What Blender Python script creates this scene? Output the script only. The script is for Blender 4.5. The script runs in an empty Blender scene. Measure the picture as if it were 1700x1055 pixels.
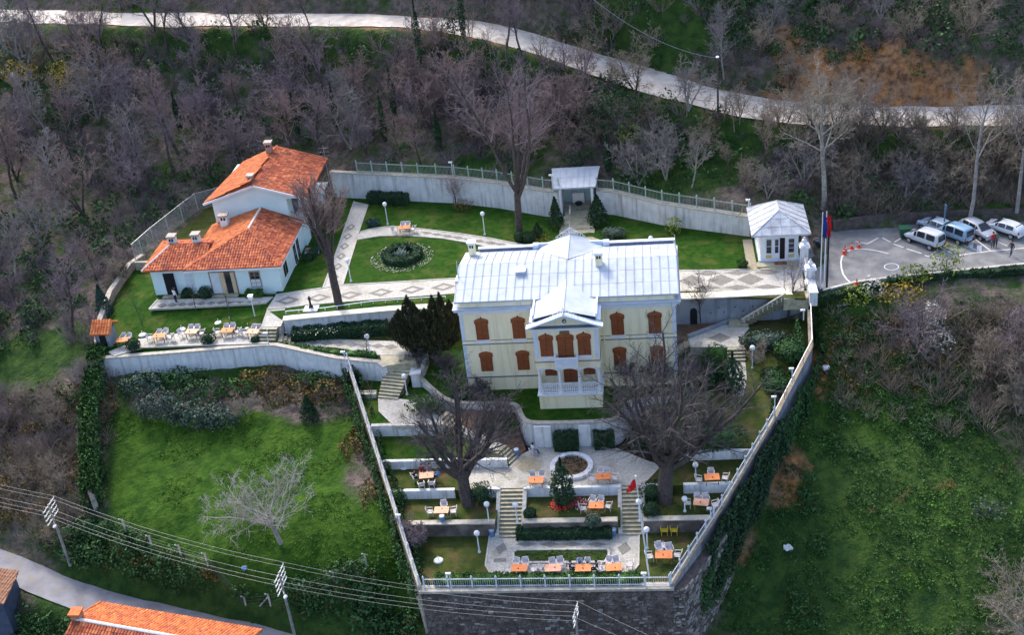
import bpy, bmesh, math, random
import numpy as np
from mathutils import Vector, Matrix
# ------------------------------------------------------------------ camera, sky, sun, exposure
scene = bpy.context.scene
COL = scene.collection
CAM = np.array([8.685, -98.461, 66.148]); FPX = 2057.6
PITCH, ROLL, YAW = math.radians(30.3145), math.radians(-6.3044), math.radians(7.9585)
_fw = np.array([-math.sin(YAW)*math.cos(PITCH), math.cos(YAW)*math.cos(PITCH), -math.sin(PITCH)])
_r0 = np.array([math.cos(YAW), math.sin(YAW), 0.0]); _u0 = np.cross(_r0, _fw)
_R = math.cos(ROLL)*_r0 + math.sin(ROLL)*_u0
_U = -math.sin(ROLL)*_r0 + math.cos(ROLL)*_u0
cam_data = bpy.data.cameras.new('camera'); cam = bpy.data.objects.new('camera', cam_data); COL.objects.link(cam)
cam_data.sensor_width = 36.0; cam_data.lens = 36.0*FPX/1700.0
cam_data.clip_start = 1.0; cam_data.clip_end = 2000.0
cam.matrix_world = Matrix(((_R[0], _U[0], -_fw[0], CAM[0]), (_R[1], _U[1], -_fw[1], CAM[1]), (_R[2], _U[2], -_fw[2], CAM[2]), (0, 0, 0, 1)))
scene.camera = cam
SUN_EL, SUN_DX, SUN_DY = math.radians(43), 0.50, -0.866      # light travels towards +x, -y (sun behind and left)
world = bpy.data.worlds.new('World'); scene.world = world; world.use_nodes = True
wn = world.node_tree.nodes; wl = world.node_tree.links; wn.clear()
sky = wn.new('ShaderNodeTexSky'); sky.sky_type = 'NISHITA'; sky.sun_disc = False
sky.sun_elevation = SUN_EL; sky.sun_rotation = math.atan2(-SUN_DX, -SUN_DY)
sky.altitude = 200; sky.air_density = 1.0; sky.dust_density = 4.0; sky.ozone_density = 1.0
wbg = wn.new('ShaderNodeBackground'); wbg.inputs['Strength'].default_value = 0.15
wo = wn.new('ShaderNodeOutputWorld'); wl.new(sky.outputs[0], wbg.inputs[0]); wl.new(wbg.outputs[0], wo.inputs[0])
sl = bpy.data.lights.new('sun', 'SUN'); sl.energy = 1.2; sl.angle = math.radians(9); sl.color = (1.0, 0.94, 0.85)
so = bpy.data.objects.new('sun', sl); COL.objects.link(so); so.location = (0, 0, 80)
so.rotation_euler = Vector((SUN_DX*math.cos(SUN_EL), SUN_DY*math.cos(SUN_EL), -math.sin(SUN_EL))).to_track_quat('-Z', 'Y').to_euler()
scene.view_settings.view_transform = 'Standard'; scene.view_settings.look = 'None'
scene.view_settings.exposure = 1.38; scene.view_settings.gamma = 1.0; scene.view_settings.use_curve_mapping = False
scene.cycles.max_bounces = 5; scene.cycles.diffuse_bounces = 3; scene.cycles.transparent_max_bounces = 6
scene.cycles.use_denoising = True; scene.cycles.volume_bounces = 0

rnd = random.Random(7); nr = np.random.default_rng(7)
# ------------------------------------------------------------------ helpers
def P(px, py, z):
    """surveyed point: pixel of the photograph at a known height -> world point"""
    d = _R*(px-850)/FPX - _U*(py-527.5)/FPX + _fw
    t = (z-CAM[2])/d[2]
    return Vector(CAM + d*t)
def PY(px, py, y):
    d = _R*(px-850)/FPX - _U*(py-527.5)/FPX + _fw
    return Vector(CAM + d*((y-CAM[1])/d[1]))
def PP(pts, z=None):
    return [P(p[0], p[1], p[2] if len(p) > 2 else z) for p in pts]

_mats = {}
def mat(name, c1, c2=None, rough=0.8, scale=2.0, bump=0.0, metal=0.0, detail=5.0, spec=0.3, island=0.0, bscale=None, c3=None, scale3=0.25, streak=False, lo=0.35, hi=0.65):
    if name in _mats: return _mats[name]
    m = bpy.data.materials.new(name); m.use_nodes = True; _mats[name] = m
    n, l = m.node_tree.nodes, m.node_tree.links
    b = n['Principled BSDF']; b.inputs['Roughness'].default_value = rough; b.inputs['Metallic'].default_value = metal
    b.inputs['Specular IOR Level'].default_value = spec
    if c2 is None and island == 0: b.inputs['Base Color'].default_value = (*c1, 1)
    geo = n.new('ShaderNodeNewGeometry')
    out = None
    if c2 is not None:
        t = n.new('ShaderNodeTexNoise'); t.inputs['Scale'].default_value = scale; t.inputs['Detail'].default_value = detail
        l.new(geo.outputs['Position'], t.inputs['Vector'])
        r = n.new('ShaderNodeValToRGB'); r.color_ramp.elements[0].position = lo; r.color_ramp.elements[1].position = hi
        r.color_ramp.elements[0].color = (*c1, 1); r.color_ramp.elements[1].color = (*c2, 1)
        l.new(t.outputs[0], r.inputs[0]); out = r.outputs[0]
        if c3 is not None:
            t3 = n.new('ShaderNodeTexNoise'); t3.inputs['Scale'].default_value = scale3; t3.inputs['Detail'].default_value = 6; t3.inputs['Roughness'].default_value = 0.65
            if streak:
                mp = n.new('ShaderNodeMapping'); mp.inputs['Scale'].default_value = (2.2, 2.2, 0.16); l.new(geo.outputs['Position'], mp.inputs[0]); l.new(mp.outputs[0], t3.inputs['Vector'])
            else: l.new(geo.outputs['Position'], t3.inputs['Vector'])
            r3 = n.new('ShaderNodeValToRGB'); r3.color_ramp.elements[0].position = 0.5; r3.color_ramp.elements[1].position = 0.7
            l.new(t3.outputs[0], r3.inputs[0])
            mx = n.new('ShaderNodeMix'); mx.data_type = 'RGBA'; mx.inputs[7].default_value = (*c3, 1)
            l.new(r3.outputs[0], mx.inputs[0]); l.new(out, mx.inputs[6]); out = mx.outputs[2]
    if island > 0:
        hs = n.new('ShaderNodeHueSaturation'); hs.inputs['Color'].default_value = (*c1, 1)
        if out: l.new(out, hs.inputs['Color'])
        mr = n.new('ShaderNodeMapRange'); mr.inputs[3].default_value = 1-island; mr.inputs[4].default_value = 1+island
        l.new(geo.outputs['Random Per Island'], mr.inputs[0]); l.new(mr.outputs[0], hs.inputs['Value'])
        mr2 = n.new('ShaderNodeMapRange'); mr2.inputs[3].default_value = 0.5-0.03*island; mr2.inputs[4].default_value = 0.5+0.03*island
        l.new(geo.outputs['Random Per Island'], mr2.inputs[0]); l.new(mr2.outputs[0], hs.inputs['Hue'])
        out = hs.outputs[0]
    if out: l.new(out, b.inputs['Base Color'])
    if bump > 0:
        t2 = n.new('ShaderNodeTexNoise'); t2.inputs['Scale'].default_value = bscale or scale*3; t2.inputs['Detail'].default_value = 6
        l.new(geo.outputs['Position'], t2.inputs['Vector'])
        bp = n.new('ShaderNodeBump'); bp.inputs['Strength'].default_value = bump; bp.inputs['Distance'].default_value = 0.1
        l.new(t2.outputs[0], bp.inputs['Height']); l.new(bp.outputs[0], b.inputs['Normal'])
    return m

def np_mesh(name, V, F):
    """V (n,3) float, F (m,k) int -> mesh"""
    me = bpy.data.meshes.new(name); V = np.asarray(V, np.float32); F = np.asarray(F, np.int32)
    k = F.shape[1]
    me.vertices.add(len(V)); me.vertices.foreach_set('co', V.ravel())
    me.loops.add(F.size); me.loops.foreach_set('vertex_index', F.ravel())
    me.polygons.add(len(F)); me.polygons.foreach_set('loop_start', np.arange(0, F.size, k, dtype=np.int32))
    me.polygons.foreach_set('loop_total', np.full(len(F), k, np.int32))
    me.update(calc_edges=True)
    return me
def link(name, me, m, parent=None, loc=None, rotz=0, scale=None):
    o = bpy.data.objects.new(name, me); COL.objects.link(o)
    if m is not None:
        if isinstance(m, (list, tuple)):
            if len(me.materials) == 0:
                for x in m: me.materials.append(x)
        elif len(me.materials) == 0: me.materials.append(m)
    if parent is not None: o.parent = parent
    if loc is not None: o.location = loc
    o.rotation_euler[2] = rotz
    if scale is not None: o.scale = (scale,)*3 if not hasattr(scale, '__len__') else scale
    return o
def tag(o, label, cat, group=None):
    o['label'] = label; o['category'] = cat
    if group: o['group'] = group
    return o
def kind(o, k): o['kind'] = k; return o
def empty(name, label, cat, loc=(0, 0, 0), rotz=0, group=None):
    o = bpy.data.objects.new(name, None); COL.objects.link(o); o.location = loc; o.rotation_euler[2] = rotz
    o.empty_display_size = 0.3
    return tag(o, label, cat, group)
def wloc(o):
    v = Vector((0, 0, 0))
    while o is not None: v += Vector(o.location); o = o.parent
    return v
def dup(root, loc, rotz=0, scale=None, label=None, group=None):
    r = root.copy(); COL.objects.link(r); r.location = loc; r.rotation_euler[2] = rotz
    if scale is not None: r.scale = (scale,)*3 if not hasattr(scale, '__len__') else scale
    if label: r['label'] = label
    if group: r['group'] = group
    for ch in list(root.children):
        c = ch.copy(); COL.objects.link(c); c.parent = r
        for g in list(ch.children):
            d = g.copy(); COL.objects.link(d); d.parent = c
    return r

class MB:
    """collects shapes, links them as one mesh object"""
    def __init__(s): s.v = []; s.f = []
    def add(s, vs, fs):
        o = len(s.v); s.v += [tuple(v) for v in vs]; s.f += [tuple(i+o for i in f) for f in fs]; return s
    def box(s, x0, y0, z0, x1, y1, z1):
        return s.add([(x0,y0,z0),(x1,y0,z0),(x1,y1,z0),(x0,y1,z0),(x0,y0,z1),(x1,y0,z1),(x1,y1,z1),(x0,y1,z1)],
                     [(3,2,1,0),(4,5,6,7),(0,1,5,4),(1,2,6,5),(2,3,7,6),(3,0,4,7)])
    def bar(s, a, b, w, h, up=(0,0,1), lift=0.0):
        a, b = Vector(a), Vector(b); d = (b-a); 
        if d.length < 1e-6: return s
        d = d.normalized(); u = Vector(up); sd = d.cross(u)
        if sd.length < 1e-4: sd = d.cross(Vector((1,0,0)))
        sd.normalize(); u = sd.cross(d).normalized()
        vs = []
        for p in (a, b):
            for q in ((-1,0),(1,0),(1,1),(-1,1)): vs.append(p + sd*q[0]*w/2 + u*(q[1]*h+lift))
        return s.add(vs, [(0,1,2,3)[::-1],(4,5,6,7),(0,1,5,4),(1,2,6,5),(2,3,7,6),(3,0,4,7)])
    def tube(s, a, b, r0, r1=None, n=6, cap=True):
        if r1 is None: r1 = r0
        a, b = Vector(a), Vector(b); d = (b-a)
        if d.length < 1e-6: return s
        d.normalize(); x = d.orthogonal().normalized(); y = d.cross(x)
        vs = [a + (x*math.cos(2*math.pi*i/n)+y*math.sin(2*math.pi*i/n))*r0 for i in range(n)] + [b + (x*math.cos(2*math.pi*i/n)+y*math.sin(2*math.pi*i/n))*r1 for i in range(n)]
        fs = [(i,(i+1)%n,n+(i+1)%n,n+i) for i in range(n)]
        if cap: fs += [tuple(range(n))[::-1], tuple(range(n,2*n))]
        return s.add(vs, fs)
    def lathe(s, prof, c=(0,0,0), n=12):
        vs = []; fs = []
        for r, z in prof:
            for i in range(n): vs.append((c[0]+r*math.cos(2*math.pi*i/n), c[1]+r*math.sin(2*math.pi*i/n), c[2]+z))
        for k in range(len(prof)-1):
            for i in range(n): fs.append((k*n+i, k*n+(i+1)%n, (k+1)*n+(i+1)%n, (k+1)*n+i))
        fs.append(tuple(range(n))[::-1]); m = (len(prof)-1)*n; fs.append(tuple(range(m, m+n)))
        return s.add(vs, fs)
    def prism(s, pts, z0, z1=None):
        """polygon (list of xy or xyz); xyz: top follows the points, bottom is z0 below; else z0..z1"""
        n = len(pts)
        if z1 is None: top = [(p[0],p[1],p[2]) for p in pts]; bot = [(p[0],p[1],p[2]-z0) for p in pts]
        else: top = [(p[0],p[1],z1) for p in pts]; bot = [(p[0],p[1],z0) for p in pts]
        area = sum(pts[i][0]*pts[(i+1)%n][1]-pts[(i+1)%n][0]*pts[i][1] for i in range(n))
        if area < 0: top.reverse(); bot.reverse()
        return s.add(bot+top, [tuple(range(n))[::-1], tuple(range(n,2*n))]+[(i,(i+1)%n,n+(i+1)%n,n+i) for i in range(n)])
    def yprism(s, pts, y0, y1):
        """polygon in the xz plane, counter-clockwise seen from -y, run from y0 to y1"""
        n = len(pts); vs = [(p[0],y0,p[1]) for p in pts]+[(p[0],y1,p[1]) for p in pts]
        return s.add(vs, [tuple(range(n)), tuple(range(n,2*n))[::-1]]+[(i,n+i,n+(i+1)%n,(i+1)%n) for i in range(n)])
    def quad(s, *p): return s.add(p, [tuple(range(len(p)))])
    def ball(s, c, r, n=10, m=7, sx=1, sy=1, sz=1):
        prof = [(max(0.001, r*math.sin(math.pi*k/m)), -r*math.cos(math.pi*k/m)) for k in range(m+1)]
        vs = []; fs = []
        for rr, z in prof:
            for i in range(n): vs.append((c[0]+sx*rr*math.cos(2*math.pi*i/n), c[1]+sy*rr*math.sin(2*math.pi*i/n), c[2]+sz*z))
        for k in range(m):
            for i in range(n): fs.append((k*n+i, k*n+(i+1)%n, (k+1)*n+(i+1)%n, (k+1)*n+i))
        return s.add(vs, fs)
    def mesh(s, name, off=None, tri=False):
        me = bpy.data.meshes.new(name)
        vs = s.v if off is None else [(v[0]-off[0], v[1]-off[1], v[2]-off[2]) for v in s.v]
        me.from_pydata(vs, [], s.f); me.update(); return me
    def build(s, name, m, parent=None, local=False, smooth=False, label=None):
        off = None if (parent is None or local) else wloc(parent)
        me = s.mesh(name, off)
        if smooth: me.polygons.foreach_set('use_smooth', [True]*len(me.polygons))
        o = link(name, me, m, parent)
        if label: o['label'] = label
        return o
def one(name, mb, m, label, cat, group=None, smooth=False):
    """a thing that is one mesh, origin at the middle of its base"""
    a = np.array(mb.v); c = Vector(((a[:,0].min()+a[:,0].max())/2, (a[:,1].min()+a[:,1].max())/2, a[:,2].min()))
    me = mb.mesh(name, c)
    if smooth: me.polygons.foreach_set('use_smooth', [True]*len(me.polygons))
    return tag(link(name, me, m, None, c), label, cat, group)

# ------------------------------------------------------------------ materials (real-world base colours)
M = {}
def setm():
    M['lawn'] = mat('lawn_grass', (0.013,0.052,0.004), (0.029,0.082,0.007), 0.95, 1.6, 0.8, spec=0.1, bscale=11, c3=(0.085,0.105,0.022), scale3=0.45)
    M['drylawn'] = mat('worn_grass', (0.032,0.058,0.012), (0.075,0.085,0.022), 0.95, 1.1, 0.7, spec=0.1, bscale=11, c3=(0.13,0.085,0.045), scale3=0.45)
    M['paving'] = mat('pebble_paving', (0.38,0.36,0.33), (0.55,0.53,0.49), 0.85, 5.0, 0.25, bscale=22, c3=(0.31,0.29,0.23), scale3=0.6)
    M['pavingdark'] = mat('dark_pebble', (0.17,0.165,0.15), (0.25,0.24,0.22), 0.85, 6.0, 0.25, bscale=22)
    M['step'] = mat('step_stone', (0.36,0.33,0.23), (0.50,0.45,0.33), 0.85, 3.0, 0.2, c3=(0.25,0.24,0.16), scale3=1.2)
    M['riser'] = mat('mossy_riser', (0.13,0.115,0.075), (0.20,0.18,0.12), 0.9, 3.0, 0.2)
    M['kerb'] = mat('kerb_stone', (0.42,0.40,0.37), (0.56,0.54,0.50), 0.85, 3.0, 0.15)
    M['concrete'] = mat('wall_concrete', (0.58,0.585,0.605), (0.71,0.715,0.735), 0.85, 1.2, 0.12, c3=(0.33,0.325,0.32), scale3=1.0, streak=True, bscale=9)
    M['darkconc'] = mat('blue_grey_concrete', (0.22,0.24,0.29), (0.31,0.33,0.38), 0.85, 0.8, 0.12, c3=(0.15,0.165,0.19), scale3=1.0, streak=True, bscale=9)
    M['coping'] = mat('coping_stone', (0.36,0.33,0.28), (0.50,0.46,0.40), 0.9, 2.5, 0.2)
    M['cream'] = mat('cream_coping', (0.58,0.54,0.47), (0.70,0.66,0.58), 0.85, 2.0, 0.1, c3=(0.45,0.42,0.35), scale3=0.7)
    M['whitewall'] = mat('white_limewash', (0.66,0.67,0.71), (0.78,0.79,0.82), 0.8, 1.8, 0.1, c3=(0.43,0.43,0.43), scale3=1.0, streak=True)
    M['rubble'] = mat('rubble_stone', (0.085,0.067,0.062), (0.16,0.13,0.118), 0.95, 1.0, 0.4, c3=(0.23,0.20,0.185), scale3=0.5, island=0.25)
    M['rubblepale'] = mat('pale_rubble_stone', (0.20,0.18,0.17), (0.33,0.30,0.285), 0.95, 2.0, 0.4, island=0.4)
    M['mortar'] = mat('old_mortar', (0.075,0.06,0.056), (0.13,0.105,0.095), 0.95, 2.0, 0.4)
    M['yellow'] = mat('pale_yellow_render', (0.92,0.81,0.56), (0.95,0.86,0.63), 0.85, 0.7, 0.05, bscale=12, c3=(0.74,0.63,0.43), scale3=0.8, streak=True)
    M['bluewhite'] = mat('blue_white_trim', (0.60,0.68,0.82), (0.68,0.75,0.87), 0.7, 2.0)
    M['whitepaint'] = mat('white_paint', (0.74,0.76,0.80), (0.82,0.83,0.86), 0.6, 2.0)
    M['zinc'] = mat('painted_roof_sheet', (0.40,0.45,0.53), (0.47,0.515,0.585), 0.6, 0.9, 0.06, c3=(0.36,0.40,0.46), scale3=0.5, spec=0.25)
    M['zincgrey'] = mat('weathered_roof_sheet', (0.40,0.42,0.47), (0.55,0.57,0.61), 0.6, 1.5, 0.05, c3=(0.30,0.31,0.35), scale3=0.8)
    M['shutter'] = mat('brown_shutter', (0.27,0.075,0.026), (0.35,0.105,0.038), 0.6, 3.0, 0.05)
    M['shutterdark'] = mat('brown_shutter_groove', (0.12,0.035,0.015), None, 0.6)
    M['slate'] = mat('blue_dark_metal', (0.10,0.13,0.20), (0.15,0.18,0.26), 0.5, 2.0)
    M['mint'] = mat('pale_mint_render', (0.62,0.77,0.80), (0.70,0.83,0.85), 0.85, 0.8, 0.05)
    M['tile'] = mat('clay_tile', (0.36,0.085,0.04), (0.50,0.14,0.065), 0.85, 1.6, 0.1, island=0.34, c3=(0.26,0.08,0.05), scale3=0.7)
    M['tilebrightsun'] = mat('bright_sunlit_clay_tile', (0.50,0.13,0.04), (0.62,0.19,0.07), 0.85, 1.6, 0.1, island=0.2, c3=(0.40,0.13,0.07), scale3=0.9)  # brighter clay; paints sunlight into outbuilding left slopes and village house rear slope
    M['mortarwhite'] = mat('ridge_mortar', (0.62,0.58,0.54), (0.75,0.72,0.68), 0.9, 6.0, 0.2)
    M['glass'] = mat('dark_glass', (0.02,0.025,0.035), None, 0.08, spec=0.6)
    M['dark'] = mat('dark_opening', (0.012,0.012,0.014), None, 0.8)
    M['iron'] = mat('pale_green_iron', (0.34,0.42,0.38), (0.42,0.50,0.45), 0.6, 4.0)
    M['whiteiron'] = mat('white_iron', (0.62,0.66,0.72), (0.72,0.75,0.80), 0.5, 4.0)
    M['steel'] = mat('grey_steel', (0.40,0.42,0.45), (0.50,0.52,0.55), 0.4, 3.0, metal=0.5)
    M['asphalt'] = mat('worn_asphalt', (0.16,0.16,0.165), (0.23,0.23,0.235), 0.9, 0.8, 0.15, c3=(0.27,0.265,0.26), scale3=0.4, bscale=20)
    M['roadpale'] = mat('pale_concrete_road', (0.47,0.43,0.395), (0.61,0.57,0.53), 0.9, 0.9, 0.2, c3=(0.37,0.31,0.255), scale3=0.5, bscale=12)
    M['roadgrey'] = mat('grey_village_road', (0.19,0.19,0.215), (0.27,0.27,0.295), 0.9, 0.7, 0.15, c3=(0.25,0.22,0.19), scale3=0.5, bscale=12)
    M['paint'] = mat('road_paint', (0.62,0.62,0.62), (0.75,0.75,0.75), 0.8, 4.0)
    M['orange'] = mat('orange_tabletop', (0.62,0.19,0.06), (0.72,0.25,0.09), 0.6, 3.0)
    M['orangepale'] = mat('pale_orange_tabletop', (0.68,0.33,0.20), (0.76,0.42,0.28), 0.6, 3.0)
    M['plastic'] = mat('white_plastic_chair', (0.55,0.50,0.52), (0.66,0.62,0.63), 0.5, 3.0)
    M['yplastic'] = mat('yellow_plastic', (0.70,0.50,0.03), (0.78,0.58,0.05), 0.5, 3.0)
    M['timber'] = mat('weathered_timber', (0.20,0.13,0.08), (0.30,0.20,0.13), 0.8, 5.0)
    M['bark'] = mat('dark_bark', (0.055,0.043,0.042), (0.105,0.085,0.08), 0.95, 5.0, 0.4)
    M['twigpurple'] = mat('purple_grey_twig', (0.14,0.108,0.125), (0.27,0.215,0.235), 0.95, 0.35)
    M['twigred'] = mat('reddish_twig', (0.19,0.135,0.13), (0.30,0.22,0.205), 0.95, 0.5)
    M['twiggrey'] = mat('grey_twig', (0.16,0.145,0.15), (0.29,0.265,0.26), 0.95, 0.4)
    M['twigbrown'] = mat('brown_twig', (0.18,0.145,0.115), (0.30,0.25,0.20), 0.95, 0.5)
    M['barkpale'] = mat('pale_bark', (0.24,0.225,0.20), (0.42,0.395,0.35), 0.9, 3.0, 0.2)
    M['barkgrey'] = mat('grey_bark', (0.22,0.21,0.20), (0.34,0.32,0.30), 0.9, 3.0, 0.2)
    M['leafdark'] = mat('dark_evergreen_leaf', (0.018,0.045,0.022), (0.034,0.07,0.032), 0.8, 2.5, island=0.5, spec=0.15)
    M['leafblue'] = mat('blue_green_needle', (0.025,0.062,0.050), (0.05,0.10,0.075), 0.85, 2.0, island=0.45, spec=0.15)
    M['leafmid'] = mat('mid_green_leaf', (0.035,0.085,0.018), (0.06,0.125,0.03), 0.8, 2.0, island=0.5, spec=0.15)
    M['leafivy'] = mat('ivy_leaf', (0.024,0.065,0.022), (0.05,0.11,0.036), 0.75, 1.5, island=0.5, spec=0.15)
    M['leaflight'] = mat('young_leaf', (0.14,0.20,0.03), (0.24,0.28,0.06), 0.8, 2.0, island=0.4, spec=0.15)
    M['leafyellow'] = mat('yellow_blossom', (0.30,0.21,0.025), (0.42,0.30,0.05), 0.8, 2.0, island=0.4)
    M['juniper'] = mat('blackish_juniper', (0.040,0.046,0.026), (0.08,0.078,0.042), 0.9, 1.6, island=0.5, spec=0.1)
    M['leafbrown'] = mat('dry_scrub_leaf', (0.11,0.075,0.03), (0.17,0.12,0.045), 0.9, 1.5, island=0.5, spec=0.1)
    M['oleander'] = mat('grey_green_leaf', (0.055,0.085,0.065), (0.10,0.14,0.105), 0.8, 2.0, island=0.5, spec=0.15)
    M['blossom'] = mat('pale_blossom', (0.45,0.44,0.38), (0.60,0.58,0.52), 0.8, 2.0, island=0.3)
    M['flowerred'] = mat('red_flower', (0.55,0.02,0.03), (0.70,0.05,0.05), 0.8, 6.0, island=0.3)
    M['flowerpurple'] = mat('purple_flower', (0.20,0.03,0.07), (0.30,0.06,0.10), 0.8, 6.0, island=0.3)
    M['flowerwhite'] = mat('white_flower', (0.60,0.58,0.50), (0.70,0.68,0.62), 0.8, 6.0, island=0.3)
    M['gravel'] = mat('sandy_gravel', (0.30,0.26,0.18), (0.40,0.36,0.27), 0.95, 4.0, 0.3)
    M['soil'] = mat('reddish_soil', (0.13,0.075,0.05), (0.20,0.12,0.08), 0.95, 3.0, 0.4)
    M['rust'] = mat('rusty_mat', (0.20,0.07,0.04), (0.27,0.10,0.06), 0.95, 3.0)
    M['skin'] = mat('skin', (0.50,0.30,0.22), None, 0.6)
    M['hair'] = mat('dark_hair', (0.02,0.015,0.012), None, 0.7)
    M['tyre'] = mat('tyre_rubber', (0.02,0.02,0.02), None, 0.85)
    M['rim'] = mat('alloy_rim', (0.45,0.46,0.48), None, 0.35, metal=0.6)
    M['lampred'] = mat('red_light_cover', (0.45,0.02,0.02), None, 0.3)
    M['lampclear'] = mat('clear_light_cover', (0.65,0.67,0.70), None, 0.2)
    M['globe'] = mat('opal_globe', (0.80,0.82,0.86), None, 0.35, spec=0.5)
    M['blackmetal'] = mat('black_metal', (0.025,0.025,0.028), None, 0.45)
    M['bronze'] = mat('dark_bronze', (0.03,0.028,0.026), None, 0.4, metal=0.4)
    M['bluebin'] = mat('blue_plastic', (0.10,0.22,0.42), None, 0.5)
    M['greenbin'] = mat('green_plastic', (0.02,0.10,0.05), None, 0.5)
    M['conered'] = mat('orange_red_cone', (0.72,0.07,0.02), None, 0.6)
    M['flagred'] = mat('red_flag_cloth', (0.70,0.015,0.02), None, 0.8)
    M['flagblue'] = mat('blue_flag_cloth', (0.02,0.05,0.25), None, 0.8)
    M['palepane'] = mat('curtained_pane', (0.55,0.62,0.68), (0.65,0.70,0.74), 0.25, 3.0)
    M['blueglass'] = mat('grey_blue_tile', (0.26,0.38,0.44), (0.34,0.46,0.52), 0.4, 6.0)
    M['water'] = mat('still_dark_water', (0.03,0.045,0.05), None, 0.05, spec=0.6)
    M['litter'] = mat('white_litter', (0.75,0.76,0.78), None, 0.7)
    M['brick'] = mat('pale_red_brick', (0.30,0.20,0.16), (0.42,0.31,0.26), 0.9, 3.0, 0.2)
setm()
# ------------------------------------------------------------------ compound outline and terrain
def Lw(y): return -22.3 + (3-y)*0.398                 # inner left boundary wall
RWALL = [(23.0, 10.0, 4.2), (22.6, 2.6, 2.5), (18.4, -5.6, 0.0), (8.55, -22.9, -3.6)]
def Rw(y):
    pts = RWALL
    if y >= pts[0][1]: return pts[0][0]
    for a, b in zip(pts, pts[1:]):
        if y >= b[1]: t = (a[1]-y)/(a[1]-b[1]); return a[0]+(b[0]-a[0])*t
    return pts[-1][0]
ZU, ZB1, ZF, ZM, ZP = 4.2, 0.0, -2.4, -3.2, -4.5        # upper garden, front lawn, fountain, middle, pool levels
BACKL = [(-30.5, 37.2), (-26.94, 36.34), (-19.23, 34.59), (-14.72, 33.57), (-9.5, 31.66), (-4.01, 28.9), (-2.2, 28.4)]
BACKR = [(2.0, 28.9), (3.87, 28.42), (9.22, 25.26), (18.44, 21.53)]
OUTER = [(x, y+.8) for x, y in BACKL] + [(-3.2, 32.6), (2.6, 32.6)] + [(x+.3, y+.8) for x, y in BACKR] + [(19, 22.4), (24.4, 22.4), (24.2, 9.8)] + [(22.9, 2.6), (18.7, -5.6), (8.7, -23.1), (-11.9, -22.8)] + \
        [(Lw(3)+0.1, 3.2), (-23.4, 3.6), (-30.3, 5.8), (-48.0, 4.6), (-49.6, 8), (-50.6, 19.5), (-49.6, 23), (-46.2, 37)]
def inside(poly, X, Y):
    r = np.zeros(X.shape, bool); n = len(poly)
    for i in range(n):
        x0, y0 = poly[i][:2]; x1, y1 = poly[(i+1) % n][:2]
        if y0 == y1: continue
        c = ((Y > min(y0, y1)) & (Y <= max(y0, y1)) & (X < x0+(Y-y0)*(x1-x0)/(y1-y0)))
        r ^= c
    return r
ROAD_UP = [tuple(P(*p)) for p in [(1800,186,11.6),(1690,190,12),(1600,193,12),(1500,194,12),(1400,192,12.2),(1300,186,12.6),(1225,175,13.2),(1150,156,14),(1080,135,15),(1000,110,16),(950,93,17),(900,76,18),(840,58,19),(780,46,19.6),(690,37,20),(600,33,20),(450,33,20.3),(300,33,20.5),(150,30,20.3),(20,26,20),(-150,20,19.5)]]
ROAD_LO = [tuple(P(*p)) for p in [(-120,880,-7),(0,932,-8),(50,958,-8.3),(100,982,-8.5),(175,1004,-8.8),(250,1024,-9.1),(400,1056,-9.5),(520,1085,-10),(700,1120,-10.5)]]
PARKING = [tuple(P(*p, 4.15)) for p in [(1366,482),(1420,468),(1500,458),(1600,448),(1720,436),(1900,425),(1900,366),(1700,366),(1520,372),(1430,378),(1372,384)]]
def poly_near(X, Y, line):
    """distance to a 3D polyline (in plan) and the height there"""
    bd = np.full(X.shape, 1e9); bz = np.zeros(X.shape)
    for a, b in zip(line, line[1:]):
        dx, dy = b[0]-a[0], b[1]-a[1]; L = dx*dx+dy*dy
        t = np.clip(((X-a[0])*dx+(Y-a[1])*dy)/L, 0, 1)
        d = np.hypot(X-a[0]-t*dx, Y-a[1]-t*dy); z = a[2]+t*(b[2]-a[2])
        k = d < bd; bd = np.where(k, d, bd); bz = np.where(k, z, bz)
    return bd, bz
cp = []
for p in [(0,560,1),(60,600,.3),(110,650,-.8),(100,480,3),(0,420,5),(180,380,5),(0,250,10),(200,300,7.5),(0,110,17),
          (60,750,-3.5),(0,790,-5),(140,840,-4.5),(20,880,-6.5),(180,700,-1.2),(300,650,-.2),(450,640,0),(550,640,-.3),(570,690,-1.4),(400,760,-2),(250,800,-3),(550,800,-2.6),(620,900,-4),(470,900,-3.6),
          (205,890,-4.6),(343,938,-4.8),(437,962,-4.9),(553,960,-5),(620,945,-4.8),
          (300,960,-6.8),(400,1000,-7.5),(520,1010,-8),(640,1020,-9),(60,1020,-10.5),
          (1370,560,1),(1355,640,-1.6),(1300,720,-4),(1250,820,-6.5),(1200,960,-10.5),(1290,1040,-13),(1390,500,3.2),(1500,480,3.3),(1600,475,3.4),(1700,465,3.4),
          (1500,600,-.3),(1690,600,-.2),(1500,760,-4.5),(1690,760,-4.2),(1500,900,-8),(1690,900,-7.6),(1500,1050,-12),(1690,1050,-11.4),
          (1400,0,21),(1600,0,21.5),(1150,0,22.5),(1000,30,21),(850,0,23),(1300,90,17),(1500,110,16.2),(1690,100,16.5),(1100,80,18),(400,0,22.2),(0,0,22)]:
    cp.append(tuple(P(*p)))
for i in range(len(BACKL)-1):
    a = BACKL[i]; cp.append((a[0], a[1]+1.2, 7.0)); cp.append((a[0], a[1]+3.5, 8.0))
for a in BACKR: cp.append((a[0]+.3, a[1]+1.2, 6.4)); cp.append((a[0]+1, a[1]+3.5, 7.6))
cp += [(30,23.5,5.2),(38,23.6,5.4),(48,23,5.4),(27,24,5.2),(-36,38.5,5.6),(-45,38,5.2),(-52,24,4.0),(-52.5,8,1.2),(-50,3.5,0.3)]
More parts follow.
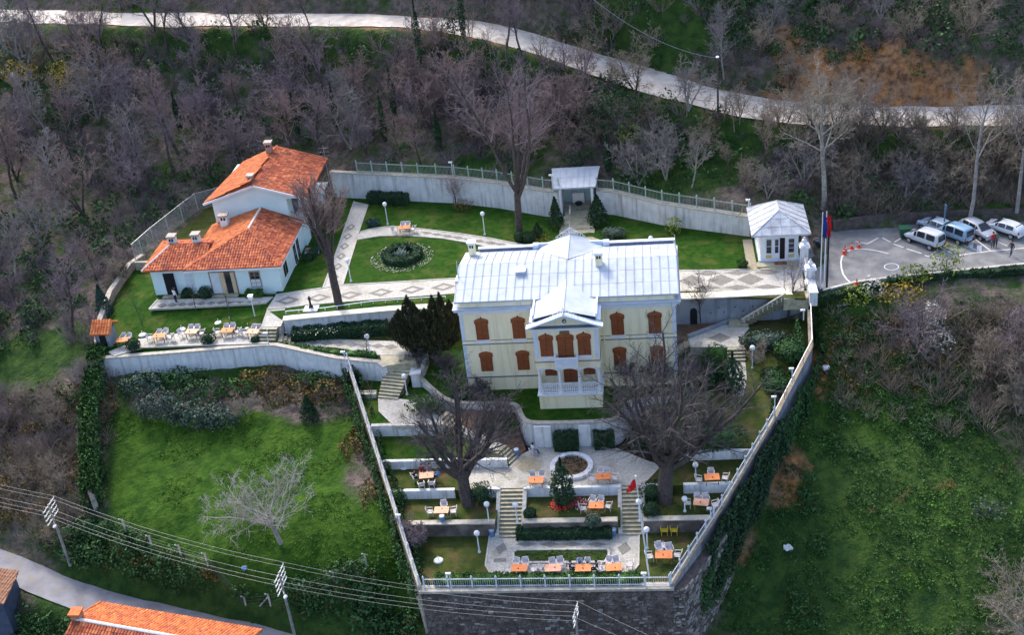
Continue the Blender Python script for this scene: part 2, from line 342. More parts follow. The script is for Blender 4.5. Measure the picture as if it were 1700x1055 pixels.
cp += [(0,130,52),(-150,130,40),(-160,60,20),(-130,0,2),(110,60,26),(110,20,6),(110,-45,-14),(50,90,42),(-70,100,34),(-150,-50,-14),(-60,-50,-16),(0,-50,-18),(50,-50,-18),(0,-32,-13.5),(60,-10,-6)]
for a in ROAD_UP[::2]: cp.append(a)
for a in ROAD_LO[::2]: cp.append(a)
cp = np.array(cp)
def tps_fit(c):
    n = len(c); d = np.hypot(c[:,None,0]-c[None,:,0], c[:,None,1]-c[None,:,1])/50.0
    K = np.where(d > 0, d*d*np.log(d+1e-12), 0) + np.eye(n)*2e-3
    Q = np.c_[np.ones(n), c[:,:2]/50.0]; A = np.block([[K, Q], [Q.T, np.zeros((3,3))]])
    return np.linalg.solve(A, np.r_[c[:,2], 0, 0, 0])
_w = tps_fit(cp)
def hfun(X, Y):
    X = np.asarray(X, float); Y = np.asarray(Y, float)
    Z = _w[-3] + _w[-2]*X/50 + _w[-1]*Y/50
    for i in range(len(cp)):
        d2 = ((X-cp[i,0])**2+(Y-cp[i,1])**2)/2500.0
        Z = Z + _w[i]*0.5*d2*np.log(d2+1e-12)
    # hummocks
    Z = Z + 0.16*np.sin(X*0.9+np.sin(Y*0.7)*1.3)*np.cos(Y*0.8+np.sin(X*0.5))+0.10*np.sin(X*2.1+Y*1.7)*np.sin(Y*2.3-X*0.6)
    d, z = poly_near(X, Y, ROAD_UP); t = np.clip((d-3.2)/2.6, 0, 1); t = t*t*(3-2*t); Z = (z-0.10)*(1-t)+Z*t
    d, z = poly_near(X, Y, ROAD_LO); t = np.clip((d-1.8)/1.6, 0, 1); t = t*t*(3-2*t); Z = (z-0.10)*(1-t)+Z*t
    ins = inside(PARKING, X, Y); Z = np.where(ins, 4.0, Z)
    ins = inside(OUTER, X, Y)
    base = np.where(Y > 9.4, 3.9, np.where(Y > -2, -0.6, np.where(Y > -12.2, -2.8, -5.0)))
    base = np.where((Y > 11) & (X < -31), 3.5, base)
    return np.where(ins, np.minimum(base, Z), Z)
def h1(x, y): return float(hfun(np.array([x]), np.array([y]))[0])
gx = np.arange(-150, 100.1, 0.7); gy = np.arange(-48, 120.1, 0.7)
GX, GY = np.meshgrid(gx, gy); GZ = hfun(GX, GY)
nx, ny = len(gx), len(gy)
idx = np.arange(nx*ny).reshape(ny, nx)
TF = np.stack([idx[:-1,:-1], idx[:-1,1:], idx[1:,1:], idx[1:,:-1]], -1).reshape(-1, 4)
me = np_mesh('terrain', np.stack([GX, GY, GZ], -1).reshape(-1, 3), TF)
me.polygons.foreach_set('use_smooth', [True]*len(me.polygons))
# what grows on the ground where: 0 leaf litter, grass weight (R), bare earth weight (G), bright field weight (B)
gw = np.full(GX.shape, 0.44); ew = np.zeros(GX.shape); bw = np.zeros(GX.shape)
def patch(arr, px, py, z, rx, ry, val):
    c = P(px, py, z); d = ((GX-c[0])/rx)**2+((GY-c[1])/ry)**2
    k = np.clip(1.6-d*1.2, 0, 1); arr[:] = arr*(1-k)+val*k
FIELD = [(-47.2,3.6),(-30.3,4.9),(-23,2.8),(-12.2,-22.5),(-17,-19.3),(-26,-20.6),(-31.6,-18.8),(-40.4,-14.9),(-43,-12)]
fi = inside(FIELD, GX, GY); gw[fi] = 1.0; bw[fi] = 1.0
patch(gw, 330, 660, -.3, 9, 2.6, .25); patch(bw, 330, 660, -.3, 9, 2.6, 0); patch(gw, 520, 650, -.5, 6, 4.5, .15); patch(bw, 520, 650, -.5, 6, 4.5, 0)
patch(gw, 612, 760, -2.5, 2.4, 8, .35); patch(bw, 612, 760, -2.5, 2.4, 8, .25); patch(bw, 420, 830, -2.8, 4, 3, .55); patch(bw, 300, 780, -2.4, 3, 2, .6)
patch(gw, 1450, 700, -3, 9, 14, .85); patch(gw, 1400, 900, -8, 12, 9, .8); patch(gw, 1560, 850, -6, 9, 9, .8)
patch(bw, 1420, 660, -2, 5, 6, .45); patch(bw, 1500, 900, -8, 7, 5, .35)
patch(ew, 1300, 780, -5.5, 2.5, 4, .8); patch(ew, 1355, 600, 0, 1.5, 5, .7); patch(ew, 1230, 900, -9, 2, 3, .6)
patch(ew, 1400, 135, 14.3, 8.5, 2.8, 1.2); patch(ew, 1300, 110, 15, 3, 2.2, .9); patch(ew, 1550, 150, 13.5, 7, 1.6, .75); patch(ew, 930, 40, 20.3, 3, 2, .8); patch(ew, 1185, 235, 10, 2.0, 2, .6); patch(ew, 1100, 95, 17, 6, 1.0, .55)
[patch(ew, 1690-i*40, 772+i*11, -4.6-i*.3, 1.6, .7, .75) for i in range(7)]; patch(gw, 1600, 560, .5, 9, 4, .35); patch(gw, 330, 985, -7, 17, 3.2, .85); patch(gw, 560, 1010, -8, 9, 4, .9); patch(gw, 180, 920, -6.5, 6, 2.5, .8); patch(gw, 60, 590, .5, 6, 3, 1.0); patch(gw, 30, 130, 16, 6, 5, .9); patch(gw, 750, 280, 8, 14, 3, .7); patch(gw, 1130, 290, 8, 8, 4, .8); patch(gw, 60, 690, -2, 6, 4, .35); patch(gw, 150, 5, 22, 14, 3, 1.0); patch(gw, 1030, 10, 22, 5, 3, .7); patch(gw, 1140, 20, 21.5, 6, 2.5, .8); patch(gw, 1570, 360, 5, 20, 3, .5)
for arr, w in ((ROAD_UP, 4.3),):
    d, z = poly_near(GX, GY, arr); k = np.clip((w-d)/1.2, 0, 1); ew[:] = np.maximum(ew, k*0.55); 
d, z = poly_near(GX, GY, [(a[0]+.5, a[1]-4.2, a[2]) for a in ROAD_UP]); gw[:] = np.maximum(gw, np.clip((1.6-d)/1.2, 0, 1)*.9)
for arr in (gw, ew, bw):
    for _ in range(5): arr[1:-1,1:-1] = (arr[1:-1,1:-1]*2+arr[:-2,1:-1]+arr[2:,1:-1]+arr[1:-1,:-2]+arr[1:-1,2:])/6
ca = me.attributes.new('cover', 'FLOAT_COLOR', 'POINT')
buf = np.ones((nx*ny, 4), np.float32); buf[:,0] = gw.ravel(); buf[:,1] = ew.ravel(); buf[:,2] = bw.ravel()
ca.data.foreach_set('color', buf.ravel())
tm = bpy.data.materials.new('hillside_ground'); tm.use_nodes = True
n, l = tm.node_tree.nodes, tm.node_tree.links; b = n['Principled BSDF']; b.inputs['Roughness'].default_value = 0.95; b.inputs['Specular IOR Level'].default_value = 0.1
geo = n.new('ShaderNodeNewGeometry'); at = n.new('ShaderNodeAttribute'); at.attribute_name = 'cover'; sep = n.new('ShaderNodeSeparateColor'); l.new(at.outputs['Color'], sep.inputs[0])
def nz(s, det=6):
    t = n.new('ShaderNodeTexNoise'); t.inputs['Scale'].default_value = s; t.inputs['Detail'].default_value = det; t.inputs['Roughness'].default_value = 0.62; l.new(geo.outputs['Position'], t.inputs['Vector']); return t.outputs[0]
def rmp(f, c0, c1, p0=.38, p1=.62):
    r = n.new('ShaderNodeValToRGB'); r.color_ramp.elements[0].position = p0; r.color_ramp.elements[1].position = p1; r.color_ramp.elements[0].color = (*c0,1); r.color_ramp.elements[1].color = (*c1,1); l.new(f, r.inputs[0]); return r.outputs[0]
def mixc(f, a, c):
    m = n.new('ShaderNodeMix'); m.data_type = 'RGBA'; l.new(f, m.inputs[0]); l.new(a, m.inputs[6]); l.new(c, m.inputs[7]); return m.outputs[2]
def thr(w, noise, soft=.12):
    a = n.new('ShaderNodeMath'); a.operation = 'ADD'; l.new(w, a.inputs[0]); l.new(noise, a.inputs[1])
    r = n.new('ShaderNodeMapRange'); r.inputs[1].default_value = 1.0-soft; r.inputs[2].default_value = 1.0+soft; l.new(a.outputs[0], r.inputs[0]); return r.outputs[0]
litter = rmp(nz(1.3), (0.09,0.072,0.068), (0.19,0.15,0.13)); grass = rmp(nz(0.8), (0.020,0.052,0.014), (0.055,0.10,0.022)); earth = mixc(rmp(nz(0.35), (0,0,0), (1,1,1), .45, .6), rmp(nz(1.4, 9), (0.13,0.065,0.035), (0.36,0.22,0.13), .36, .6), rmp(nz(1.8, 9), (0.24,0.09,0.03), (0.48,0.23,0.09), .36, .58)); bright = rmp(nz(0.9, 8), (0.018,0.058,0.006), (0.052,0.110,0.013))
big = nz(0.22)
c = mixc(thr(sep.outputs[0], nz(0.45)), litter, grass); c = mixc(thr(sep.outputs[2], big, .2), c, bright); c = mixc(thr(sep.outputs[1], nz(0.5)), c, earth)
l.new(c, b.inputs['Base Color'])
bp = n.new('ShaderNodeBump'); bp.inputs['Strength'].default_value = 0.9; bp.inputs['Distance'].default_value = 0.35; l.new(nz(2.6, 8), bp.inputs['Height']); l.new(bp.outputs[0], b.inputs['Normal'])
terrain = kind(link('terrain', me, tm), 'structure')

def ribbon(name, line, half, m, lift=0.0, halfs=None):
    """a road strip following a 3D polyline"""
    pts = []
    for a, bb in zip(line, line[1:]):
        k = max(2, int(math.hypot(bb[0]-a[0], bb[1]-a[1])/1.2))
        for i in range(k): t = i/k; pts.append(tuple(a[j]+(bb[j]-a[j])*t for j in range(3)))
    pts.append(line[-1]); pts = np.array(pts)
    for _ in range(6): pts[1:-1] = (pts[:-2]+2*pts[1:-1]+pts[2:])/4
    tg = np.gradient(pts, axis=0); nrm = np.stack([-tg[:,1], tg[:,0]], -1); nrm /= np.linalg.norm(nrm, axis=1)[:,None]
    r2 = np.random.default_rng(len(pts)); V = []
    hw = half*(1+0.13*np.convolve(r2.standard_normal(len(pts)+8), np.ones(9)/3, 'valid'))
    for k in (-1,-.5,0,.5,1): V.append(np.c_[pts[:,:2]+nrm*k*hw[:,None], pts[:,2]+lift+0.05*(1-k*k)])
    V = np.stack(V, 1); n_ = len(pts); i5 = np.arange(n_*5).reshape(n_,5)
    F = np.stack([i5[:-1,:-1], i5[1:,:-1], i5[1:,1:], i5[:-1,1:]], -1).reshape(-1,4)[:, ::-1]
    return kind(link(name, np_mesh(name, V.reshape(-1,3), F), m), 'structure')
ribbon('hillside_road', ROAD_UP, 2.75, M['roadpale'], 0.02)
ribbon('village_road', ROAD_LO, 1.4, M['roadgrey'], 0.02)

def sheet(name, pts, m, thick=0.5, kindv='structure', parent=None, dz=0.0):
    pts = [(p[0], p[1], p[2]+dz) for p in pts]
    o = MB().prism(pts, thick).build(name, m, parent)
    bm = bmesh.new(); bm.from_mesh(o.data); bmesh.ops.triangulate(bm, faces=[f for f in bm.faces if len(f.verts) > 4]); bm.to_mesh(o.data); bm.free()
    if kindv and parent is None: kind(o, kindv)
    return o
# ---- terraces of the compound (each a solid block of ground)
def band(y0, y1, z, m, name='lawn', th=1.2):
    ys = sorted({y0, y1, *[w[1] for w in RWALL if y1 < w[1] < y0]}, reverse=True)
    left = [(Lw(y), y, z) for y in (y0, y1)]; right = [(Rw(y), y, z) for y in ys]
    return sheet(name, [left[0]]+right+[left[1]], m, th)
upper = [(x, y, ZU) for x, y in BACKL] + [(-2.3, 31.4, ZU), (2.0, 31.4, ZU)] + [(x, y, ZU) for x, y in BACKR] + [(18.8,21.6,ZU),(23.4,21.6,ZU),(23.1,9.5,ZU),(10.05,9.3,ZU),(-10.05,9.3,ZU),(-18.7,9.0,ZU),(-25.2,8.45,ZU),(-29.7,8.0,ZU),(-31.9,9.9,ZU),(-31.9,13.2,ZU),(-32,37.2,ZU)]
sheet('lawn', upper, M['lawn'], 1.0)
# lawn in front of the outbuilding, falling to the terrace of tables
sheet('lawn', [(-50.6,21,4.0),(-46.0,21,4.1),(-45.6,14.6,4.15),(-31.8,13.4,4.15),(-31.95,9.6,4.0),(-31.6,7.6,3.05),(-41.5,7.6,2.95),(-48.9,5.6,2.8),(-50.2,8,2.9),(-51.0,19,3.8)], M['lawn'], 1.0)
sheet('lawn', [(-49.8,7.6,2.85),(-44,6.9,2.92),(-31,7.4,2.95),(-30.2,5.4,2.7),(-39.9,4.7,2.62),(-48.3,4.1,2.55)], M['lawn'], 1.0)
# yard behind and beside the outbuilding
sheet('yard', [(-50.3,21,4.05),(-46,21,4.05),(-42,21,4.05),(-42,37.5,4.05),(-46.4,36.6,4.05),(-49.7,23,4.05)], M['drylawn'], 1.0)
# second landing strip below the left retaining wall
sheet('planting_bed', [(-29.6,8.0,2.25),(-25.2,8.5,2.25),(-18.8,9.1,2.25),(-13.6,8.9,2.1),(-13.6,3.2,2.0),(-19.1,2.9,2.05),(-23.4,2.9,2.05),(-30.0,5.2,2.15)], M['drylawn'], 1.4)
sheet('lawn', [(-14.2,8.9,1.5),(-9.5,9.1,1.5),(-9.5,3,0.6),(-9.5,-2.2,0.0),(-10.7,-2.2,0.0),(-14.5,0.6,0.5),(-14.6,3.0,1.2)], M['lawn'], 1.5)
sheet('lawn', [(-10.2,3,ZB1),(10.2,3,ZB1),(10.2,-2.4,ZB1),(5.9,-2.5,ZB1),(5.2,-3.4,ZB1),(4.6,-4.9,ZB1),(3.6,-5.75,ZB1),(0,-5.95,ZB1),(-3.6,-5.75,ZB1),(-4.5,-4.8,ZB1),(-5.0,-3.2,ZB1),(-5.6,-2.5,ZB1),(-10.7,-2.2,ZB1)], M['lawn'], 1.6)
# right-hand garden
sheet('planting_bed', [(10,9.2,1.1),(15.2,9.2,1.1),(15.2,6.6,1.1),(10,6.2,1.0)], M['soil'], 1.0)
sheet('lawn', [(15.0,9.2,1.15),(22.9,9.4,1.2),(22.5,2.8,0.9),(18.6,-5.0,-0.6),(16.6,-8.8,-1.5),(12.5,-8.6,-1.5),(12.5,-2,-0.4),(16.6,3.2,0.5),(16.6,7.4,1.1)], M['drylawn'], 2.0)
sheet('lawn', [(10,6.2,0.3),(15.2,4.2,0.3),(16.6,3.2,0.2),(12.6,-8.6,-1.55),(8,-8.6,-1.55),(6.4,-2.6,-0.6),(10,-2.6,-0.1)], M['lawn'], 2.0)
# left-hand terraces
sheet('lawn', [(Lw(2.8),2.8,0.08),(-16.5,2.0,0.08),(-14.2,0.4,0.06),(-11.9,-5.35,0.0),(Lw(-5.35),-5.35,0.0)], M['lawn'], 1.4)
sheet('lawn', [(Lw(-5.3),-5.3,-1.1),(-11.0,-5.3,-1.1),(-5.6,-8.95,-1.65),(Lw(-8.95),-8.95,-1.65)], M['lawn'], 1.4)
sheet('planting_bed', [(-10.9,-2.3,-0.5),(-5.4,-2.7,-0.7),(-4.8,-4.9,-1.9),(-4.2,-6.6,-2.3),(-5.0,-7.9,-2.3),(-7.6,-6.2,-1.5),(-11.5,-4.6,-0.5)], M['soil'], 1.2)
band(-8.7, -12.3, ZF, M['drylawn']); 
for xs in ([(Lw(-12.2),-12.2),(-6.25,-12.2),(-6.25,-15.85),(Lw(-15.85),-15.85)], [(-3.85,-12.2),(4.5,-12.2),(4.5,-15.85),(-3.85,-15.85)], [(6.5,-12.2),(Rw(-12.2),-12.2),(Rw(-15.85),-15.85),(6.5,-15.85)]): sheet('lawn', [(x, y, ZM) for x, y in xs], M['drylawn'], 1.2)
band(-15.7, -22.75, ZP, M['drylawn'])

# ---- paving, laid 4 mm proud
def paved(name, pts, m=None, dz=0.03, th=0.2): return sheet(name, pts, m or M['paving'], th, dz=dz)
def diamonds(parent, a, b, nn, hw, hl, z, inner=True, m='pavingdark'):
    """row of inlaid dark stone lozenges from a to b"""
    a, b = Vector(a), Vector(b); d = (b-a); d.z = 0; L = d.length; d.normalize(); s = Vector((-d.y, d.x, 0))
    me0 = MB().prism([d*hl, s*hw, -d*hl, -s*hw], 0.0, 0.012).mesh('diamond')
    me1 = MB().prism([d*hl*.5, s*hw*.5, -d*hl*.5, -s*hw*.5], 0.0, 0.016).mesh('diamond_heart')
    for i in range(nn):
        p = a.lerp(b, (i+.5)/nn)
        o = link('diamond', me0, M[m], parent, (p.x, p.y, z))
        if inner: link('diamond_heart', me1, M['paving'], o)
def kerbline(name, pts, parent=None, w=0.14, h=0.09, m='kerb', dz=0.0):
    mb = MB()
    for a, b in zip(pts, pts[1:]): mb.bar(Vector(a)+Vector((0,0,dz)), Vector(b)+Vector((0,0,dz)), w, h)
    o = mb.build(name, M[m], parent)
    if parent is None: kind(o, 'structure')
    return o
# promenade along the house, left of the mansion
far = PP([(458,490.5),(534.6,479),(569.5,474),(660,469),(757,463)], ZU); near = PP([(755,488),(620,498),(509.6,507),(473.6,512),(443,514)], ZU)
pr = paved('path', far+near); kerbline('kerb', far, pr); kerbline('kerb', near, pr)
diamonds(pr, P(452,502,ZU), P(762,475,ZU), 6, 0.85, 1.35, ZU+0.03)
far = PP([(1127,450),(1180,450),(1240,448)], ZU); mid = PP([(1262,444),(1332,444)], ZU); near = PP([(1335,484),(1180,484),(1127,484)], ZU)
pr = paved('path', far+mid+near); kerbline('kerb', far, pr)
diamonds(pr, P(1125,467,ZU), P(1270,464,ZU), 3, 1.2, 1.35, ZU+0.03, False); diamonds(pr, P(1150,455,ZU), P(1300,452,ZU), 3, .55, 1.35, ZU+0.03, False); diamonds(pr, P(1150,479,ZU), P(1300,477,ZU), 3, .55, 1.35, ZU+0.03, False)
paved('path', PP([(1127,484),(1335,484),(1338,496),(1127,492)], ZU), M['drylawn'], 0.02)
# path between the outbuilding and the oval lawn, then the curved path behind it
pr = paved('path', PP([(536,479),(568.5,474.5),(592,399),(612,340),(588,335),(553,435)], ZU)); kerbline('kerb', PP([(536,479),(553,435),(588,335)], ZU), pr); kerbline('kerb', PP([(569,474),(592,399)], ZU), pr)
diamonds(pr, P(552,470,ZU), P(585,370,ZU), 6, .55, .85, ZU+0.03)
far = PP([(597.7,386),(622,379.5),(650.8,376.6),(698.5,380.6),(762,388.5),(815,396.5),(894.8,412.4)], ZU); near = PP([(893,425),(836.5,416),(790,406),(735.7,396.5),(677,391.7),(629.6,392.5),(590,399)], ZU)
pr = paved('path', far+near); kerbline('kerb', far, pr); kerbline('kerb', near, pr); diamonds(pr, P(700,386,ZU), P(860,411,ZU), 9, .35, .8, ZU+0.03, False)
# court behind the mansion
paved('court', [(-4.6,10,ZU),(-4.2,19.4,ZU),(-2.0,23.2,ZU),(1.5,23.2,ZU),(4.6,20.4,ZU),(8.2,18.6,ZU),(8.6,14.3,ZU),(10.2,14.3,ZU),(10.2,10,ZU)], M['gravel'], 0.02)
# path before the outbuilding and the landing
pr = paved('path', PP([(262,498,4.15),(453.5,493.5,4.2),(441.8,504,4.1),(247.6,514,3.98)])); kerbline('kerb', PP([(262,498,4.15),(247.6,514,3.98),(441.8,504,4.1)]), pr); diamonds(pr, P(262,508,4.08), P(440,499,4.15), 11, .42, .55, 4.14, False)
paved('landing', PP([(443,515.5,4.2),(473,513,4.2)])+[Vector((-29.75,8.1,3.97)),Vector((-29.75,6.9,3.95))]+PP([(433,544,3.95)]), th=1.2)
pr = paved('path', PP([(180,585,2.95),(232,563,2.95),(289,555,2.98),(358,547.4,3.0),(435,546,3.0),(447,570,3.0),(330,574,2.98),(236,577,2.95),(190,592,2.95)])); kerbline('kerb', PP([(230,578,2.95),(330,574,2.98),(446,571,3.0)]), pr)
pr = paved('path', PP([(480,560,2.25),(560,564,2.25),(648,567,2.25),(700,568,2.25),(717,577,2.25),(705,590.5,2.25),(632,590.5,2.25),(560,578,2.25),(480,573,2.25)])); diamonds(pr, P(490,568,2.25), P(660,577,2.25), 8, .45, .75, 2.29, False); kerbline('kerb', PP([(717,577,2.25),(705,592,2.25)]), pr)
# landing at the foot of the stairs and the slanting walk down to the fountain court
pr = paved('landing', PP([(629,663),(664,663),(700,668),(728,690),(738,705),(655,708),(630,683)], 0.12), th=.4); kerbline('kerb', PP([(629,663),(630,684),(655,708)], .12), pr)
paved('court', [(-10.6,-8.95,ZF),(-5.6,-9.0,ZF),(-5.0,-7.6,ZF),(-3.6,-6.4,ZF),(3.8,-6.4,ZF),(6.8,-8.6,ZF),(8.2,-9.4,ZF),(6.5,-12.2,ZF),(-9.6,-12.2,ZF)], M['paving'], 0.02, .8)
paved('court', [(x, y, ZF) for x, y in ((-2.6,-8.3),(-4.3,-7.5),(-5.2,-8.8),(-4.2,-10.0),(-2.8,-9.8))], M['gravel'], 0.035, .02)
# pool court
pc = paved('court', PP([(813,891),(822,889),(1057,885),(1061,886),(1060,939),(1046,957),(815,955),(806,940)], ZP)); kerbline('kerb', PP([(822,889),(813,891.5),(806,939.6),(814.7,954),(1046,957),(1060,939),(1061,886)], ZP), pc)
diamonds(pc, P(855,905,ZP), P(1010,905,ZP), 4, .32, 0.95, ZP+0.03, False); diamonds(pc, P(832,912,ZP), P(833,912.1,ZP), 1, .8, .5, ZP+.03, False); diamonds(pc, P(1036,912,ZP), P(1037,912.1,ZP), 1, .85, .6, ZP+.03, False)
link('dark_panel', MB().prism(PP([(820,929),(840,928),(840,934),(819,935)], ZP), 0.05).mesh('dark_panel'), M['pavingdark'], pc).location.z += 0.045
# bed of the drained pool with its raised kerb
bed = PP([(858,915.5),(1008,914.5),(1011,918),(1011,930),(1003,936),(862,937),(853,932),(852,920)], ZP)
pb = sheet('planting_bed', bed, M['drylawn'], .1, dz=0.10); kerbline('kerb', bed+bed[:1], pb, .22, .2)
# right-hand landing beside the mansion
pr = paved('landing', [(11.2,6.2,1.2),(15.4,9.0,1.2),(17.3,7.7,1.2),(16.7,6.6,1.2),(16.5,4.2,1.2),(14.8,4.25,1.2),(11.4,4.5,1.2)], th=.9); diamonds(pr, (13.4,6.0,1.2), (15.2,6.0,1.2), 1, .9, 1.1, 1.23, False)
kerbline('kerb', [(11.2,6.2,1.2),(15.3,8.8,1.2)], pr, .3, .35, 'darkconc')
# ------------------------------------------------------------------ the mansion
man = empty('mansion', 'pale yellow two-storey mansion with brown shutters and blue-white metal roof', 'mansion', (0, 5, 0))
PX0, PX1, PYF = -2.87, 2.97, -3.5
MB().box(-10, 0, -1.0, 10, 10, 9.35).build('wall', M['yellow'], man)
# porch block: base, recessed ground floor open to the front, upper storey
MB().box(PX0, PYF, -1.0, PX1, 0.0, 1.5).build('porch_base', M['yellow'], man)
MB().box(PX0, PYF, 4.5, PX1, 0.0, 9.0).build('porch_upper_storey', M['yellow'], man)
MB().box(PX0-.12, PYF-.12, 1.5, PX1+.12, 0.0, 1.62).build('porch_slab', M['whitepaint'], man)
MB().box(PX0+.15, PYF+1.9, 1.62, PX1-.15, -.002, 4.5).build('porch_back_wall', M['yellow'], man)
for x in (PX0+.02, PX1-.02): MB().box(x-.08, PYF+.5, 3.9, x+.08, PYF+1.9, 4.5).build('porch_lintel', M['whitepaint'], man)
for x in (-2.66, -0.80, 1.00, 2.80):
    c = MB().lathe([(.2,1.62),(.2,1.82),(.15,1.9),(.135,3.2),(.12,4.15),(.19,4.3),(.22,4.5)], (x, PYF+.18, 0), 10).build('column', M['whitepaint'], man, smooth=False)
# arched lintels between columns and pierced railing panels
for a, b in ((-2.66,-.8),(-.8,1.0),(1.0,2.8)):
    m_ = MB(); k = 8; top = 4.5
    arch = [(a+.1,4.5),(a+.1,4.12)]+[(a+.1+(b-a-.2)*i/k, 4.12+.26*math.sin(math.pi*i/k)) for i in range(1,k)]+[(b-.1,4.12),(b-.1,4.5)]
    m_.yprism(arch, PYF+.08, PYF+.2); m_.build('arch', M['whitepaint'], man)
    MB().box(a+.12, PYF+.1, 1.66, b-.12, PYF+.22, 1.76).build('railing_foot', M['whitepaint'], man); r = MB().box(a+.12, PYF+.1, 2.66, b-.12, PYF+.22, 2.76).build('railing', M['whitepaint'], man)
    q = MB(); nn = 9
    for i in range(nn):
        x = a+.12+(b-a-.24)*(i+.5)/nn; q.lathe([(.03,1.76),(.075,2.0),(.03,2.25),(.07,2.45),(.03,2.66)], (x, PYF+.16, 0), 6)
    q.build('baluster', M['whitepaint'], r)
for s, x in ((-1, PX0+.05), (1, PX1-.05)):
    MB().box(x-.05, PYF+.3, 1.7, x+.05, PYF+1.9, 2.7).build('railing', M['whitepaint'], man)
# trim bands
def boxes(name, m, parent, bs):
    for b in bs: MB().box(*b).build(name, m, parent)
def trim(z0, z1, out, m, name, porch=True, x0=-10, x1=10):
    bs = [(a, -out, z0, b, 0.0, z1) for a, b in ((x0-out, PX0), (PX1, x1+out))]
    bs += [(x0-out, 0.0, z0, x0, 10+out, z1), (x1, 0.0, z0, x1+out, 10+out, z1)]
    if porch: bs += [(PX0-out, PYF-out, z0, PX1+out, PYF, z1), (PX0-out, PYF, z0, PX0, -out-.002, z1), (PX1, PYF, z0, PX1+out, -out-.002, z1)]
    boxes(name, M[m], man, bs)
trim(1.46, 1.56, .07, 'slate', 'base_course', False); trim(5.20, 5.28, .08, 'slate', 'string_course'); trim(5.28, 5.62, .03, 'yellow', 'string_band'); trim(5.62, 5.66, .05, 'slate', 'string_moulding', False)
trim(8.55, 9.0, .10, 'whitepaint', 'frieze'); trim(9.0, 9.22, .42, 'bluewhite', 'cornice', False); trim(9.22, 9.30, .52, 'zinc', 'cornice_flashing', False)
for x in (-9.87, 9.87):
    MB().box(x-.16, -.06, 1.57, x+.16, 0.0, 5.19).build('corner_pilaster', M['bluewhite'], man); MB().box(x-.16, -.06, 5.67, x+.16, 0.0, 8.54).build('corner_pilaster', M['bluewhite'], man)
for x in (PX0+.17, PX1-.17):
    MB().box(x-.17, PYF-.06, 5.66, x+.17, PYF, 8.54).build('corner_pilaster', M['bluewhite'], man)
MB().tube((3.35,-.12,1.6),(3.35,-.12,9.0),.06,n=6).build('downpipe', M['yellow'], man); MB().tube((9.62,-.1,0.2),(9.62,-.1,1.45),.06,n=6).build('downpipe', M['whitepaint'], man)
# shutters: arched frame, two leaves with grooves, bracketed sill with pierced front
def window(cx, y, z0, z1, w, sill=True, knob=True):
    k = 8; rise = .22*w/1.2; h = z1-z0; ear = .09
    out = [(-w/2-ear,h-.62*w/1.2),(-w/2-ear,h-rise-.02)]+[(-w/2-ear+(w+2*ear)*i/k, h-rise+rise*math.sin(math.pi*i/k)) for i in range(1,k)]+[(w/2+ear,h-rise-.02),(w/2+ear,h-.62*w/1.2),(w/2,h-.66*w/1.2),(w/2,0),(-w/2,0),(-w/2,h-.66*w/1.2)]
    out = out[::-1]
    o = MB().yprism([(cx+p[0], z0+p[1]) for p in out], y-.07, y).build('shutter', M['shutter'], man)
    g = MB()
    for s in (-.5,-.02,.46): g.box(cx+s*w, y-.078, z0+.05, cx+s*w+.04*w, y-.069, z1-.3)
    for i in range(1,15): g.box(cx-w/2+.06, y-.076, z0+(z1-z0-.3)*i/15, cx+w/2-.06, y-.0695, z0+(z1-z0-.3)*i/15+.04)
    g.build('shutter_groove', M['shutterdark'], o)
    if knob: MB().box(cx-.06, y-.1, z1-.03, cx+.06, y, z1+.12).build('keystone', M['shutterdark'], o)
    if sill:
        s = MB().box(cx-w/2-.12, y-.13, z0-.06, cx+w/2+.12, y, z0-.003).box(cx-w/2-.04, y-.08, z0-.42, cx+w/2+.04, y, z0-.06).build('sill', M['whitepaint'], o)
    return o
for cx in (-8.02,-4.57,4.64,8.07): window(cx, 0, 5.72, 8.08, 1.16)
for cx in (-7.97,-4.47,4.68,8.16): window(cx, 0, 2.2, 4.4, 1.14, False, False)
window(-1.74, PYF, 5.85, 8.2, 1.16); window(1.68, PYF, 5.85, 8.2, 1.16); window(-.02, PYF, 5.42, 8.25, 1.42, False, False)
MB().lathe([(.46,-.04),(.46,.04)], (0,0,0), 16).build('transom_disc', mat('bronze_disc', (0.16,0.13,0.07), None, .5), man, local=True)
bpy.data.objects['transom_disc'].rotation_euler = (math.pi/2, 0, 0); bpy.data.objects['transom_disc'].location = Vector((-.02, PYF-.02, 8.3))-wloc(man)
for cx, w, a, b in ((-1.75,1.1,2.5,4.25),(0.08,1.3,1.65,4.3),(1.85,1.1,2.5,4.25)): window(cx, PYF+1.9, a, b, w, False, False)
# balcony over the porch
bl = MB().box(-1.04, -4.4, 5.14, 1.04, PYF-.1, 5.26).build('balcony', M['whitepaint'], man)
q = MB().box(-1.04,-4.4,5.27,1.04,-4.33,6.02).box(-1.04,-4.32,5.27,-.97,PYF-.09,6.02).box(.97,-4.32,5.27,1.04,PYF-.09,6.02); q.build('balcony_panel', M['whitepaint'], bl)
q = MB().box(-1.09,-4.45,6.03,1.09,-4.28,6.12).box(-1.09,-4.27,6.03,-.93,PYF-.08,6.12).box(.93,-4.27,6.03,1.09,PYF-.08,6.12); q.build('balcony_handrail', M['whitepaint'], bl)
q = MB()
for i in range(13): x = -.96+i*.16; q.box(x-.05,-4.42,4.98,x+.05,-4.36,5.13)
q.build('balcony_fringe', M['whitepaint'], bl)
q = MB()
for i in range(12): 
    x = -.88+i*.16; q.lathe([(.05,5.35),(.02,5.5),(.06,5.65),(.02,5.85),(.05,5.98)], (x,-4.41,0), 5)
q.build('balcony_baluster', M['bluewhite'], bl)
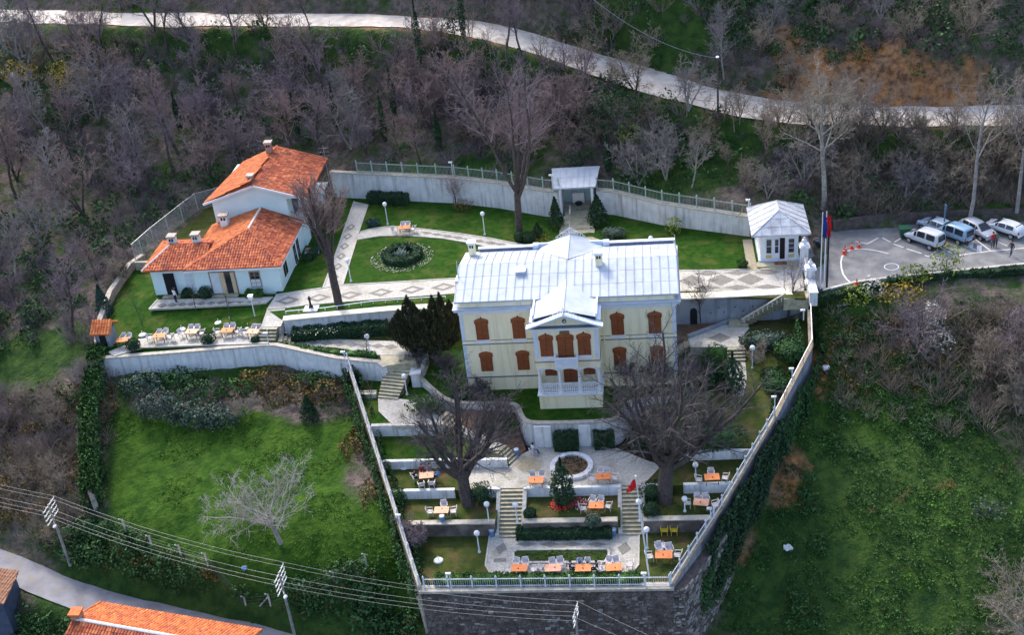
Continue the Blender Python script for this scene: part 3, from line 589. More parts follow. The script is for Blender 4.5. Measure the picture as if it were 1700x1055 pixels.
for x in (-.75,.75): MB().add([(x-.07,PYF-.1,5.13),(x+.07,PYF-.1,5.13),(x+.07,-4.3,5.13),(x-.07,-4.3,5.13),(x-.07,PYF-.1,4.6),(x+.07,PYF-.1,4.6)],[(0,1,2,3),(4,5,1,0),(3,2,5,4),(0,3,4),(1,5,2)]).build('bracket', M['whitepaint'], bl)
# pediment with raking cornice and emblem
MB().yprism([(PX0-.05,9.0),(PX1+.05,9.0),(0.05,10.15)], PYF, PYF+.3).build('pediment', M['yellow'], man)
q = MB()
for s, xe in ((-1, PX0-.48), (1, PX1+.48)):
    q.bar((xe, PYF-.3, 9.03), (.05, PYF-.3, 10.28), .7, .16, up=(0,0,1))
q.build('raking_cornice', M['bluewhite'], man)
MB().box(PX0-.42, PYF-.42, 8.98, PX1+.42, PYF, 9.06).build('pediment_shelf', M['slate'], man)
q = MB().lathe([(.2,-.03),(.2,.03),(.13,.05)], (0,0,0), 14); o = q.build('emblem', mat('emblem_dark', (0.09,0.11,0.13), None, .5), man, local=True); o.rotation_euler = (math.pi/2,0,0); o.location = Vector((.05,PYF-.03,9.5))-wloc(man)
o = MB().lathe([(.08,.0),(.08,.03)], (0,0,0), 10).build('emblem_heart', M['whitepaint'], o, local=True); o.location = (0.03,0,.05)
# roofs: base slopes, then sheets
SL = (11.1-9.95)/5.0
rb = MB().add([(-10.35,-.15,9.90),(10.35,-.15,9.90),(10.35,5,11.05),(-10.35,5,11.05),(10.35,9.7,9.97),(-10.35,9.7,9.97),(-10.35,-.15,9.80),(10.35,-.15,9.80),(-10.35,9.7,9.8),(10.35,9.7,9.8)],
   [(0,1,2,3),(3,2,4,5),(6,7,1,0),(8,6,0,3,5),(7,9,4,2,1),(7,6,8,9)]).build('roof', M['zinc'], man)
boxes('attic_wall', M['yellow'], man, [(-9.8,.04,9.30,PX0-.3,.1,9.80),(PX1+.3,.04,9.30,9.8,.1,9.80),(-9.85,.1,9.3,9.85,9.6,9.79)])
for x in (-7.1,-4.3,5.2,7.7): MB().box(x-.08,-.03,9.31,x+.08,.04,9.79).build('attic_pilaster', M['whitepaint'], man)
def sheets(parent, o, u, v, lu, lv, n, rows, m, skip=None, name='roof_sheet'):
    """rows of raised roof sheets: o origin, u along eave, v up the slope (unit), lu, lv lengths"""
    o, u, v = Vector(o), Vector(u).normalized(), Vector(v).normalized(); w = u.cross(v).normalized(); off = wloc(parent)
    cu, cv = lu/n, lv/rows; g = .018
    me = None
    for r in range(rows):
        for i in range(n):
            c = o+u*(i+.5)*cu+v*(r+.5)*cv
            if skip and skip(c): continue
            if me is None:
                mb = MB(); q = []
                for sz in (0.0,.03):
                    for su, sv in ((-1,-1),(1,-1),(1,1),(-1,1)): q.append(u*su*(cu/2-g)+v*sv*(cv/2-.02)+w*sz)
                mb.add(q, [(4,5,6,7),(0,1,5,4),(1,2,6,5),(2,3,7,6),(3,0,4,7)])
                # standing seam on one edge
                q2 = []
                for sz in (.03,.075):
                    for su, sv in ((-1,-1),(-.9,-1),(-.9,1),(-1,1)): q2.append(u*su*(cu/2-g)+v*sv*cv/2+w*sz)
                mb.add(q2, [(4,5,6,7),(0,1,5,4),(1,2,6,5),(2,3,7,6),(3,0,4,7)])
                me = mb.mesh(name)
            link(name, me, m, parent, c-off+w*(.004 if (i+r) % 2 else .008))
def in_dormer(c): return abs(c.x-.05) < 2.95 and c.y < 3.0-(abs(c.x)*.85)
sheets(rb, (-10.3,-.15,9.905), (1,0,0), (0,1,SL), 20.6, 5.28, 26, 3, M['zinc'])
def in_back(c): return abs(c.x) < 2.9 and c.y > 5.6+abs(c.x)*.95
sheets(rb, (10.3,9.7,9.975), (-1,0,0), (0,-1,.2287), 20.6, 4.82, 26, 3, M['zinc'])
MB().tube((-10.35,5,11.08),(10.35,5,11.08),.06,n=6).build('ridge_cap', M['zinc'], rb)
# front gable roof over the porch
pz0, pz1 = 9.78, 10.5
f = MB().add([(-2.75,PYF+.1,pz0),(.05,PYF+.1,pz1),(2.85,PYF+.1,pz0),(2.85,1.0,pz0),(.05,2.6,pz1),(-2.75,1.0,pz0)],[(0,1,4,5),(1,2,3,4)])
f.add([(-2.75,PYF+.1,9.05),(2.85,PYF+.1,9.05),(2.85,.5,9.3),(-2.75,.5,9.3)],[(0,1,2,3)])
pr_ = f.build('porch_roof', M['zinc'], man)
for s in (-1,1):
    x0 = .05; u = Vector((0,-s*1,0)) if s > 0 else Vector((0,1,0))
    vs = Vector((-s*2.8,0,pz1-pz0)); L = vs.length
    sheets(pr_, (x0+s*2.8, (PYF+.1) if s < 0 else (PYF+.1+5.4), pz0+.004), (0,1,0) if s < 0 else (0,-1,0), vs, 5.4, L, 5, 2, M['zinc'], lambda c: c.y > 1.0+(2.75-abs(c.x))*.45)
MB().tube((.05,PYF-.1,pz1+.02),(.05,2.6,pz1+.03),.05,n=6).build('ridge_cap', M['zinc'], pr_)
boxes('porch_gutter', M['bluewhite'], man, [(PX0-.30,PYF+.4,9.02,PX0+.14,.0,9.28),(PX1-.14,PYF+.4,9.02,PX1+.30,.0,9.28)])
MB().box(PX0-.02,PYF+.35,9.28,PX0+.12,1.0,9.98).build('porch_parapet', M['whitepaint'], man); MB().box(PX1-.12,PYF+.35,9.28,PX1+.02,1.0,9.98).build('porch_parapet', M['whitepaint'], man)
# back gable
f = MB().add([(-3.0,10.5,10.0),(.1,10.5,11.1),(3.2,10.5,10.0),(3.2,9.0,10.15),(.1,5.2,11.12),(-3.0,9.0,10.15),(-3.0,10.5,8.8),(3.2,10.5,8.8)],[(5,4,1,0),(4,3,2,1),(0,1,2,7,6)])
bg = f.build('back_gable_roof', M['zinc'], man); MB().tube((.1,5.2,11.14),(.1,10.55,11.12),.05,n=6).build('ridge_cap', M['zinc'], bg)
# back parapet, stepped beside the gable
boxes('back_parapet', M['bluewhite'], man, [(-9.0,9.72,9.4,-3.6,10.1,10.3),(3.9,9.72,9.4,10.2,10.1,10.3)])
boxes('parapet_coping', M['whitepaint'], man, [(-9.05,9.68,10.3,-3.6,10.14,10.36),(3.9,9.68,10.3,10.25,10.14,10.36)])
MB().box(-3.6,9.66,9.4,-3.05,10.2,10.5).box(-3.05,10.0,9.4,-1.2,10.2,10.45).build('parapet_pier', M['bluewhite'], man); MB().box(3.3,9.66,9.4,3.9,10.2,10.5).box(1.4,10.0,9.4,3.3,10.2,10.45).build('parapet_pier', M['bluewhite'], man)
boxes('parapet_flashing', M['slate'], man, [(-8.95,9.6,9.62,-3.65,9.715,10.28),(3.95,9.6,9.62,10.1,9.715,10.28)])
# pierced gable crests with finials
def crest(x, y, z, name):
    mb = MB().tube((x,y,z-.1),(x,y,z+1.35),.035,.015,6)
    for s in (-1,1):
        for i in range(6):
            t = i/6; a = Vector((x+s*t*1.5,y,z-.05-t*.62)); r = .22*(1-t)+.08
            pr = None
            for k in range(9):
                an = math.pi*2*k/8; p = a+Vector((s*math.cos(an)*r+s*.1,0,math.sin(an)*r+r))
                if pr is not None: mb.tube(pr, p, .028, n=4, cap=False)
                pr = p
    mb.build(name, M['whiteiron'], man)
crest(.05, PYF-.35, 10.4, 'gable_crest'); crest(.1, 10.62, 11.15, 'gable_crest')
MB().tube((-10.25,3.4,10.6),(-10.2,3.4,12.4),.07,.02,6).box(-10.45,2.6,9.9,-10.2,3.8,10.7).build('finial', M['whiteiron'], man); MB().tube((10.25,7.5,10.4),(10.25,7.5,12.0),.06,.02,6).build('finial', M['whiteiron'], man)
def chimney(parent, x, y, z0, z1, w, m, capm, name='chimney', holes=True):
    c = MB().box(x-w/2,y-w/2,z0,x+w/2,y+w/2,z1-.3).build(name, m, parent)
    MB().box(x-w/2-.12,y-w/2-.12,z1-.12,x+w/2+.12,y+w/2+.12,z1).box(x-w/2-.05,y-w/2-.05,z1-.3,x+w/2+.05,y+w/2+.05,z1-.123).build('chimney_cap', capm, c)
    if holes: MB().box(x-w*.3,y-w/2-.06,z1-.62,x-w*.08,y-w/2-.002,z1-.33).box(x+w*.08,y-w/2-.06,z1-.62,x+w*.3,y-w/2-.002,z1-.33).build('flue_opening', M['dark'], c)
    return c
chimney(man, -9.45, 8.5, 9.7, 11.85, .62, M['yellow'], M['whitepaint']); chimney(man, 3.08, 4.3, 10.2, 12.3, .66, M['yellow'], M['whitepaint'])
h_ = MB().box(-4.75,3.2,10.5,-3.85,4.2,11.05).build('roof_hatch', M['zinc'], man); MB().box(-4.8,3.12,11.05,-3.8,4.25,11.12).build('hatch_lid', M['whitepaint'], h_)

# ------------------------------------------------------------------ clay tile roofs
def tiles(parent, poly, m, w=.30, ln=.42, name='roof_tiles', seed=1):
    """barrel tiles laid on a roof plane; poly[0]->poly[1] is the eave"""
    r = random.Random(seed); p = [Vector(q) for q in poly]; u = (p[1]-p[0]).normalized(); nrm = (p[1]-p[0]).cross(p[-1]-p[0]).normalized()
    if nrm.z < 0: nrm = -nrm
    v = nrm.cross(u).normalized()
    if v.z < 0: v = -v
    uv = [((q-p[0]).dot(u), (q-p[0]).dot(v)) for q in p]
    u0, u1 = min(a[0] for a in uv), max(a[0] for a in uv); v1 = max(a[1] for a in uv)
    cs = []; nu = int((u1-u0)/w); nv = int(v1/ln)+1
    X, Y = np.meshgrid(u0+(np.arange(nu)+.5)*w, (np.arange(nv)+.5)*ln); ok = inside(uv, X, Y)
    k = 4; ang = [math.pi*i/k for i in range(k+1)]; V = []; F = []
    for x, y in zip(X[ok], Y[ok]):
        x += r.uniform(-.02,.02); y += r.uniform(-.02,.02); b = len(V); tw = r.uniform(-.012,.012); hh = .075+r.uniform(-.012,.012)
        for e, rr, lift in ((-ln*.55,w*.5,.035),(ln*.55,w*.44,.0)):
            for a in ang:
                V.append(p[0]+u*(x-math.cos(a)*rr+tw*e*10*.1)+v*(y+e)+nrm*(math.sin(a)*hh+lift))
        for i in range(k): F.append((b+i, b+i+1, b+k+2+i, b+k+1+i))
    off = wloc(parent); V = np.array(V)-np.array(off)
    o = link(name, np_mesh(name, V, np.array(F)), m, parent); kind(o, 'stuff'); return o
def caps(parent, a, b, m, name='ridge_cap', r=.12, step=.42):
    a, b = Vector(a), Vector(b); n = max(1, int((b-a).length/step)); mb = MB()
    for i in range(n): mb.tube(a.lerp(b, i/n), a.lerp(b, (i+1.05)/n), r*1.05, r*.9, 7)
    return mb.build(name, m, parent)
def slabpoly(parent, polys, m, name='roof', drop=.14):
    mb = MB()
    for q in polys:
        n = len(q); mb.add([tuple(x) for x in q]+[(x[0],x[1],x[2]-drop) for x in q], [tuple(range(n)), tuple(range(2*n-1,n-1,-1))]+[(i,n+i,n+(i+1)%n,(i+1)%n) for i in range(n)])
    return mb.build(name, m, parent)
# ------------------------------------------------------------------ outbuilding with red roofs
hb = empty('outbuilding', 'pale mint outbuilding with stepped red tile roofs left of the lawn', 'house', (-38, 20, 4.0))
MB().box(-40.6,13.9,3.6,-31.2,24.4,7.35).build('wall', M['mint'], hb); MB().box(-45.5,14.4,3.6,-40.602,20.4,7.25).build('wall', M['mint'], hb)
MB().box(-40.9,24.402,3.6,-32.3,35,10.15).build('wall', M['mint'], hb)
MB().box(-32.298,24.402,3.6,-30.9,34.8,7.1).build('wall', M['mint'], hb)
ez = 7.42; A = (-41.4,13.45,ez); B = (-30.75,13.45,ez); Cc = (-30.75,24.39,ez); R1 = (-35.4,19.0,9.25); R2 = (-35.4,24.39,9.25); D = (-41.4,24.39,ez)
lr = slabpoly(hb, [[A,B,R1],[B,Cc,R2,R1],[D,A,R1,R2]], M['tile'])
for i, q in enumerate([[A,B,R1],[B,Cc,R2,R1],[D,A,R1,R2]]): tiles(lr, q, M['tile'] if i < 2 else M['tilebrightsun'], seed=i)  # left slope in the brighter tile: its sunlight is in the colour
caps(lr, R1, R2, M['mortarwhite'], r=.15); caps(lr, A, R1, M['tile']); caps(lr, B, R1, M['tile'])
S0 = (-46.2,13.95,7.3); S1 = (-41.2,13.95,7.3); S2 = (-46.2,21.0,7.3); S3 = (-41.2,21.0,7.3); T1 = (-43.9,17.5,8.55); T2 = (-39.4,17.5,8.55)
S1b = (-39.4,13.95,7.3); S3b = (-39.4,21,7.3)
sr = slabpoly(hb, [[S0,S1b,T2,T1],[S2,S0,T1],[S3b,S2,T1,T2]], M['tile'])
for i, q in enumerate([[S0,S1b,T2,T1],[S2,S0,T1],[S3b,S2,T1,T2]]): tiles(sr, q, M['tile'] if i != 1 else M['tilebrightsun'], seed=5+i)  # left hip end coloured as sunlit
caps(sr, T1, T2, M['tile']); caps(sr, S0, T1, M['mortarwhite'], r=.13); caps(sr, S2, T1, M['tile'])
u0, u1, uy0, uy1, ue, ur, ux = -41.75, -29.8, 24.0, 35.2, 10.25, 12.15, -35.7
G0=(u0,uy0,ue); G1=(u1,uy0,ue); G2=(u1,uy1,ue); G3=(u0,uy1,ue); K1=(ux,uy0,ur); K2=(ux,uy1,ur)
G3b=(u0+1.6,uy1,ue+.1)
rr_ = slabpoly(hb, [[G1,G2,K2,K1],[G3b,G0,K1,K2]], M['tile'])
tiles(rr_, [G1,G2,K2,K1], M['tile'], seed=11); tiles(rr_, [G3b,G0,K1,K2], M['tilebrightsun'], seed=12); caps(rr_, K1, K2, M['tile'])  # right slope plain tile, left slope with sunlight painted in
MB().yprism([(-40.9,10.15),(-31.0,10.15),(-35.7,11.9)], 24.402, 24.6).build('gable_wall', M['mint'], hb)
q = MB(); q.bar((u0,uy0-.06,ue-.22),(ux,uy0-.06,ur-.22),.1,.24); q.bar((ux,uy0-.06,ur-.22),(u1,uy0-.06,ue-.22),.1,.24); q.build('bargeboard', M['whitepaint'], hb)
MB().box(-41.4,13.40,7.18,-30.7,13.5,7.36).box(-30.78,13.5,7.18,-30.68,25,7.36).build('gutter', M['whitepaint'], hb)
# upstairs balcony on the right side
bc = MB().box(-32.298,24.9,7.1,-30.3,34.9,7.28).build('balcony', M['whitepaint'], hb)
q = MB()
for y in np.arange(25.2,34.9,.4): q.tube((-30.4,y,7.28),(-30.4,y,8.2),.025,n=4)
for x in np.arange(-32,-30.4,.3): q.tube((x,25.0,7.28),(x,25.0,8.2),.025,n=4)
q.bar((-30.4,24.95,8.2),(-30.4,34.9,8.2),.06,.06); q.bar((-32.2,25.0,8.2),(-30.4,25.0,8.2),.06,.06); q.build('balcony_railing', M['timber'], bc)
MB().box(-30.5,24.92,7.29,-30.35,25.06,10.1).build('balcony_post', M['whitepaint'], bc); MB().box(-30.5,30,7.29,-30.35,30.15,10.1).build('balcony_post', M['whitepaint'], bc)
MB().box(-32.29,26.2,7.3,-32.24,28.2,9.3).build('balcony_door', M['glass'], hb); MB().box(-32.29,30.2,7.9,-32.24,32.2,9.3).build('window', M['glass'], hb)
def pane_window(cx, y, z0, w, h, m='palepane', frame='whitepaint', parent=hb, cols=2, rows=3, name='window'):
    o = MB().box(cx-w/2-.08,y-.06,z0-.08,cx+w/2+.08,y-.002,z0+h+.08).build(name, M[frame], parent)
    mb = MB()
    cw, ch = w/cols, h/rows
    for i in range(cols):
        for j in range(rows):
            link('pane', MB().box(cx-w/2+i*cw+.03,y-.075,z0+j*ch+.03,cx-w/2+(i+1)*cw-.03,y-.061,z0+(j+1)*ch-.03).mesh('pane', wloc(o)), M['glass'] if (m == 'mixed' and j >= rows/2) else (M['palepane'] if m == 'mixed' else M[m]), o)
    return o
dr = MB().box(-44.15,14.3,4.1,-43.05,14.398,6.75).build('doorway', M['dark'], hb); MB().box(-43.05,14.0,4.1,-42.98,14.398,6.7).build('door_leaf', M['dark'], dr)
MB().box(-44.25,14.32,6.75,-42.95,14.39,6.85).build('door_frame', M['whitepaint'], dr)
pane_window(-41.4, 14.4, 4.9, .9, 1.7); pane_window(-33.9, 13.9, 4.95, 1.05, 1.75, 'mixed', 'brick', cols=2, rows=4)
# wide glazed entrance with folded timber leaves
en = MB().box(-38.9,13.82,3.95,-36.0,13.898,6.95).build('entrance', M['timber'], hb)
MB().box(-38.75,13.76,4.35,-37.75,13.818,6.85).build('curtain_pane', M['palepane'], en); MB().box(-37.7,13.7,4.3,-37.2,13.818,6.9).build('door_leaf', mat('pale_wood', (0.55,0.42,0.28), (0.62,0.48,0.33), .7, 4), en); MB().box(-37.15,13.78,4.3,-36.55,13.818,6.85).build('dark_pane', M['glass'], en); MB().box(-36.5,13.74,4.3,-36.1,13.818,6.85).build('door_leaf', mat('pale_wood', (0.55,0.42,0.28)), en)
MB().box(-38.9,13.2,3.9,-36.0,13.75,4.25).build('entrance_step', M['step'], hb); MB().box(-44.6,13.6,3.9,-42.6,14.29,4.12).build('entrance_step', M['step'], hb)
for y0, z0, dy, dz in ((15.2,5.0,1.5,1.7),(19.6,4.2,1.0,2.5),(21.0,4.2,1.0,2.5)):
    o = MB().box(-31.198,y0,z0,-31.12,y0+dy,z0+dz).build('window', M['whitepaint'], hb)
    for k in range(2): MB().box(-31.118,y0+.06+k*(dy/2),z0+.08,-31.10,y0+dy/2-.06+k*dy/2+.02,z0+dz-.08).build('pane', M['glass'], o)
for y0 in (26.3,29.5): 
    o = MB().box(-30.898,y0,4.3,-30.84,y0+1.3,6.5).build('window', M['timber'], hb); MB().box(-30.838,y0+.1,4.4,-30.82,y0+1.2,6.4).build('pane', M['glass'], o)
chimney(hb, -39.2, 22.6, 7.7, 9.55, .85, M['mint'], M['coping']); chimney(hb, -41.1, 18.2, 8.0, 9.5, .75, M['mint'], M['coping']); chimney(hb, -43.9, 18.4, 7.7, 9.3, .75, M['mint'], M['coping'])
chimney(hb, -36.2, 25.4, 11.7, 12.9, .6, M['brick'], M['coping']); chimney(hb, -36.1, 33.4, 11.8, 13.5, .7, M['brick'], M['coping'])
q = MB().tube((-30.4,36,6),(-30.4,36,11.5),.03,n=5)
for z in (10.2,10.7,11.2): q.tube((-31,36,z),(-29.8,36,z),.02,n=4)
one('television_aerial', q, M['steel'], 'thin television aerial beside the red roofed outbuilding', 'aerial')

# ------------------------------------------------------------------ gatehouse
gh = empty('gatehouse', 'small white gatehouse with grey hipped sheet roof beside the entrance', 'gatehouse', (20.9, 18, 4.2))
MB().box(19.0,15.5,4.0,22.8,20.6,7.7).build('wall', M['whitepaint'], gh); MB().box(18.85,15.35,4.0,22.95,20.7,4.6).build('plinth', M['bluewhite'], gh); MB().box(18.9,15.38,7.35,22.9,20.65,7.55).build('cornice', M['whitepaint'], gh)
e = 7.72; a,b,c_,d = (18.05,14.75,e),(23.95,14.75,e),(23.95,21.4,e),(18.05,21.4,e); k1,k2 = (21.0,17.3,9.25),(21.0,19.6,9.25)
gr = slabpoly(gh, [[a,b,k1],[b,c_,k2,k1],[c_,d,k2],[d,a,k1,k2]], M['zincgrey'], drop=.16)
def seams(parent, poly, n, rows, m):
    p = [Vector(q) for q in poly]; u = (p[1]-p[0]); nrm = u.cross(p[-1]-p[0]).normalized(); L = u.length; u.normalize(); v = nrm.cross(u).normalized()
    if v.z < 0: v = -v; 
    nrm = u.cross(v); nrm = nrm if nrm.z > 0 else -nrm
    uv = [((q-p[0]).dot(u),(q-p[0]).dot(v)) for q in p]; mb = MB()
    def span(val, ax):
        r = []
        for i in range(len(uv)):
            a, b = uv[i], uv[(i+1)%len(uv)]
            if (a[ax]-val)*(b[ax]-val) < 0: t = (val-a[ax])/(b[ax]-a[ax]); r.append(a[1-ax]+t*(b[1-ax]-a[1-ax]))
        return (min(r), max(r)) if len(r) >= 2 else None
    for i in range(1,n):
        s = span(L*i/n, 0)
        if s and s[1]-s[0] > .1: mb.bar(p[0]+u*L*i/n+v*s[0], p[0]+u*L*i/n+v*s[1], .05, .05, up=nrm)
    hm = max(a[1] for a in uv)
    for i in range(1,rows):
        s = span(hm*i/rows, 1)
        if s and s[1]-s[0] > .1: mb.bar(p[0]+v*hm*i/rows+u*s[0], p[0]+v*hm*i/rows+u*s[1], .035, .025, up=nrm)
    mb.build('roof_seam', m, parent)
for q in ([a,b,k1],[b,c_,k2,k1],[c_,d,k2],[d,a,k1,k2]): seams(gr, q, 6, 3, M['zincgrey'])
q = MB()
for s, t in ((a,k1),(b,k1),(c_,k2),(d,k2),(k1,k2)): q.tube(s, t, .06, n=5)
q.build('ridge_cap', M['zincgrey'], gr)
for cx, hh in ((19.85,2),(20.63,1)):
    pane_window(cx, 15.5, 5.3, .55 if hh == 2 else .4, 1.6, 'glass', 'bluewhite', gh, 1, 2)
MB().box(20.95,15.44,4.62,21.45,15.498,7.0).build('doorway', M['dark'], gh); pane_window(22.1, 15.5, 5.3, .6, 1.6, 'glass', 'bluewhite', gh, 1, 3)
for cx in (19.85,22.1): MB().box(cx-.3,15.47,4.72,cx+.3,15.499,5.1).build('wall_panel', mat('ochre_panel', (0.60,0.45,0.22)), gh)
MB().box(20.3,15.46,4.62,20.9,15.499,5.2).build('door_leaf', M['whitepaint'], gh)
MB().box(18.6,14.3,4.0,23.0,15.34,4.42).box(18.9,13.9,4.0,23.0,14.298,4.30).build('entrance_step', M['step'], gh); MB().box(20.4,14.5,4.42,21.6,15.2,4.45).build('door_mat', M['rust'], gh)
MB().box(17.6,13.9,4.1,18.58,20.8,4.26).build('side_paving', M['gravel'], gh)

# gate piers and low parapet
def pier(x, y, z, h, w, lab):
    r = empty('gate_pier', lab, 'gate pier', (x, y, z), group='white gate piers by the gatehouse')
    MB().box(-w/2-.08,-w/2-.08,0,w/2+.08,w/2+.08,.4).build('pier_base', M['whitepaint'], r, True); MB().box(-w/2,-w/2,.4,w/2,w/2,h-.3).build('pier_shaft', M['whitewall'], r, True)
    MB().box(-w/2-.15,-w/2-.15,h-.3,w/2+.15,w/2+.15,h-.15).box(-w/2-.05,-w/2-.05,h-.15,w/2+.05,w/2+.05,h).build('pier_cap', M['whitepaint'], r, True)
    MB().lathe([(.1,h),(.12,h+.1),(.26,h+.22),(.28,h+.38),(.2,h+.5),(.08,h+.58),(.12,h+.68),(.02,h+.8)], (0,0,0), 10).build('finial', M['whitewall'], r, True, True)
pier(23.2, 14.0, 4.1, 2.9, .75, 'white gate pier with urn finial touching the gatehouse corner'); pier(23.4, 10.6, 4.1, 2.2, .8, 'white gate pier with urn finial nearest the flagpoles')
one('parapet_wall', MB().box(23.0,7.4,3.6,23.75,10.15,5.0).box(22.95,7.35,5.0,23.8,10.15,5.12), M['whitewall'], 'short white parapet wall below the front gate pier', 'wall')
one('landing_slab', MB().box(20.6,8.0,2.9,22.98,9.28,4.19), M['step'], 'pale landing slab at the head of the concrete garden stairs', 'landing')
q = MB()
for i in range(8): q.tube((23.1,11.1+i*.32,4.3),(23.1,11.1+i*.32,6.2),.025,n=4)
q.bar((23.1,11.0,6.0),(23.1,13.6,6.0),.05,.06); q.bar((23.1,11.0,4.5),(23.1,13.6,4.5),.05,.06)
one('iron_gate', q, M['whiteiron'], 'white iron bar gate between the two urn-topped piers', 'gate')

# ------------------------------------------------------------------ fountain pavilion in the back wall
pv = empty('fountain_pavilion', 'small open pavilion with pale sheet roof set into the back wall', 'pavilion', (-.3, 30, 4.2))
MB().box(-2.2,31.3,3.5,1.6,31.6,8.0).build('back_wall', M['blueglass'], pv)
for x in (-2.25,1.35): MB().box(x,28.6,3.5,x+.3,31.29,7.6).build('side_wall', M['whitewall'], pv)
for x in (-2.1,1.5): MB().box(x-.12,28.35,4.2,x+.12,28.59,8.0).build('post', M['whitepaint'], pv)
pr4 = [(-2.75,27.9,8.1),(1.95,27.9,8.1),(2.4,32.0,8.75),(-3.1,32.0,8.75)]
sp = slabpoly(pv, [pr4], M['zinc'], drop=.18); seams(sp, pr4, 7, 2, M['zinc'])
MB().box(-1.95,29.2,4.2,1.35,31.29,4.75).build('platform', M['step'], pv); MB().box(-.9,30.9,4.75,.45,31.29,6.0).build('fountain_slab', M['whitepaint'], pv); MB().lathe([(.3,4.75),(.45,5.0),(.4,5.05)], (-.2,30.4,0), 12).build('basin', M['bronze'], pv)
for i in range(5): MB().box(-1.7-.12*i,27.9-i*.95,4.0,1.1+.16*i,28.9-i*.95-.02,4.75-.11*i).build('step', M['step'], pv)
MB().box(-1.2,28.0,4.77,-1.05,29.2,5.3).build('cheek_wall', M['whitepaint'], pv)
# corner hut
hut = empty('corner_hut', 'tiny corner hut with a red tile roof at the far left wall', 'hut', (-48.6, 7.2, 2.8))
hut_c = P(175, 575, 2.9)
hx, hy = hut_c.x, hut_c.y+.6
MB().box(hx-.8,hy-.7,2.6,hx+.8,hy+.9,4.6).build('wall', M['darkconc'], hut)
q = [[(hx-1.1,hy-1.0,4.55),(hx+1.1,hy-1.0,4.55),(hx+1.1,hy+.2,5.4),(hx-1.1,hy+.2,5.4)],[(hx+1.1,hy+1.3,4.7),(hx-1.1,hy+1.3,4.7),(hx-1.1,hy+.2,5.4),(hx+1.1,hy+.2,5.4)]]
s_ = slabpoly(hut, q, M['tilebrightsun']); tiles(s_, q[0], M['tilebrightsun'], seed=31); tiles(s_, q[1], M['tilebrightsun'], seed=32)
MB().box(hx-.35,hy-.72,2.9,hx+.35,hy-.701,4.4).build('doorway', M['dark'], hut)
# ------------------------------------------------------------------ village houses below the road
vh = empty('village_house', 'bright orange tiled village house cut off by the bottom edge', 'house', (-34, -25, -10))
E1, E2 = P(168,1001,-7.2), P(436,1047,-7.2); dv = (E2-E1); dn = Vector((dv.y, -dv.x, 0)).normalized()
if dn.y > 0: dn = -dn
Ra, Rb_ = E1+dn*3.6+Vector((0,0,1.5)), E2+dn*3.6+Vector((0,0,1.5)); Fa, Fb = E1+dn*7.2, E2+dn*7.2
sh = slabpoly(vh, [[E2,E1,Ra,Rb_],[Fa,Fb,Rb_,Ra]], M['tilebrightsun']); tiles(sh, [E2,E1,Ra,Rb_], M['tilebrightsun'], seed=41); tiles(sh, [Fa,Fb,Rb_,Ra], M['tile'], seed=42); caps(sh, Ra, Rb_, M['mortarwhite'], r=.17); caps(sh, E1+Vector((0,0,.05)), Ra, M['tilebrightsun'])  # rear slope takes the sunlit tile colour, front slope the darker one
w_ = [E1+dn*.4+dv.normalized()*.4, E2+dn*.4-dv.normalized()*.4, Fb-dn*.4-dv.normalized()*.4, Fa-dn*.4+dv.normalized()*.4]
MB().prism(w_, -13, -7.35).build('wall', M['coping'], vh)
MB().yprism([(0,0),(1,0),(1,1)],0,0.01)
cc = P(128,1024,-5.6); chimney(vh, cc.x, cc.y, -8, -5.0, .8, M['brick'], M['tilebrightsun'], holes=False)
vb = empty('village_shed', 'rusty brown roofed shed at the bottom left corner', 'shed', P(8, 1000, -9.5))
r0 = [P(-60,938,-6.6),P(30,951,-6.6),P(6,1003,-6.9),P(-80,990,-6.9)]
slabpoly(vb, [r0[::-1]], mat('brown_roof', (0.26,0.13,0.08), (0.36,0.19,0.12), .9, 2.0, .2, c3=(0.20,0.12,0.09)), drop=.15); s2 = vb.children[0]; tiles(s2, [r0[3],r0[2],r0[1],r0[0]], _mats['brown_roof'], seed=51)
MB().prism([r0[0].lerp(r0[2],.06), r0[1].lerp(r0[3],.06), r0[2].lerp(r0[0],.06), r0[3].lerp(r0[1],.06)], -12, -6.95).build('wall', mat('blue_shed_wall', (0.05,0.07,0.12), (0.08,0.10,0.16), .8, 2.0), vb)
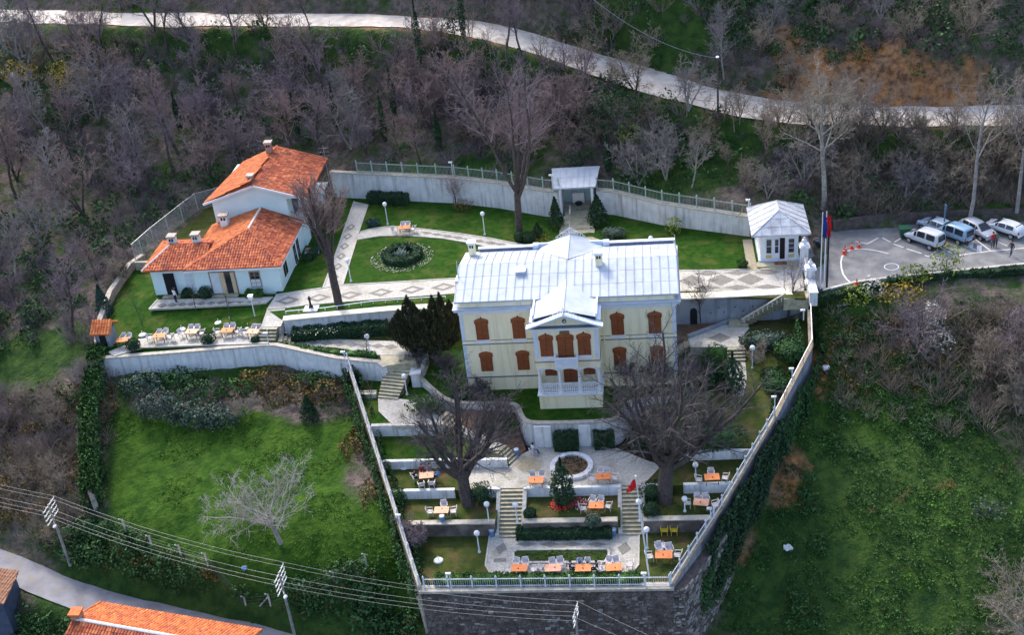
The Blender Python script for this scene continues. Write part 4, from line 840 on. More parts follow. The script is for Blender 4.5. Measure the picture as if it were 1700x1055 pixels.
# ------------------------------------------------------------------ retaining walls, railings, stairs
def densify(line, step):
    out = []
    for a, b in zip(line, line[1:]):
        L = math.hypot(b[0]-a[0], b[1]-a[1]); k = max(1, round(L/step))
        for i in range(k): t = i/k; out.append(tuple(a[j]+(b[j]-a[j])*t for j in range(len(a))))
    out.append(tuple(line[-1])); return out
def smooth_line(line, it=2):
    for _ in range(it):
        o = [line[0]]
        for a, b in zip(line, line[1:]):
            o.append(tuple(a[j]*.75+b[j]*.25 for j in range(len(a)))); o.append(tuple(a[j]*.25+b[j]*.75 for j in range(len(a))))
        o.append(line[-1]); line = o
    return line
def wall(name, label, line, th=.35, step=1.4, m='concrete', cop='coping', coph=.12, copw=.12, pan=True, side=0.0, cat='wall', gap=.012):
    """line of (x, y, ztop, zbottom); panels are parts"""
    base = Vector(line[len(line)//2][:2]+(line[len(line)//2][3],)); r = empty(name, label, cat, base)
    pts = densify(line, step); n = len(pts)
    nr_ = []
    for i in range(n):
        a = Vector(pts[max(0,i-1)][:2]); b = Vector(pts[min(n-1,i+1)][:2]); d = (b-a).normalized(); nr_.append(Vector((-d.y, d.x)))
    def ring(i, off, z, t=0): p = Vector(pts[i][:2])+nr_[i]*off; return (p.x, p.y, z)
    core = MB()
    for i in range(n-1):
        a, b = pts[i], pts[i+1]; lo, hi = -th/2+side, th/2+side
        def blk(mb, lo, hi, e0, e1, za, zb, ba, bb):
            d = (Vector(b[:2])-Vector(a[:2])); L = d.length; d = d/L
            def pt(k, off, z, e): p = Vector(pts[k][:2])+nr_[k]*off+d*e; return (p.x,p.y,z)
            mb.add([pt(i,lo,ba,e0),pt(i+1,lo,bb,e1),pt(i+1,hi,bb,e1),pt(i,hi,ba,e0),pt(i,lo,za,e0),pt(i+1,lo,zb,e1),pt(i+1,hi,zb,e1),pt(i,hi,za,e0)],
                   [(3,2,1,0),(4,5,6,7),(0,1,5,4),(1,2,6,5),(2,3,7,6),(3,0,4,7)])
        if pan:
            blk(core, lo+.03, hi-.03, 0, 0, a[2]-.01, b[2]-.01, a[3], b[3])
            q = MB(); blk(q, lo, hi, gap, -gap, a[2], b[2], a[3], b[3]); q.build('panel', M[m], r)
        else: blk(core, lo, hi, 0, 0, a[2], b[2], a[3], b[3])
        if cop:
            q = MB(); blk(q, lo-copw, hi+copw, .006, -.006, a[2]+coph, b[2]+coph, a[2]+.002, b[2]+.002); q.build('coping_stone', M[cop], r)
    core.build('wall_core', M[m], r)
    return r
wall('back_wall', 'tall pale concrete back wall left of the small pavilion', [(x, y+.2, 7.5-.03*i, 3.8) for i, (x, y) in enumerate(BACKL)], .4, 1.5)
wall('back_wall', 'tall pale concrete back wall between pavilion and gatehouse', [(x, y+.2, z, 3.8) for (x, y), z in zip(BACKR, (7.05,7.0,6.75,6.45))], .4, 1.5)
def railing(name, label, line, h=1.0, bay=1.95, m='iron', spikes=True, group=None, bar=.16, sp=.1):
    base = Vector(line[len(line)//2]); r = empty(name, label, 'railing', base, group=group); pts = densify(line, bay)
    bars = MB()
    for i, p in enumerate(pts):
        q = MB(); x, y, z = p; q.box(x-.06,y-.06,z,x+.06,y+.06,z+h+.08); q.lathe([(.09,z+h+.08),(.1,z+h+.16),(.04,z+h+.3)], (x,y,0), 6); q.build('post', M[m], r)
        if i == len(pts)-1: break
        a, b = Vector(p), Vector(pts[i+1]); L = (b-a).length; k = int(L/bar)
        rl = MB(); rl.bar(a+Vector((0,0,.12)), b+Vector((0,0,.12)), .05, .05); rl.bar(a+Vector((0,0,h-.1)), b+Vector((0,0,h-.1)), .05, .05); rl.build('rail', M[m], r)
        for j in range(1,k):
            c = a.lerp(b, j/k); bars.tube(c+Vector((0,0,.03)), c+Vector((0,0,h+(sp if spikes else -.08))), .018, .012, 4, False)
    kind(bars.build('bars', M[m], r), 'stuff'); return r
railing('back_fence', 'pale green spiked iron fence on the back wall left of the pavilion', [(x, y+.3, 7.62-.03*i) for i, (x, y) in enumerate(BACKL[1:])], 1.25)
railing('back_fence', 'pale green spiked iron fence on the wall between pavilion and gatehouse', [(x+.05, y+.3, z+.12) for (x, y), z in zip(BACKR, (7.05,7.0,6.75,6.45))], 1.2)
# retaining wall under the promenade (left) and beside the mansion (right)
wall('retaining_wall', 'pale retaining wall under the promenade left of the dark juniper', [(-29.7,7.9,4.25,2.0),(-25.2,8.4,4.25,2.0),(-18.7,8.98,4.3,2.0),(-10.1,9.2,4.3,1.2)], .35, 1.6, 'concrete', 'cream', .1, .3)
wall('retaining_wall', 'blue-grey concrete retaining wall right of the mansion', [(10.05,9.2,4.18,.8),(14,9.2,4.18,.9),(20.4,9.3,4.18,1.0),(23.0,9.4,4.0,1.0)], .35, 2.4, 'darkconc', 'cream', .12, .42)
dh = [o for o in scene.objects if o.get('label') == 'blue-grey concrete retaining wall right of the mansion'][0]
for x, z in ((13.6,2.3),(14.4,2.9),(14.9,2.35),(16.0,2.9),(16.8,2.4),(17.7,2.9)): o = MB().lathe([(.07,0),(.07,.02)], (0,0,0), 8).build('drain_hole', M['dark'], dh, True); o.rotation_euler = (math.pi/2,0,0); o.location = Vector((x, 9.02, z))-wloc(dh)
MB_ = MB().yprism([(11.55,1.1),(12.25,1.1),(12.25,2.6),(12.15,2.85),(11.9,2.98),(11.65,2.85),(11.55,2.6)], 8.98, 9.01); one('arched_niche', MB_, M['dark'], 'dark arched opening in the blue-grey retaining wall', 'niche')
# wall of the table terrace above the field
fl = [(-48.5,4.0,2.72,-.5),(-39.9,4.55,2.78,-.4),(-31.3,5.2,2.85,-.4),(-30.0,5.1,2.85,-.4),(-23.4,3.05,2.35,-.6),(-19.0,2.2,2.2,-.4),(-18.2,1.4,2.1,-.4)]
wall('retaining_wall', 'long white panelled retaining wall above the green field', fl, .35, 1.6, 'whitewall', 'coping', .14, .1)
# curved wall before the mansion lawn
cw = smooth_line([(-14.9,1.2,.9,-1.2),(-13.6,-.2,.45,-1.2),(-12.2,-1.6,.15,-1.4),(-10.6,-2.25,.05,-1.6),(-6.2,-2.45,.05,-2.5),(-5.1,-2.8,.05,-2.8),(-4.7,-4.3,.05,-2.8),(-4.2,-5.4,.05,-2.8),(-3.2,-5.85,.05,-2.8),(3.4,-5.9,.05,-2.8),(4.4,-5.4,.05,-2.8),(4.9,-4.3,.05,-2.8),(5.4,-2.8,.05,-2.8),(6.6,-2.5,.05,-2.5),(10.4,-2.5,.05,-1.5)], 2)
wall('curved_wall', 'curving grey garden wall holding up the mansion front lawn', cw, .3, .9, 'concrete', 'coping', .1, .1)
one('wall_pilaster', MB().box(-3.35,-6.3,-2.6,-1.75,-6.03,-.05), M['whitewall'], 'white wall panel left of the dark hedge below the porch', 'wall panel'); one('wall_pilaster', MB().box(.75,-6.32,-2.6,1.85,-6.05,-.05), M['whitewall'], 'white wall panel right of the dark hedge below the porch', 'wall panel')
# terrace walls
wall('terrace_wall', 'low white terrace wall under the lawn left of the fountain court', [(Lw(-8.85)+.3,-8.85,-1.5,-2.6),(-11,-8.9,-1.5,-2.6),(-5.7,-9.0,-1.5,-2.6)], .35, 1.7, 'whitewall', None)
wall('terrace_wall', 'low grey wall edging the small lawn by the left stairs', [(Lw(-5.3)+.3,-5.4,.06,-1.3),(-11.95,-5.5,.06,-1.3)], .3, 1.7, 'concrete', 'kerb', .06, .05)
wall('terrace_wall', 'low white terrace wall at the right end above the picnic lawn', [(7.7,-8.7,-1.45,-2.6),(Rw(-8.7)-.3,-8.6,-1.45,-2.6)], .35, 1.7, 'whitewall', None)
wall('terrace_wall', 'white wall below the left picnic lawn', [(Lw(-12.2)+.3,-12.25,-2.28,-3.4),(-10.2,-12.25,-2.28,-3.4)], .35, 1.7, 'whitewall', None)
wall('terrace_wall', 'white wall between the two garden stairs below the fountain', [(-4.0,-12.3,-2.25,-3.4),(4.6,-12.35,-2.25,-3.4)], .35, 1.7, 'whitewall', None)
wall('terrace_wall', 'short white wall left of the upper stair flight', [(-7.2,-12.25,-2.25,-3.4),(-6.1,-12.28,-2.25,-3.4)], .35, 1.2, 'whitewall', None)
wall('terrace_wall', 'white wall between the right chestnut and the boundary', [(10.0,-12.3,-2.25,-3.4),(Rw(-12.3)-.3,-12.3,-2.25,-3.4)], .35, 1.7, 'whitewall', None)
wall('terrace_wall', 'short white wall at the foot of the right chestnut', [(6.6,-12.3,-2.25,-3.4),(8.0,-12.3,-2.25,-3.4)], .35, 1.2, 'whitewall', None)
wall('stone_wall', 'dark rubble wall with pale coping left of the lower stairs', [(Lw(-15.8)+.3,-15.85,-3.12,-4.7),(-6.3,-15.9,-3.12,-4.7)], .4, 1.2, 'rubble', 'coping', .1, .1)
wall('stone_wall', 'rubble wall with pale coping behind the clipped hedge', [(-3.9,-15.9,-3.12,-4.7),(4.3,-15.9,-3.12,-4.7)], .4, 1.2, 'rubble', 'coping', .1, .1)
wall('stone_wall', 'dark rubble wall behind the yellow chairs', [(6.5,-15.9,-3.12,-4.7),(Rw(-15.9)-.3,-15.9,-3.12,-4.7)], .4, 1.2, 'rubble', 'coping', .1, .1)
# side boundary walls with white railings
lb = [(Lw(y), y, z, zb) for y, z, zb in ((3.0,1.75,-.8),(-5,.05,-2.8),(-12,-1.55,-4.2),(-18,-2.95,-5.6),(-22.75,-4.0,-11))]
wall('boundary_wall', 'ivy grown boundary wall between the field and the terraces', lb, .28, 1.8, 'coping', 'coping', .08, .03)
railing('boundary_railing', 'white iron railing running down between field and terraces', [(a, b, c+.08) for a, b, c, d in lb], .85, 2.0, 'whiteiron', bar=.2)
M['browncoping'] = mat('brown_coping', (0.24,0.19,0.13), (0.33,0.27,0.20), .9, 2.5, .2); mat_key = 'browncoping'
rb_ = [(23.0,7.3,3.2,-.5),(22.6,2.6,2.0,-2.2),(18.4,-5.6,-.4,-4.5),(13.2,-14.7,-2.9,-8.8),(8.65,-22.8,-4.2,-12)]
wall('boundary_wall', 'right boundary wall dropping from the gate to the front corner', rb_, .32, 1.8, 'darkconc', mat_key, .1, .05)
railing('boundary_railing', 'white iron railing along the lower right boundary wall', [(18.4,-5.6,-.3),(13.2,-14.7,-2.8),(8.62,-22.8,-4.1)], .95, 1.6, 'whiteiron', bar=.2)
q = empty('handrail', 'plain grey handrail along the upper right boundary wall', 'handrail', (22.6, 2.6, 2.0)); mb = MB(); hp = densify([(23.1,7.2,3.3),(22.7,2.6,2.1),(18.5,-5.5,-.3)], 2.2)
for a, b in zip(hp, hp[1:]): MB().tube(Vector(a)+Vector((0,0,.7)), Vector(b)+Vector((0,0,.7)), .045, n=5).build('rail', M['steel'], q)
for a in hp: MB().tube(a, Vector(a)+Vector((0,0,.75)), .04, n=5).build('post', M['steel'], q)
# front rampart: rubble face with individually laid stones
fw_ = empty('rampart', 'dark rubble stone rampart under the front white railing', 'wall', (-1.5, -23, -12))
MB().prism([(-12.0,-22.9),(8.8,-22.95),(8.8,-21.5),(-12.0,-21.5)], -15, -4.6).build('wall_core', M['mortar'], fw_); MB().box(-12.1,-23.1,-4.6,8.85,-22.3,-4.36).build('coping_stone', M['coping'], fw_)
def rubble_face(parent, a, b, z1, z0, nrm, seed=3, dx=.38, dz=.24, pale=.09):
    r = random.Random(seed); a, b = Vector(a), Vector(b); d = b-a; L = d.length; d.normalize(); nrm = Vector(nrm).normalized(); mb = MB(); mp = MB(); z = z1
    while z > z0:
        hh = dz*r.uniform(.75,1.25); x = r.uniform(-.3,0)
        while x < L:
            w = dx*r.uniform(.4,1.5); o = r.uniform(.01,.13); c = a+d*x; zj = r.uniform(-.07,.07); hh0 = hh; hh_ = hh*r.uniform(.65,1.2)
            if r.random() < .93:
                def pt(u, v, e): p = a+d*max(0,min(L,x+u))+nrm*e; return (p.x,p.y,z-hh+v*hh_/hh+zj)
                g = .02; j = lambda: r.uniform(-.03,.03); B_ = [pt(g,g,0),pt(w-g,g,0),pt(w-g,hh-g,0),pt(g,hh-g,0)]; T_ = [pt(.05+j(),.05+j(),o),pt(w-.05+j(),.05+j(),o),pt(w-.05+j(),hh-.05+j(),o),pt(.05+j(),hh-.05+j(),o)]
                (mp if r.random() < pale else mb).add(B_+T_, [(4,5,6,7),(0,1,5,4),(1,2,6,5),(2,3,7,6),(3,0,4,7)])
            x += w
        z -= hh
    if mp.f: kind(mp.build('pale_stones', M['rubblepale'], parent), 'stuff')
    return kind(mb.build('rubble_stones', M['rubble'], parent), 'stuff')
rubble_face(fw_, (-12,-22.9,0), (8.8,-22.95,0), -4.62, -10.5, (0,-1,0))
# right return of the rampart, a rough grey masonry flank below the boundary wall
fl2 = empty('rampart_flank', 'rough grey stone flank of the rampart at its right corner', 'wall', (11, -20, -12)); MB().prism([(8.7,-22.9),(9.7,-22.9),(14.2,-15),(13.0,-14.6)], -15, -4.6).build('wall_core', M['mortar'], fl2)
rubble_face(fl2, (9.7,-22.9,0), (13.8,-15.6,0), -4.6, -12, (.87,-.49,0), 5, .45, .3, .75); rubble_face(fl2, (8.72,-22.98,0), (9.7,-22.92,0), -4.6, -12, (0,-1,0), 6, pale=.6)
railing('front_railing', 'white spiked iron railing along the front edge of the terraces', [(-11.7,-22.6,-4.34),(8.5,-22.75,-4.34)], .95, 2.02, 'whiteiron', bar=.17)
# left ivy wall beside the field (core) and yard parapet
wall('side_wall', 'old ivy covered wall along the left edge of the field', [(-49.9,8.2,3.5,-1),(-48.6,3.6,2.6,-1.5),(-47.4,-3.0,.6,-3),(-44.6,-11.5,-2.4,-6)], .5, 2.0, 'coping', 'coping', .08, .06)
wall('yard_wall', 'low pale parapet along the left side of the outbuilding lawn', [(-50.1,8.4,3.7,1.5),(-50.9,15,4.5,2.5),(-50.6,20.5,4.9,3),(-49.9,23,4.7,3)], .45, 1.8, 'brick', 'coping', .1, .05)
wall('yard_wall', 'low pale wall joining the outbuilding to the left fence', [(-50.0,20.8,4.9,3.6),(-45.6,20.6,4.9,3.6)], .3, 1.5, 'coping', 'coping', .08, .04)
yf = empty('mesh_fence', 'tall grey mesh fence with posts left of the outbuilding', 'fence', (-48, 30, 4))
fp = [(-50.2,21.5,4.6),(-49.9,23,4.6),(-49.4,25.6,4.6),(-48.6,28.5,4.6),(-47.8,31.5,4.6),(-46.9,34.5,4.6),(-43,36.8,4.6),(-40.5,37.2,4.6)]
for a in fp: MB().tube(a, Vector(a)+Vector((0,0,2.3)), .05, n=5).build('post', M['steel'], yf)
ms = MB()
for a, b in zip(fp, fp[1:]):
    A_, B_ = Vector(a), Vector(b); L = (B_-A_).length; k = int(L/.28)
    MB().tube(A_+Vector((0,0,2.25)), B_+Vector((0,0,2.25)), .03, n=4).build('rail', M['steel'], yf)
    for i in range(-8,k):
        s, t = i/k, (i+8)/k
        for (s0, z0, s1, z1) in ((s,0,t,2.2),(t,0,s,2.2)):
            if s0 < 0: z0 += (0-s0)/(s1-s0)*(z1-z0); s0 = 0
            if s1 < 0: z1 += (0-s1)/(s0-s1)*(z0-z1); s1 = 0
            if s0 > 1: z0 += (1-s0)/(s1-s0)*(z1-z0); s0 = 1
            if s1 > 1: z1 += (1-s1)/(s0-s1)*(z0-z1); s1 = 1
            ms.tube(A_.lerp(B_, s0)+Vector((0,0,z0)), A_.lerp(B_, s1)+Vector((0,0,z1)), .011, n=3, cap=False)
kind(ms.build('wire_mesh', M['steel'], yf), 'stuff')

# ---- stairs: every step a part
def stairs(label, a, b, w0, w1, n, cheek=0.0, m='step', name='stairs'):
    """straight flight from top point a (front edge of the landing) to bottom point b"""
    a, b = Vector(a), Vector(b); r = empty(name, label, 'stairs', (b.x, b.y, b.z)); d = Vector((b.x-a.x, b.y-a.y, 0)); L = d.length; d.normalize(); s = Vector((-d.y, d.x, 0)); rise = (a.z-b.z)/n; run = L/n
    for i in range(n):
        w = w0+(w1-w0)*i/n; z = a.z-rise*(i+1)+rise; p = a+d*run*i; q = a+d*(run*(i+1)+.05)
        ps = [p-s*w/2, p+s*w/2, q+s*w/2, q-s*w/2]
        ns = [x+d*(.05 if k > 1 else 0) for k, x in enumerate(ps)]
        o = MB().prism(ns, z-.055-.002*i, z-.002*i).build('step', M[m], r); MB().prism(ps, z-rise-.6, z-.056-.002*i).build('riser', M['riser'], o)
    if cheek:
        for sg in (-1,1):
            mb = MB(); p0 = a+s*sg*(w0/2+cheek/2); p1 = b+s*sg*(w1/2+cheek/2); mb.add([p0-s*cheek/2+Vector((0,0,-1)),p0+s*cheek/2+Vector((0,0,-1)),p1+s*cheek/2+Vector((0,0,-.6)),p1-s*cheek/2+Vector((0,0,-.6)),p0-s*cheek/2+Vector((0,0,.2)),p0+s*cheek/2+Vector((0,0,.2)),p1+s*cheek/2+Vector((0,0,.25)),p1-s*cheek/2+Vector((0,0,.25))],[(3,2,1,0),(4,5,6,7),(0,1,5,4),(1,2,6,5),(2,3,7,6),(3,0,4,7)]); mb.build('cheek_wall', M['kerb'], r)
    return r
stairs('mossy stone stairs left of the clipped hedge', (-5.05,-12.15,ZF), (-5.1,-16.3,ZP), 2.0, 1.9, 12, .35)
stairs('mossy stone stairs right of the clipped hedge under the chestnut', (5.5,-12.15,ZF), (5.45,-16.3,ZP), 1.7, 1.6, 12, .35)
# flared flight by the juniper: three wide wrapping steps, then the straight run
fs = stairs('broad stone stairs below the dark juniper', (-17.1,1.9,1.6), (-17.8,-1.1,.12), 2.7, 2.0, 9, 0)
for i in range(4):
    z = 2.24-.16*i; k = i*.38; MB().prism([(-19.1+k*.6,3.5-k),( -14.2-k*.9,3.3-k),(-15.2-k*.5,1.9),( -18.5,1.5)], z-.8, z).build('wide_step', M['step'], fs)
one('stair_pier', MB().box(-15.7,.75,-.2,-14.8,1.75,1.55).box(-15.8,.65,1.55,-14.7,1.85,1.68), M['concrete'], 'grey stair pier beside the broad stairs', 'pier')
one('stair_curb', MB().add([(-14.6,3.2,2.4),(-14.2,3.2,2.4),(-14.5,1.7,1.7),(-14.9,1.7,1.7),(-14.6,3.2,1),(-14.2,3.2,1),(-14.5,1.7,.5),(-14.9,1.7,.5)],[(0,1,2,3),(7,6,5,4),(0,4,5,1),(1,5,6,2),(2,6,7,3),(3,7,4,0)]), M['kerb'], 'sloping stone kerb right of the broad stairs', 'kerb')
stairs('four stone steps at the right end of the table terrace', (-30.0,6.2,3.0), (-28.6,6.35,2.25), 1.3, 1.5, 4); stairs('shallow steps down from the promenade landing', (-31.0,6.92,3.94), (-31.1,5.75,3.0), 1.9, 1.9, 4)
stairs('short steps at the top of the slanting walk', (-12.2,-4.2,.12), (-10.9,-4.9,-.5), 1.6, 1.6, 4); sheet('path', [(-11.3,-4.2,-.5),(-10.6,-5.6,-.5),(-6.9,-7.9,-1.55),(-6.2,-6.9,-1.5)], M['paving'], .6, dz=.02)
stairs('short steps at the foot of the slanting walk', (-6.6,-7.4,-1.5), (-5.3,-8.2,ZF), 1.5, 1.5, 5)
one('raised_bed_edge', MB().box(-21.2,-.9,-.2,-19.0,-.4,.55).box(-21.2,-.45,.55,-19,-.3,.62), M['coping'], 'low stone bench edge left of the broad stairs foot', 'bench')
stairs('four white edged steps below the right landing', (15.7,4.2,1.2), (15.7,2.9,.45), 1.7, 1.7, 4); sheet('path', [(14.8,2.9,.45),(16.5,2.9,.45),(16.4,-2,-.3),(15.0,-2,-.3)], M['paving'], .5, dz=.03)
stairs('side steps from the right landing to the mansion wall', (11.9,5.6,1.2), (10.1,5.6,.3), 1.2, 1.2, 5)
cs = stairs('concrete stairs climbing the blue-grey retaining wall', (20.6,8.6,4.1), (16.2,8.5,1.3), 1.0, 1.1, 12, .0)
MB().bar((20.8,8.0,4.75),(16.6,8.0,2.0),.14,.12).build('handrail', M['kerb'], cs)
for i in range(9): x = 16.8+i*.45; MB().box(x-.05,7.95,1.3+(x-16.3)*.63,x+.05,8.05,2.05+(x-16.6)*.655).build('baluster', M['kerb'], cs)
one('landing_step', MB().box(15.3,7.85,1.0,17.2,9.0,1.55), M['step'], 'pale block step at the foot of the concrete stairs', 'step')
# ------------------------------------------------------------------ vegetation generators
class Tree:
    """grows branches as a list of tapered segments, then turns them into tubes at once"""
    def __init__(s, seed): s.r = random.Random(seed); s.S = {0: [], 1: []}
    def seg(s, part, a, b, r0, r1, n): s.S[part].append((a[0],a[1],a[2],b[0],b[1],b[2],r0,r1,n))
    def grow(s, p, d, L, r, lvl, c):
        R = s.r; g = R.gauss; p = Vector(p); d = Vector(d); k = c['segs'][lvl]; pts = [(p, d, r)]; part = 0 if lvl <= c.get('trunklvl', 0) else 1; n = (7,5,4,3,3,3)[lvl]
        r_end = r*c['taper'][lvl]; w = c['wob'][lvl]; tp = c['trop'][lvl]; ra = r
        for i in range(k):
            if w or tp: d = (d+Vector((g(0,w),g(0,w),g(0,w)+tp))).normalized()
            q = p+d*(L/k); r2 = r+(r_end-r)*(i+1)/k; s.S[part].append((*p,*q,ra,r2,n)); p = q; ra = r2; pts.append((p, d, r2))
        if lvl+1 >= len(c['num']): return
        m = c['num'][lvl+1]; st = c['start'][lvl+1]; am = c['ang'][lvl+1]; rt = c['ratio'][lvl+1]; rr = c['rr'][lvl+1]; rmin = c.get('rmin',.012)
        for j in range(m):
            t = st+(1-st)*((j+R.random())/m); i = min(k-1, int(t*k)); f = t*k-i
            a, b = pts[i], pts[i+1]; bp = a[0].lerp(b[0], f); bd = b[1]; br = a[2]*(1-f)+b[2]*f
            x = bd.orthogonal().normalized(); y = bd.cross(x); az = j*2.399+R.uniform(-.5,.5); an = math.radians(g(am, 9))
            cd = bd*math.cos(an)+(x*math.cos(az)+y*math.sin(az))*math.sin(an)
            s.grow(bp, cd, L*rt*R.uniform(.7,1.15)*(1-.45*t if lvl > 0 else 1), max(rmin, br*rr), lvl+1, c)
    def arrays(s, part):
        S = np.array(s.S[part]); Vs = []; Fs = []; o = 0
        for n in (7,6,5,4,3):
            Q = S[S[:,8] == n]
            if not len(Q): continue
            A, B = Q[:,0:3], Q[:,3:6]; D = B-A; D /= np.linalg.norm(D,axis=1)[:,None]+1e-9
            H = np.where(np.abs(D[:,2:3]) < .9, [[0,0,1.]], [[1.,0,0]]); X = np.cross(D, H); X /= np.linalg.norm(X,axis=1)[:,None]+1e-9; Y = np.cross(D, X)
            t = np.arange(n)*2*math.pi/n; C = X[:,None,:]*np.cos(t)[None,:,None]+Y[:,None,:]*np.sin(t)[None,:,None]
            V = np.concatenate([A[:,None,:]+C*Q[:,6][:,None,None], B[:,None,:]+C*Q[:,7][:,None,None]], 1).reshape(-1,3)
            i = np.arange(n); f = np.stack([i,(i+1)%n,n+(i+1)%n,n+i],1); F = (f[None]+(np.arange(len(Q))*2*n)[:,None,None]).reshape(-1,4)
            Vs.append(V); Fs.append(F+o); o += len(V)
        return np.concatenate(Vs), np.concatenate(Fs)
    def meshes(s, name): return [np_mesh(name, *s.arrays(k)) if s.S[k] else None for k in (0,1)]
BUSHY = dict(segs=[4,4,3,2,1], taper=[.45,.3,.3,.3,.2], wob=[.10,.16,.2,.2,0], trop=[.05,.10,.06,.03,0], num=[1,8,7,6,5], start=[0,.25,.2,.15,.1], ang=[0,42,45,45,40], ratio=[0,.75,.55,.55,.6], rr=[0,.5,.5,.5,.6], rmin=.017)
def cfg(**k): c = dict(BUSHY); c.update(k); return c
def make_tree(seed, c, L, r, d=(0,0,1), stems=1, spread=.35, p=(0,0,0)):
    t = Tree(seed)
    for i in range(stems):
        a = 2*math.pi*i/max(1,stems)+t.r.random(); dd = Vector(d)
        if stems > 1: dd = dd+Vector((math.cos(a),math.sin(a),0))*spread*t.r.uniform(.5,1.2)
        t.grow(p, dd.normalized(), L*t.r.uniform(.85,1.1), r, 0, c)
    return t
def tree_thing(name, label, meshes, ms, loc, rotz=0, scale=1, group=None, cat='tree'):
    r = empty(name, label, cat, loc, rotz, group); r.scale = (scale,)*3 if not hasattr(scale,'__len__') else scale
    for me, nm, m in zip(meshes, ('trunk','crown'), ms):
        if me:
            if len(me.materials) == 0: me.materials.append(m)
            o = bpy.data.objects.new(nm, me); COL.objects.link(o); o.parent = r
            o.material_slots[0].link = 'OBJECT'; o.material_slots[0].material = m
    return r
# leaf clouds ------------------------------------------------------------
def leaves(C, N, size, r, jitter=.6):
    """C (n,3) centres, N (n,3) outward normals -> one quad per leaf"""
    n = len(C); D = N+r.normal(0, jitter, (n,3)); D /= np.linalg.norm(D,axis=1)[:,None]+1e-9
    A = np.cross(D, r.normal(0,1,(n,3))); A /= np.linalg.norm(A,axis=1)[:,None]+1e-9; B = np.cross(D, A)
    sz = size*r.uniform(.6,1.3,(n,1)); A = A*sz; B = B*sz*r.uniform(.45,.8,(n,1))
    V = np.stack([C-A, C-B*.9, C+A, C+B*.9], 1).reshape(-1,3); return V, np.arange(4*n).reshape(n,4)
def ell_pts(r, n, rad, c=(0,0,0), lump=.22, fill=.35, seedp=0):
    D = r.normal(0,1,(n,3)); D /= np.linalg.norm(D,axis=1)[:,None]
    ph = r.uniform(0,6.28,4); f = 1+lump*(np.sin(D[:,0]*5+ph[0])*np.sin(D[:,1]*4+ph[1])+.6*np.sin(D[:,2]*6+ph[2]+D[:,0]*3))
    k = 1-fill*r.random(n)**2; return np.array(c)+D*np.array(rad)*(f*k)[:,None], D
def cloud_mesh(name, parts, size, r, jitter=.6):
    """parts: list of (n, radii, centre)"""
    Vs = []; Fs = []; o = 0
    for n, rad, c in parts:
        C, N = ell_pts(r, n, rad, c); V, F = leaves(C, N, size, r, jitter); Vs.append(V); Fs.append(F+o); o += len(V)
    return np_mesh(name, np.concatenate(Vs), np.concatenate(Fs))
def merge(name, templ, T, m, kindv='stuff'):
    """many transformed copies of (V,F) templates in one mesh; T rows: k, x, y, z, rotz, scale"""
    Vs = []; Fs = []; o = 0
    for row in T:
        V, F = templ[int(row[0])]; c, s = math.cos(row[4]), math.sin(row[4]); W = np.empty_like(V)
        W[:,0] = (V[:,0]*c-V[:,1]*s)*row[5]+row[1]; W[:,1] = (V[:,0]*s+V[:,1]*c)*row[5]+row[2]; W[:,2] = V[:,2]*row[5]+row[3]
        Vs.append(W); Fs.append(F+o); o += len(V)
    o_ = link(name, np_mesh(name, np.concatenate(Vs), np.concatenate(Fs)), m)
    return kind(o_, kindv) if kindv else o_
def free(X, Y, road=3.4):
    ok = ~inside([(x, y) for x, y in OUTER], X, Y) & ~inside(PARKING, X, Y) & ~inside(FIELD, X, Y)
    d, _ = poly_near(X, Y, ROAD_UP); ok &= d > road
    d, _ = poly_near(X, Y, ROAD_LO); ok &= d > 2.6
    for cx, cy, rx, ry in ((29,37,7.5,3.2),(37,36,8,2.2),(21.5,38.5,3,2.2),(-57,6.5,7,2.8),(34,8.8,11,1.8),(-80,66,6,4)): ok &= ((X-cx)/rx)**2+((Y-cy)/ry)**2 > 1
    for cx, cy, rr in ((-33,-29.5,11),(-55,-19,6)): ok &= np.hypot((X-cx)/1.2, Y-cy) > rr*.75
    return ok
def dist_out(X, Y):
    d, _ = poly_near(X, Y, [(x, y, 0) for x, y in OUTER+OUTER[:1]]); return d
# ---- brush templates: clumps of thin stems
def brush_templ(seed, n=26, h=2.2, rad=1.2, tw=.022, fork=3):
    t = Tree(seed); R = t.r
    for i in range(n):
        a = R.uniform(0,6.28); q = np.array([math.cos(a),math.sin(a),0])*R.uniform(0,rad*.5); d = np.array([math.cos(a)*R.uniform(.1,.9),math.sin(a)*R.uniform(.1,.9),R.uniform(.6,1.1)]); d /= np.linalg.norm(d); L = h*R.uniform(.5,1.0)
        m_ = q+d*L*.5; d2 = d+np.array([R.gauss(0,.25),R.gauss(0,.25),.1]); d2 /= np.linalg.norm(d2); e = m_+d2*L*.5
        t.seg(1, q, m_, tw*1.5, tw, 3); t.seg(1, m_, e, tw, tw*.35, 3)
        for k in range(fork):
            f = R.uniform(.1,.9); b = m_*(1-f)+e*f; dd = d2+np.array([R.gauss(0,.6),R.gauss(0,.6),R.gauss(.1,.3)]); dd /= np.linalg.norm(dd); t.seg(1, b, b+dd*L*R.uniform(.2,.45), tw*.75, tw*.25, 3)
    return t.arrays(1)
BT = [brush_templ(100+i) for i in range(6)]
def leaf_templ(seed, n=90, rad=(.8,.8,.7), size=.16):
    r = np.random.default_rng(seed); C, N = ell_pts(r, n, rad, (0,0,rad[2]*.7)); return leaves(C, N, size, r)
LT = [leaf_templ(200+i, 70, (.9+.1*i,.9,.65+.08*i), .17) for i in range(5)]
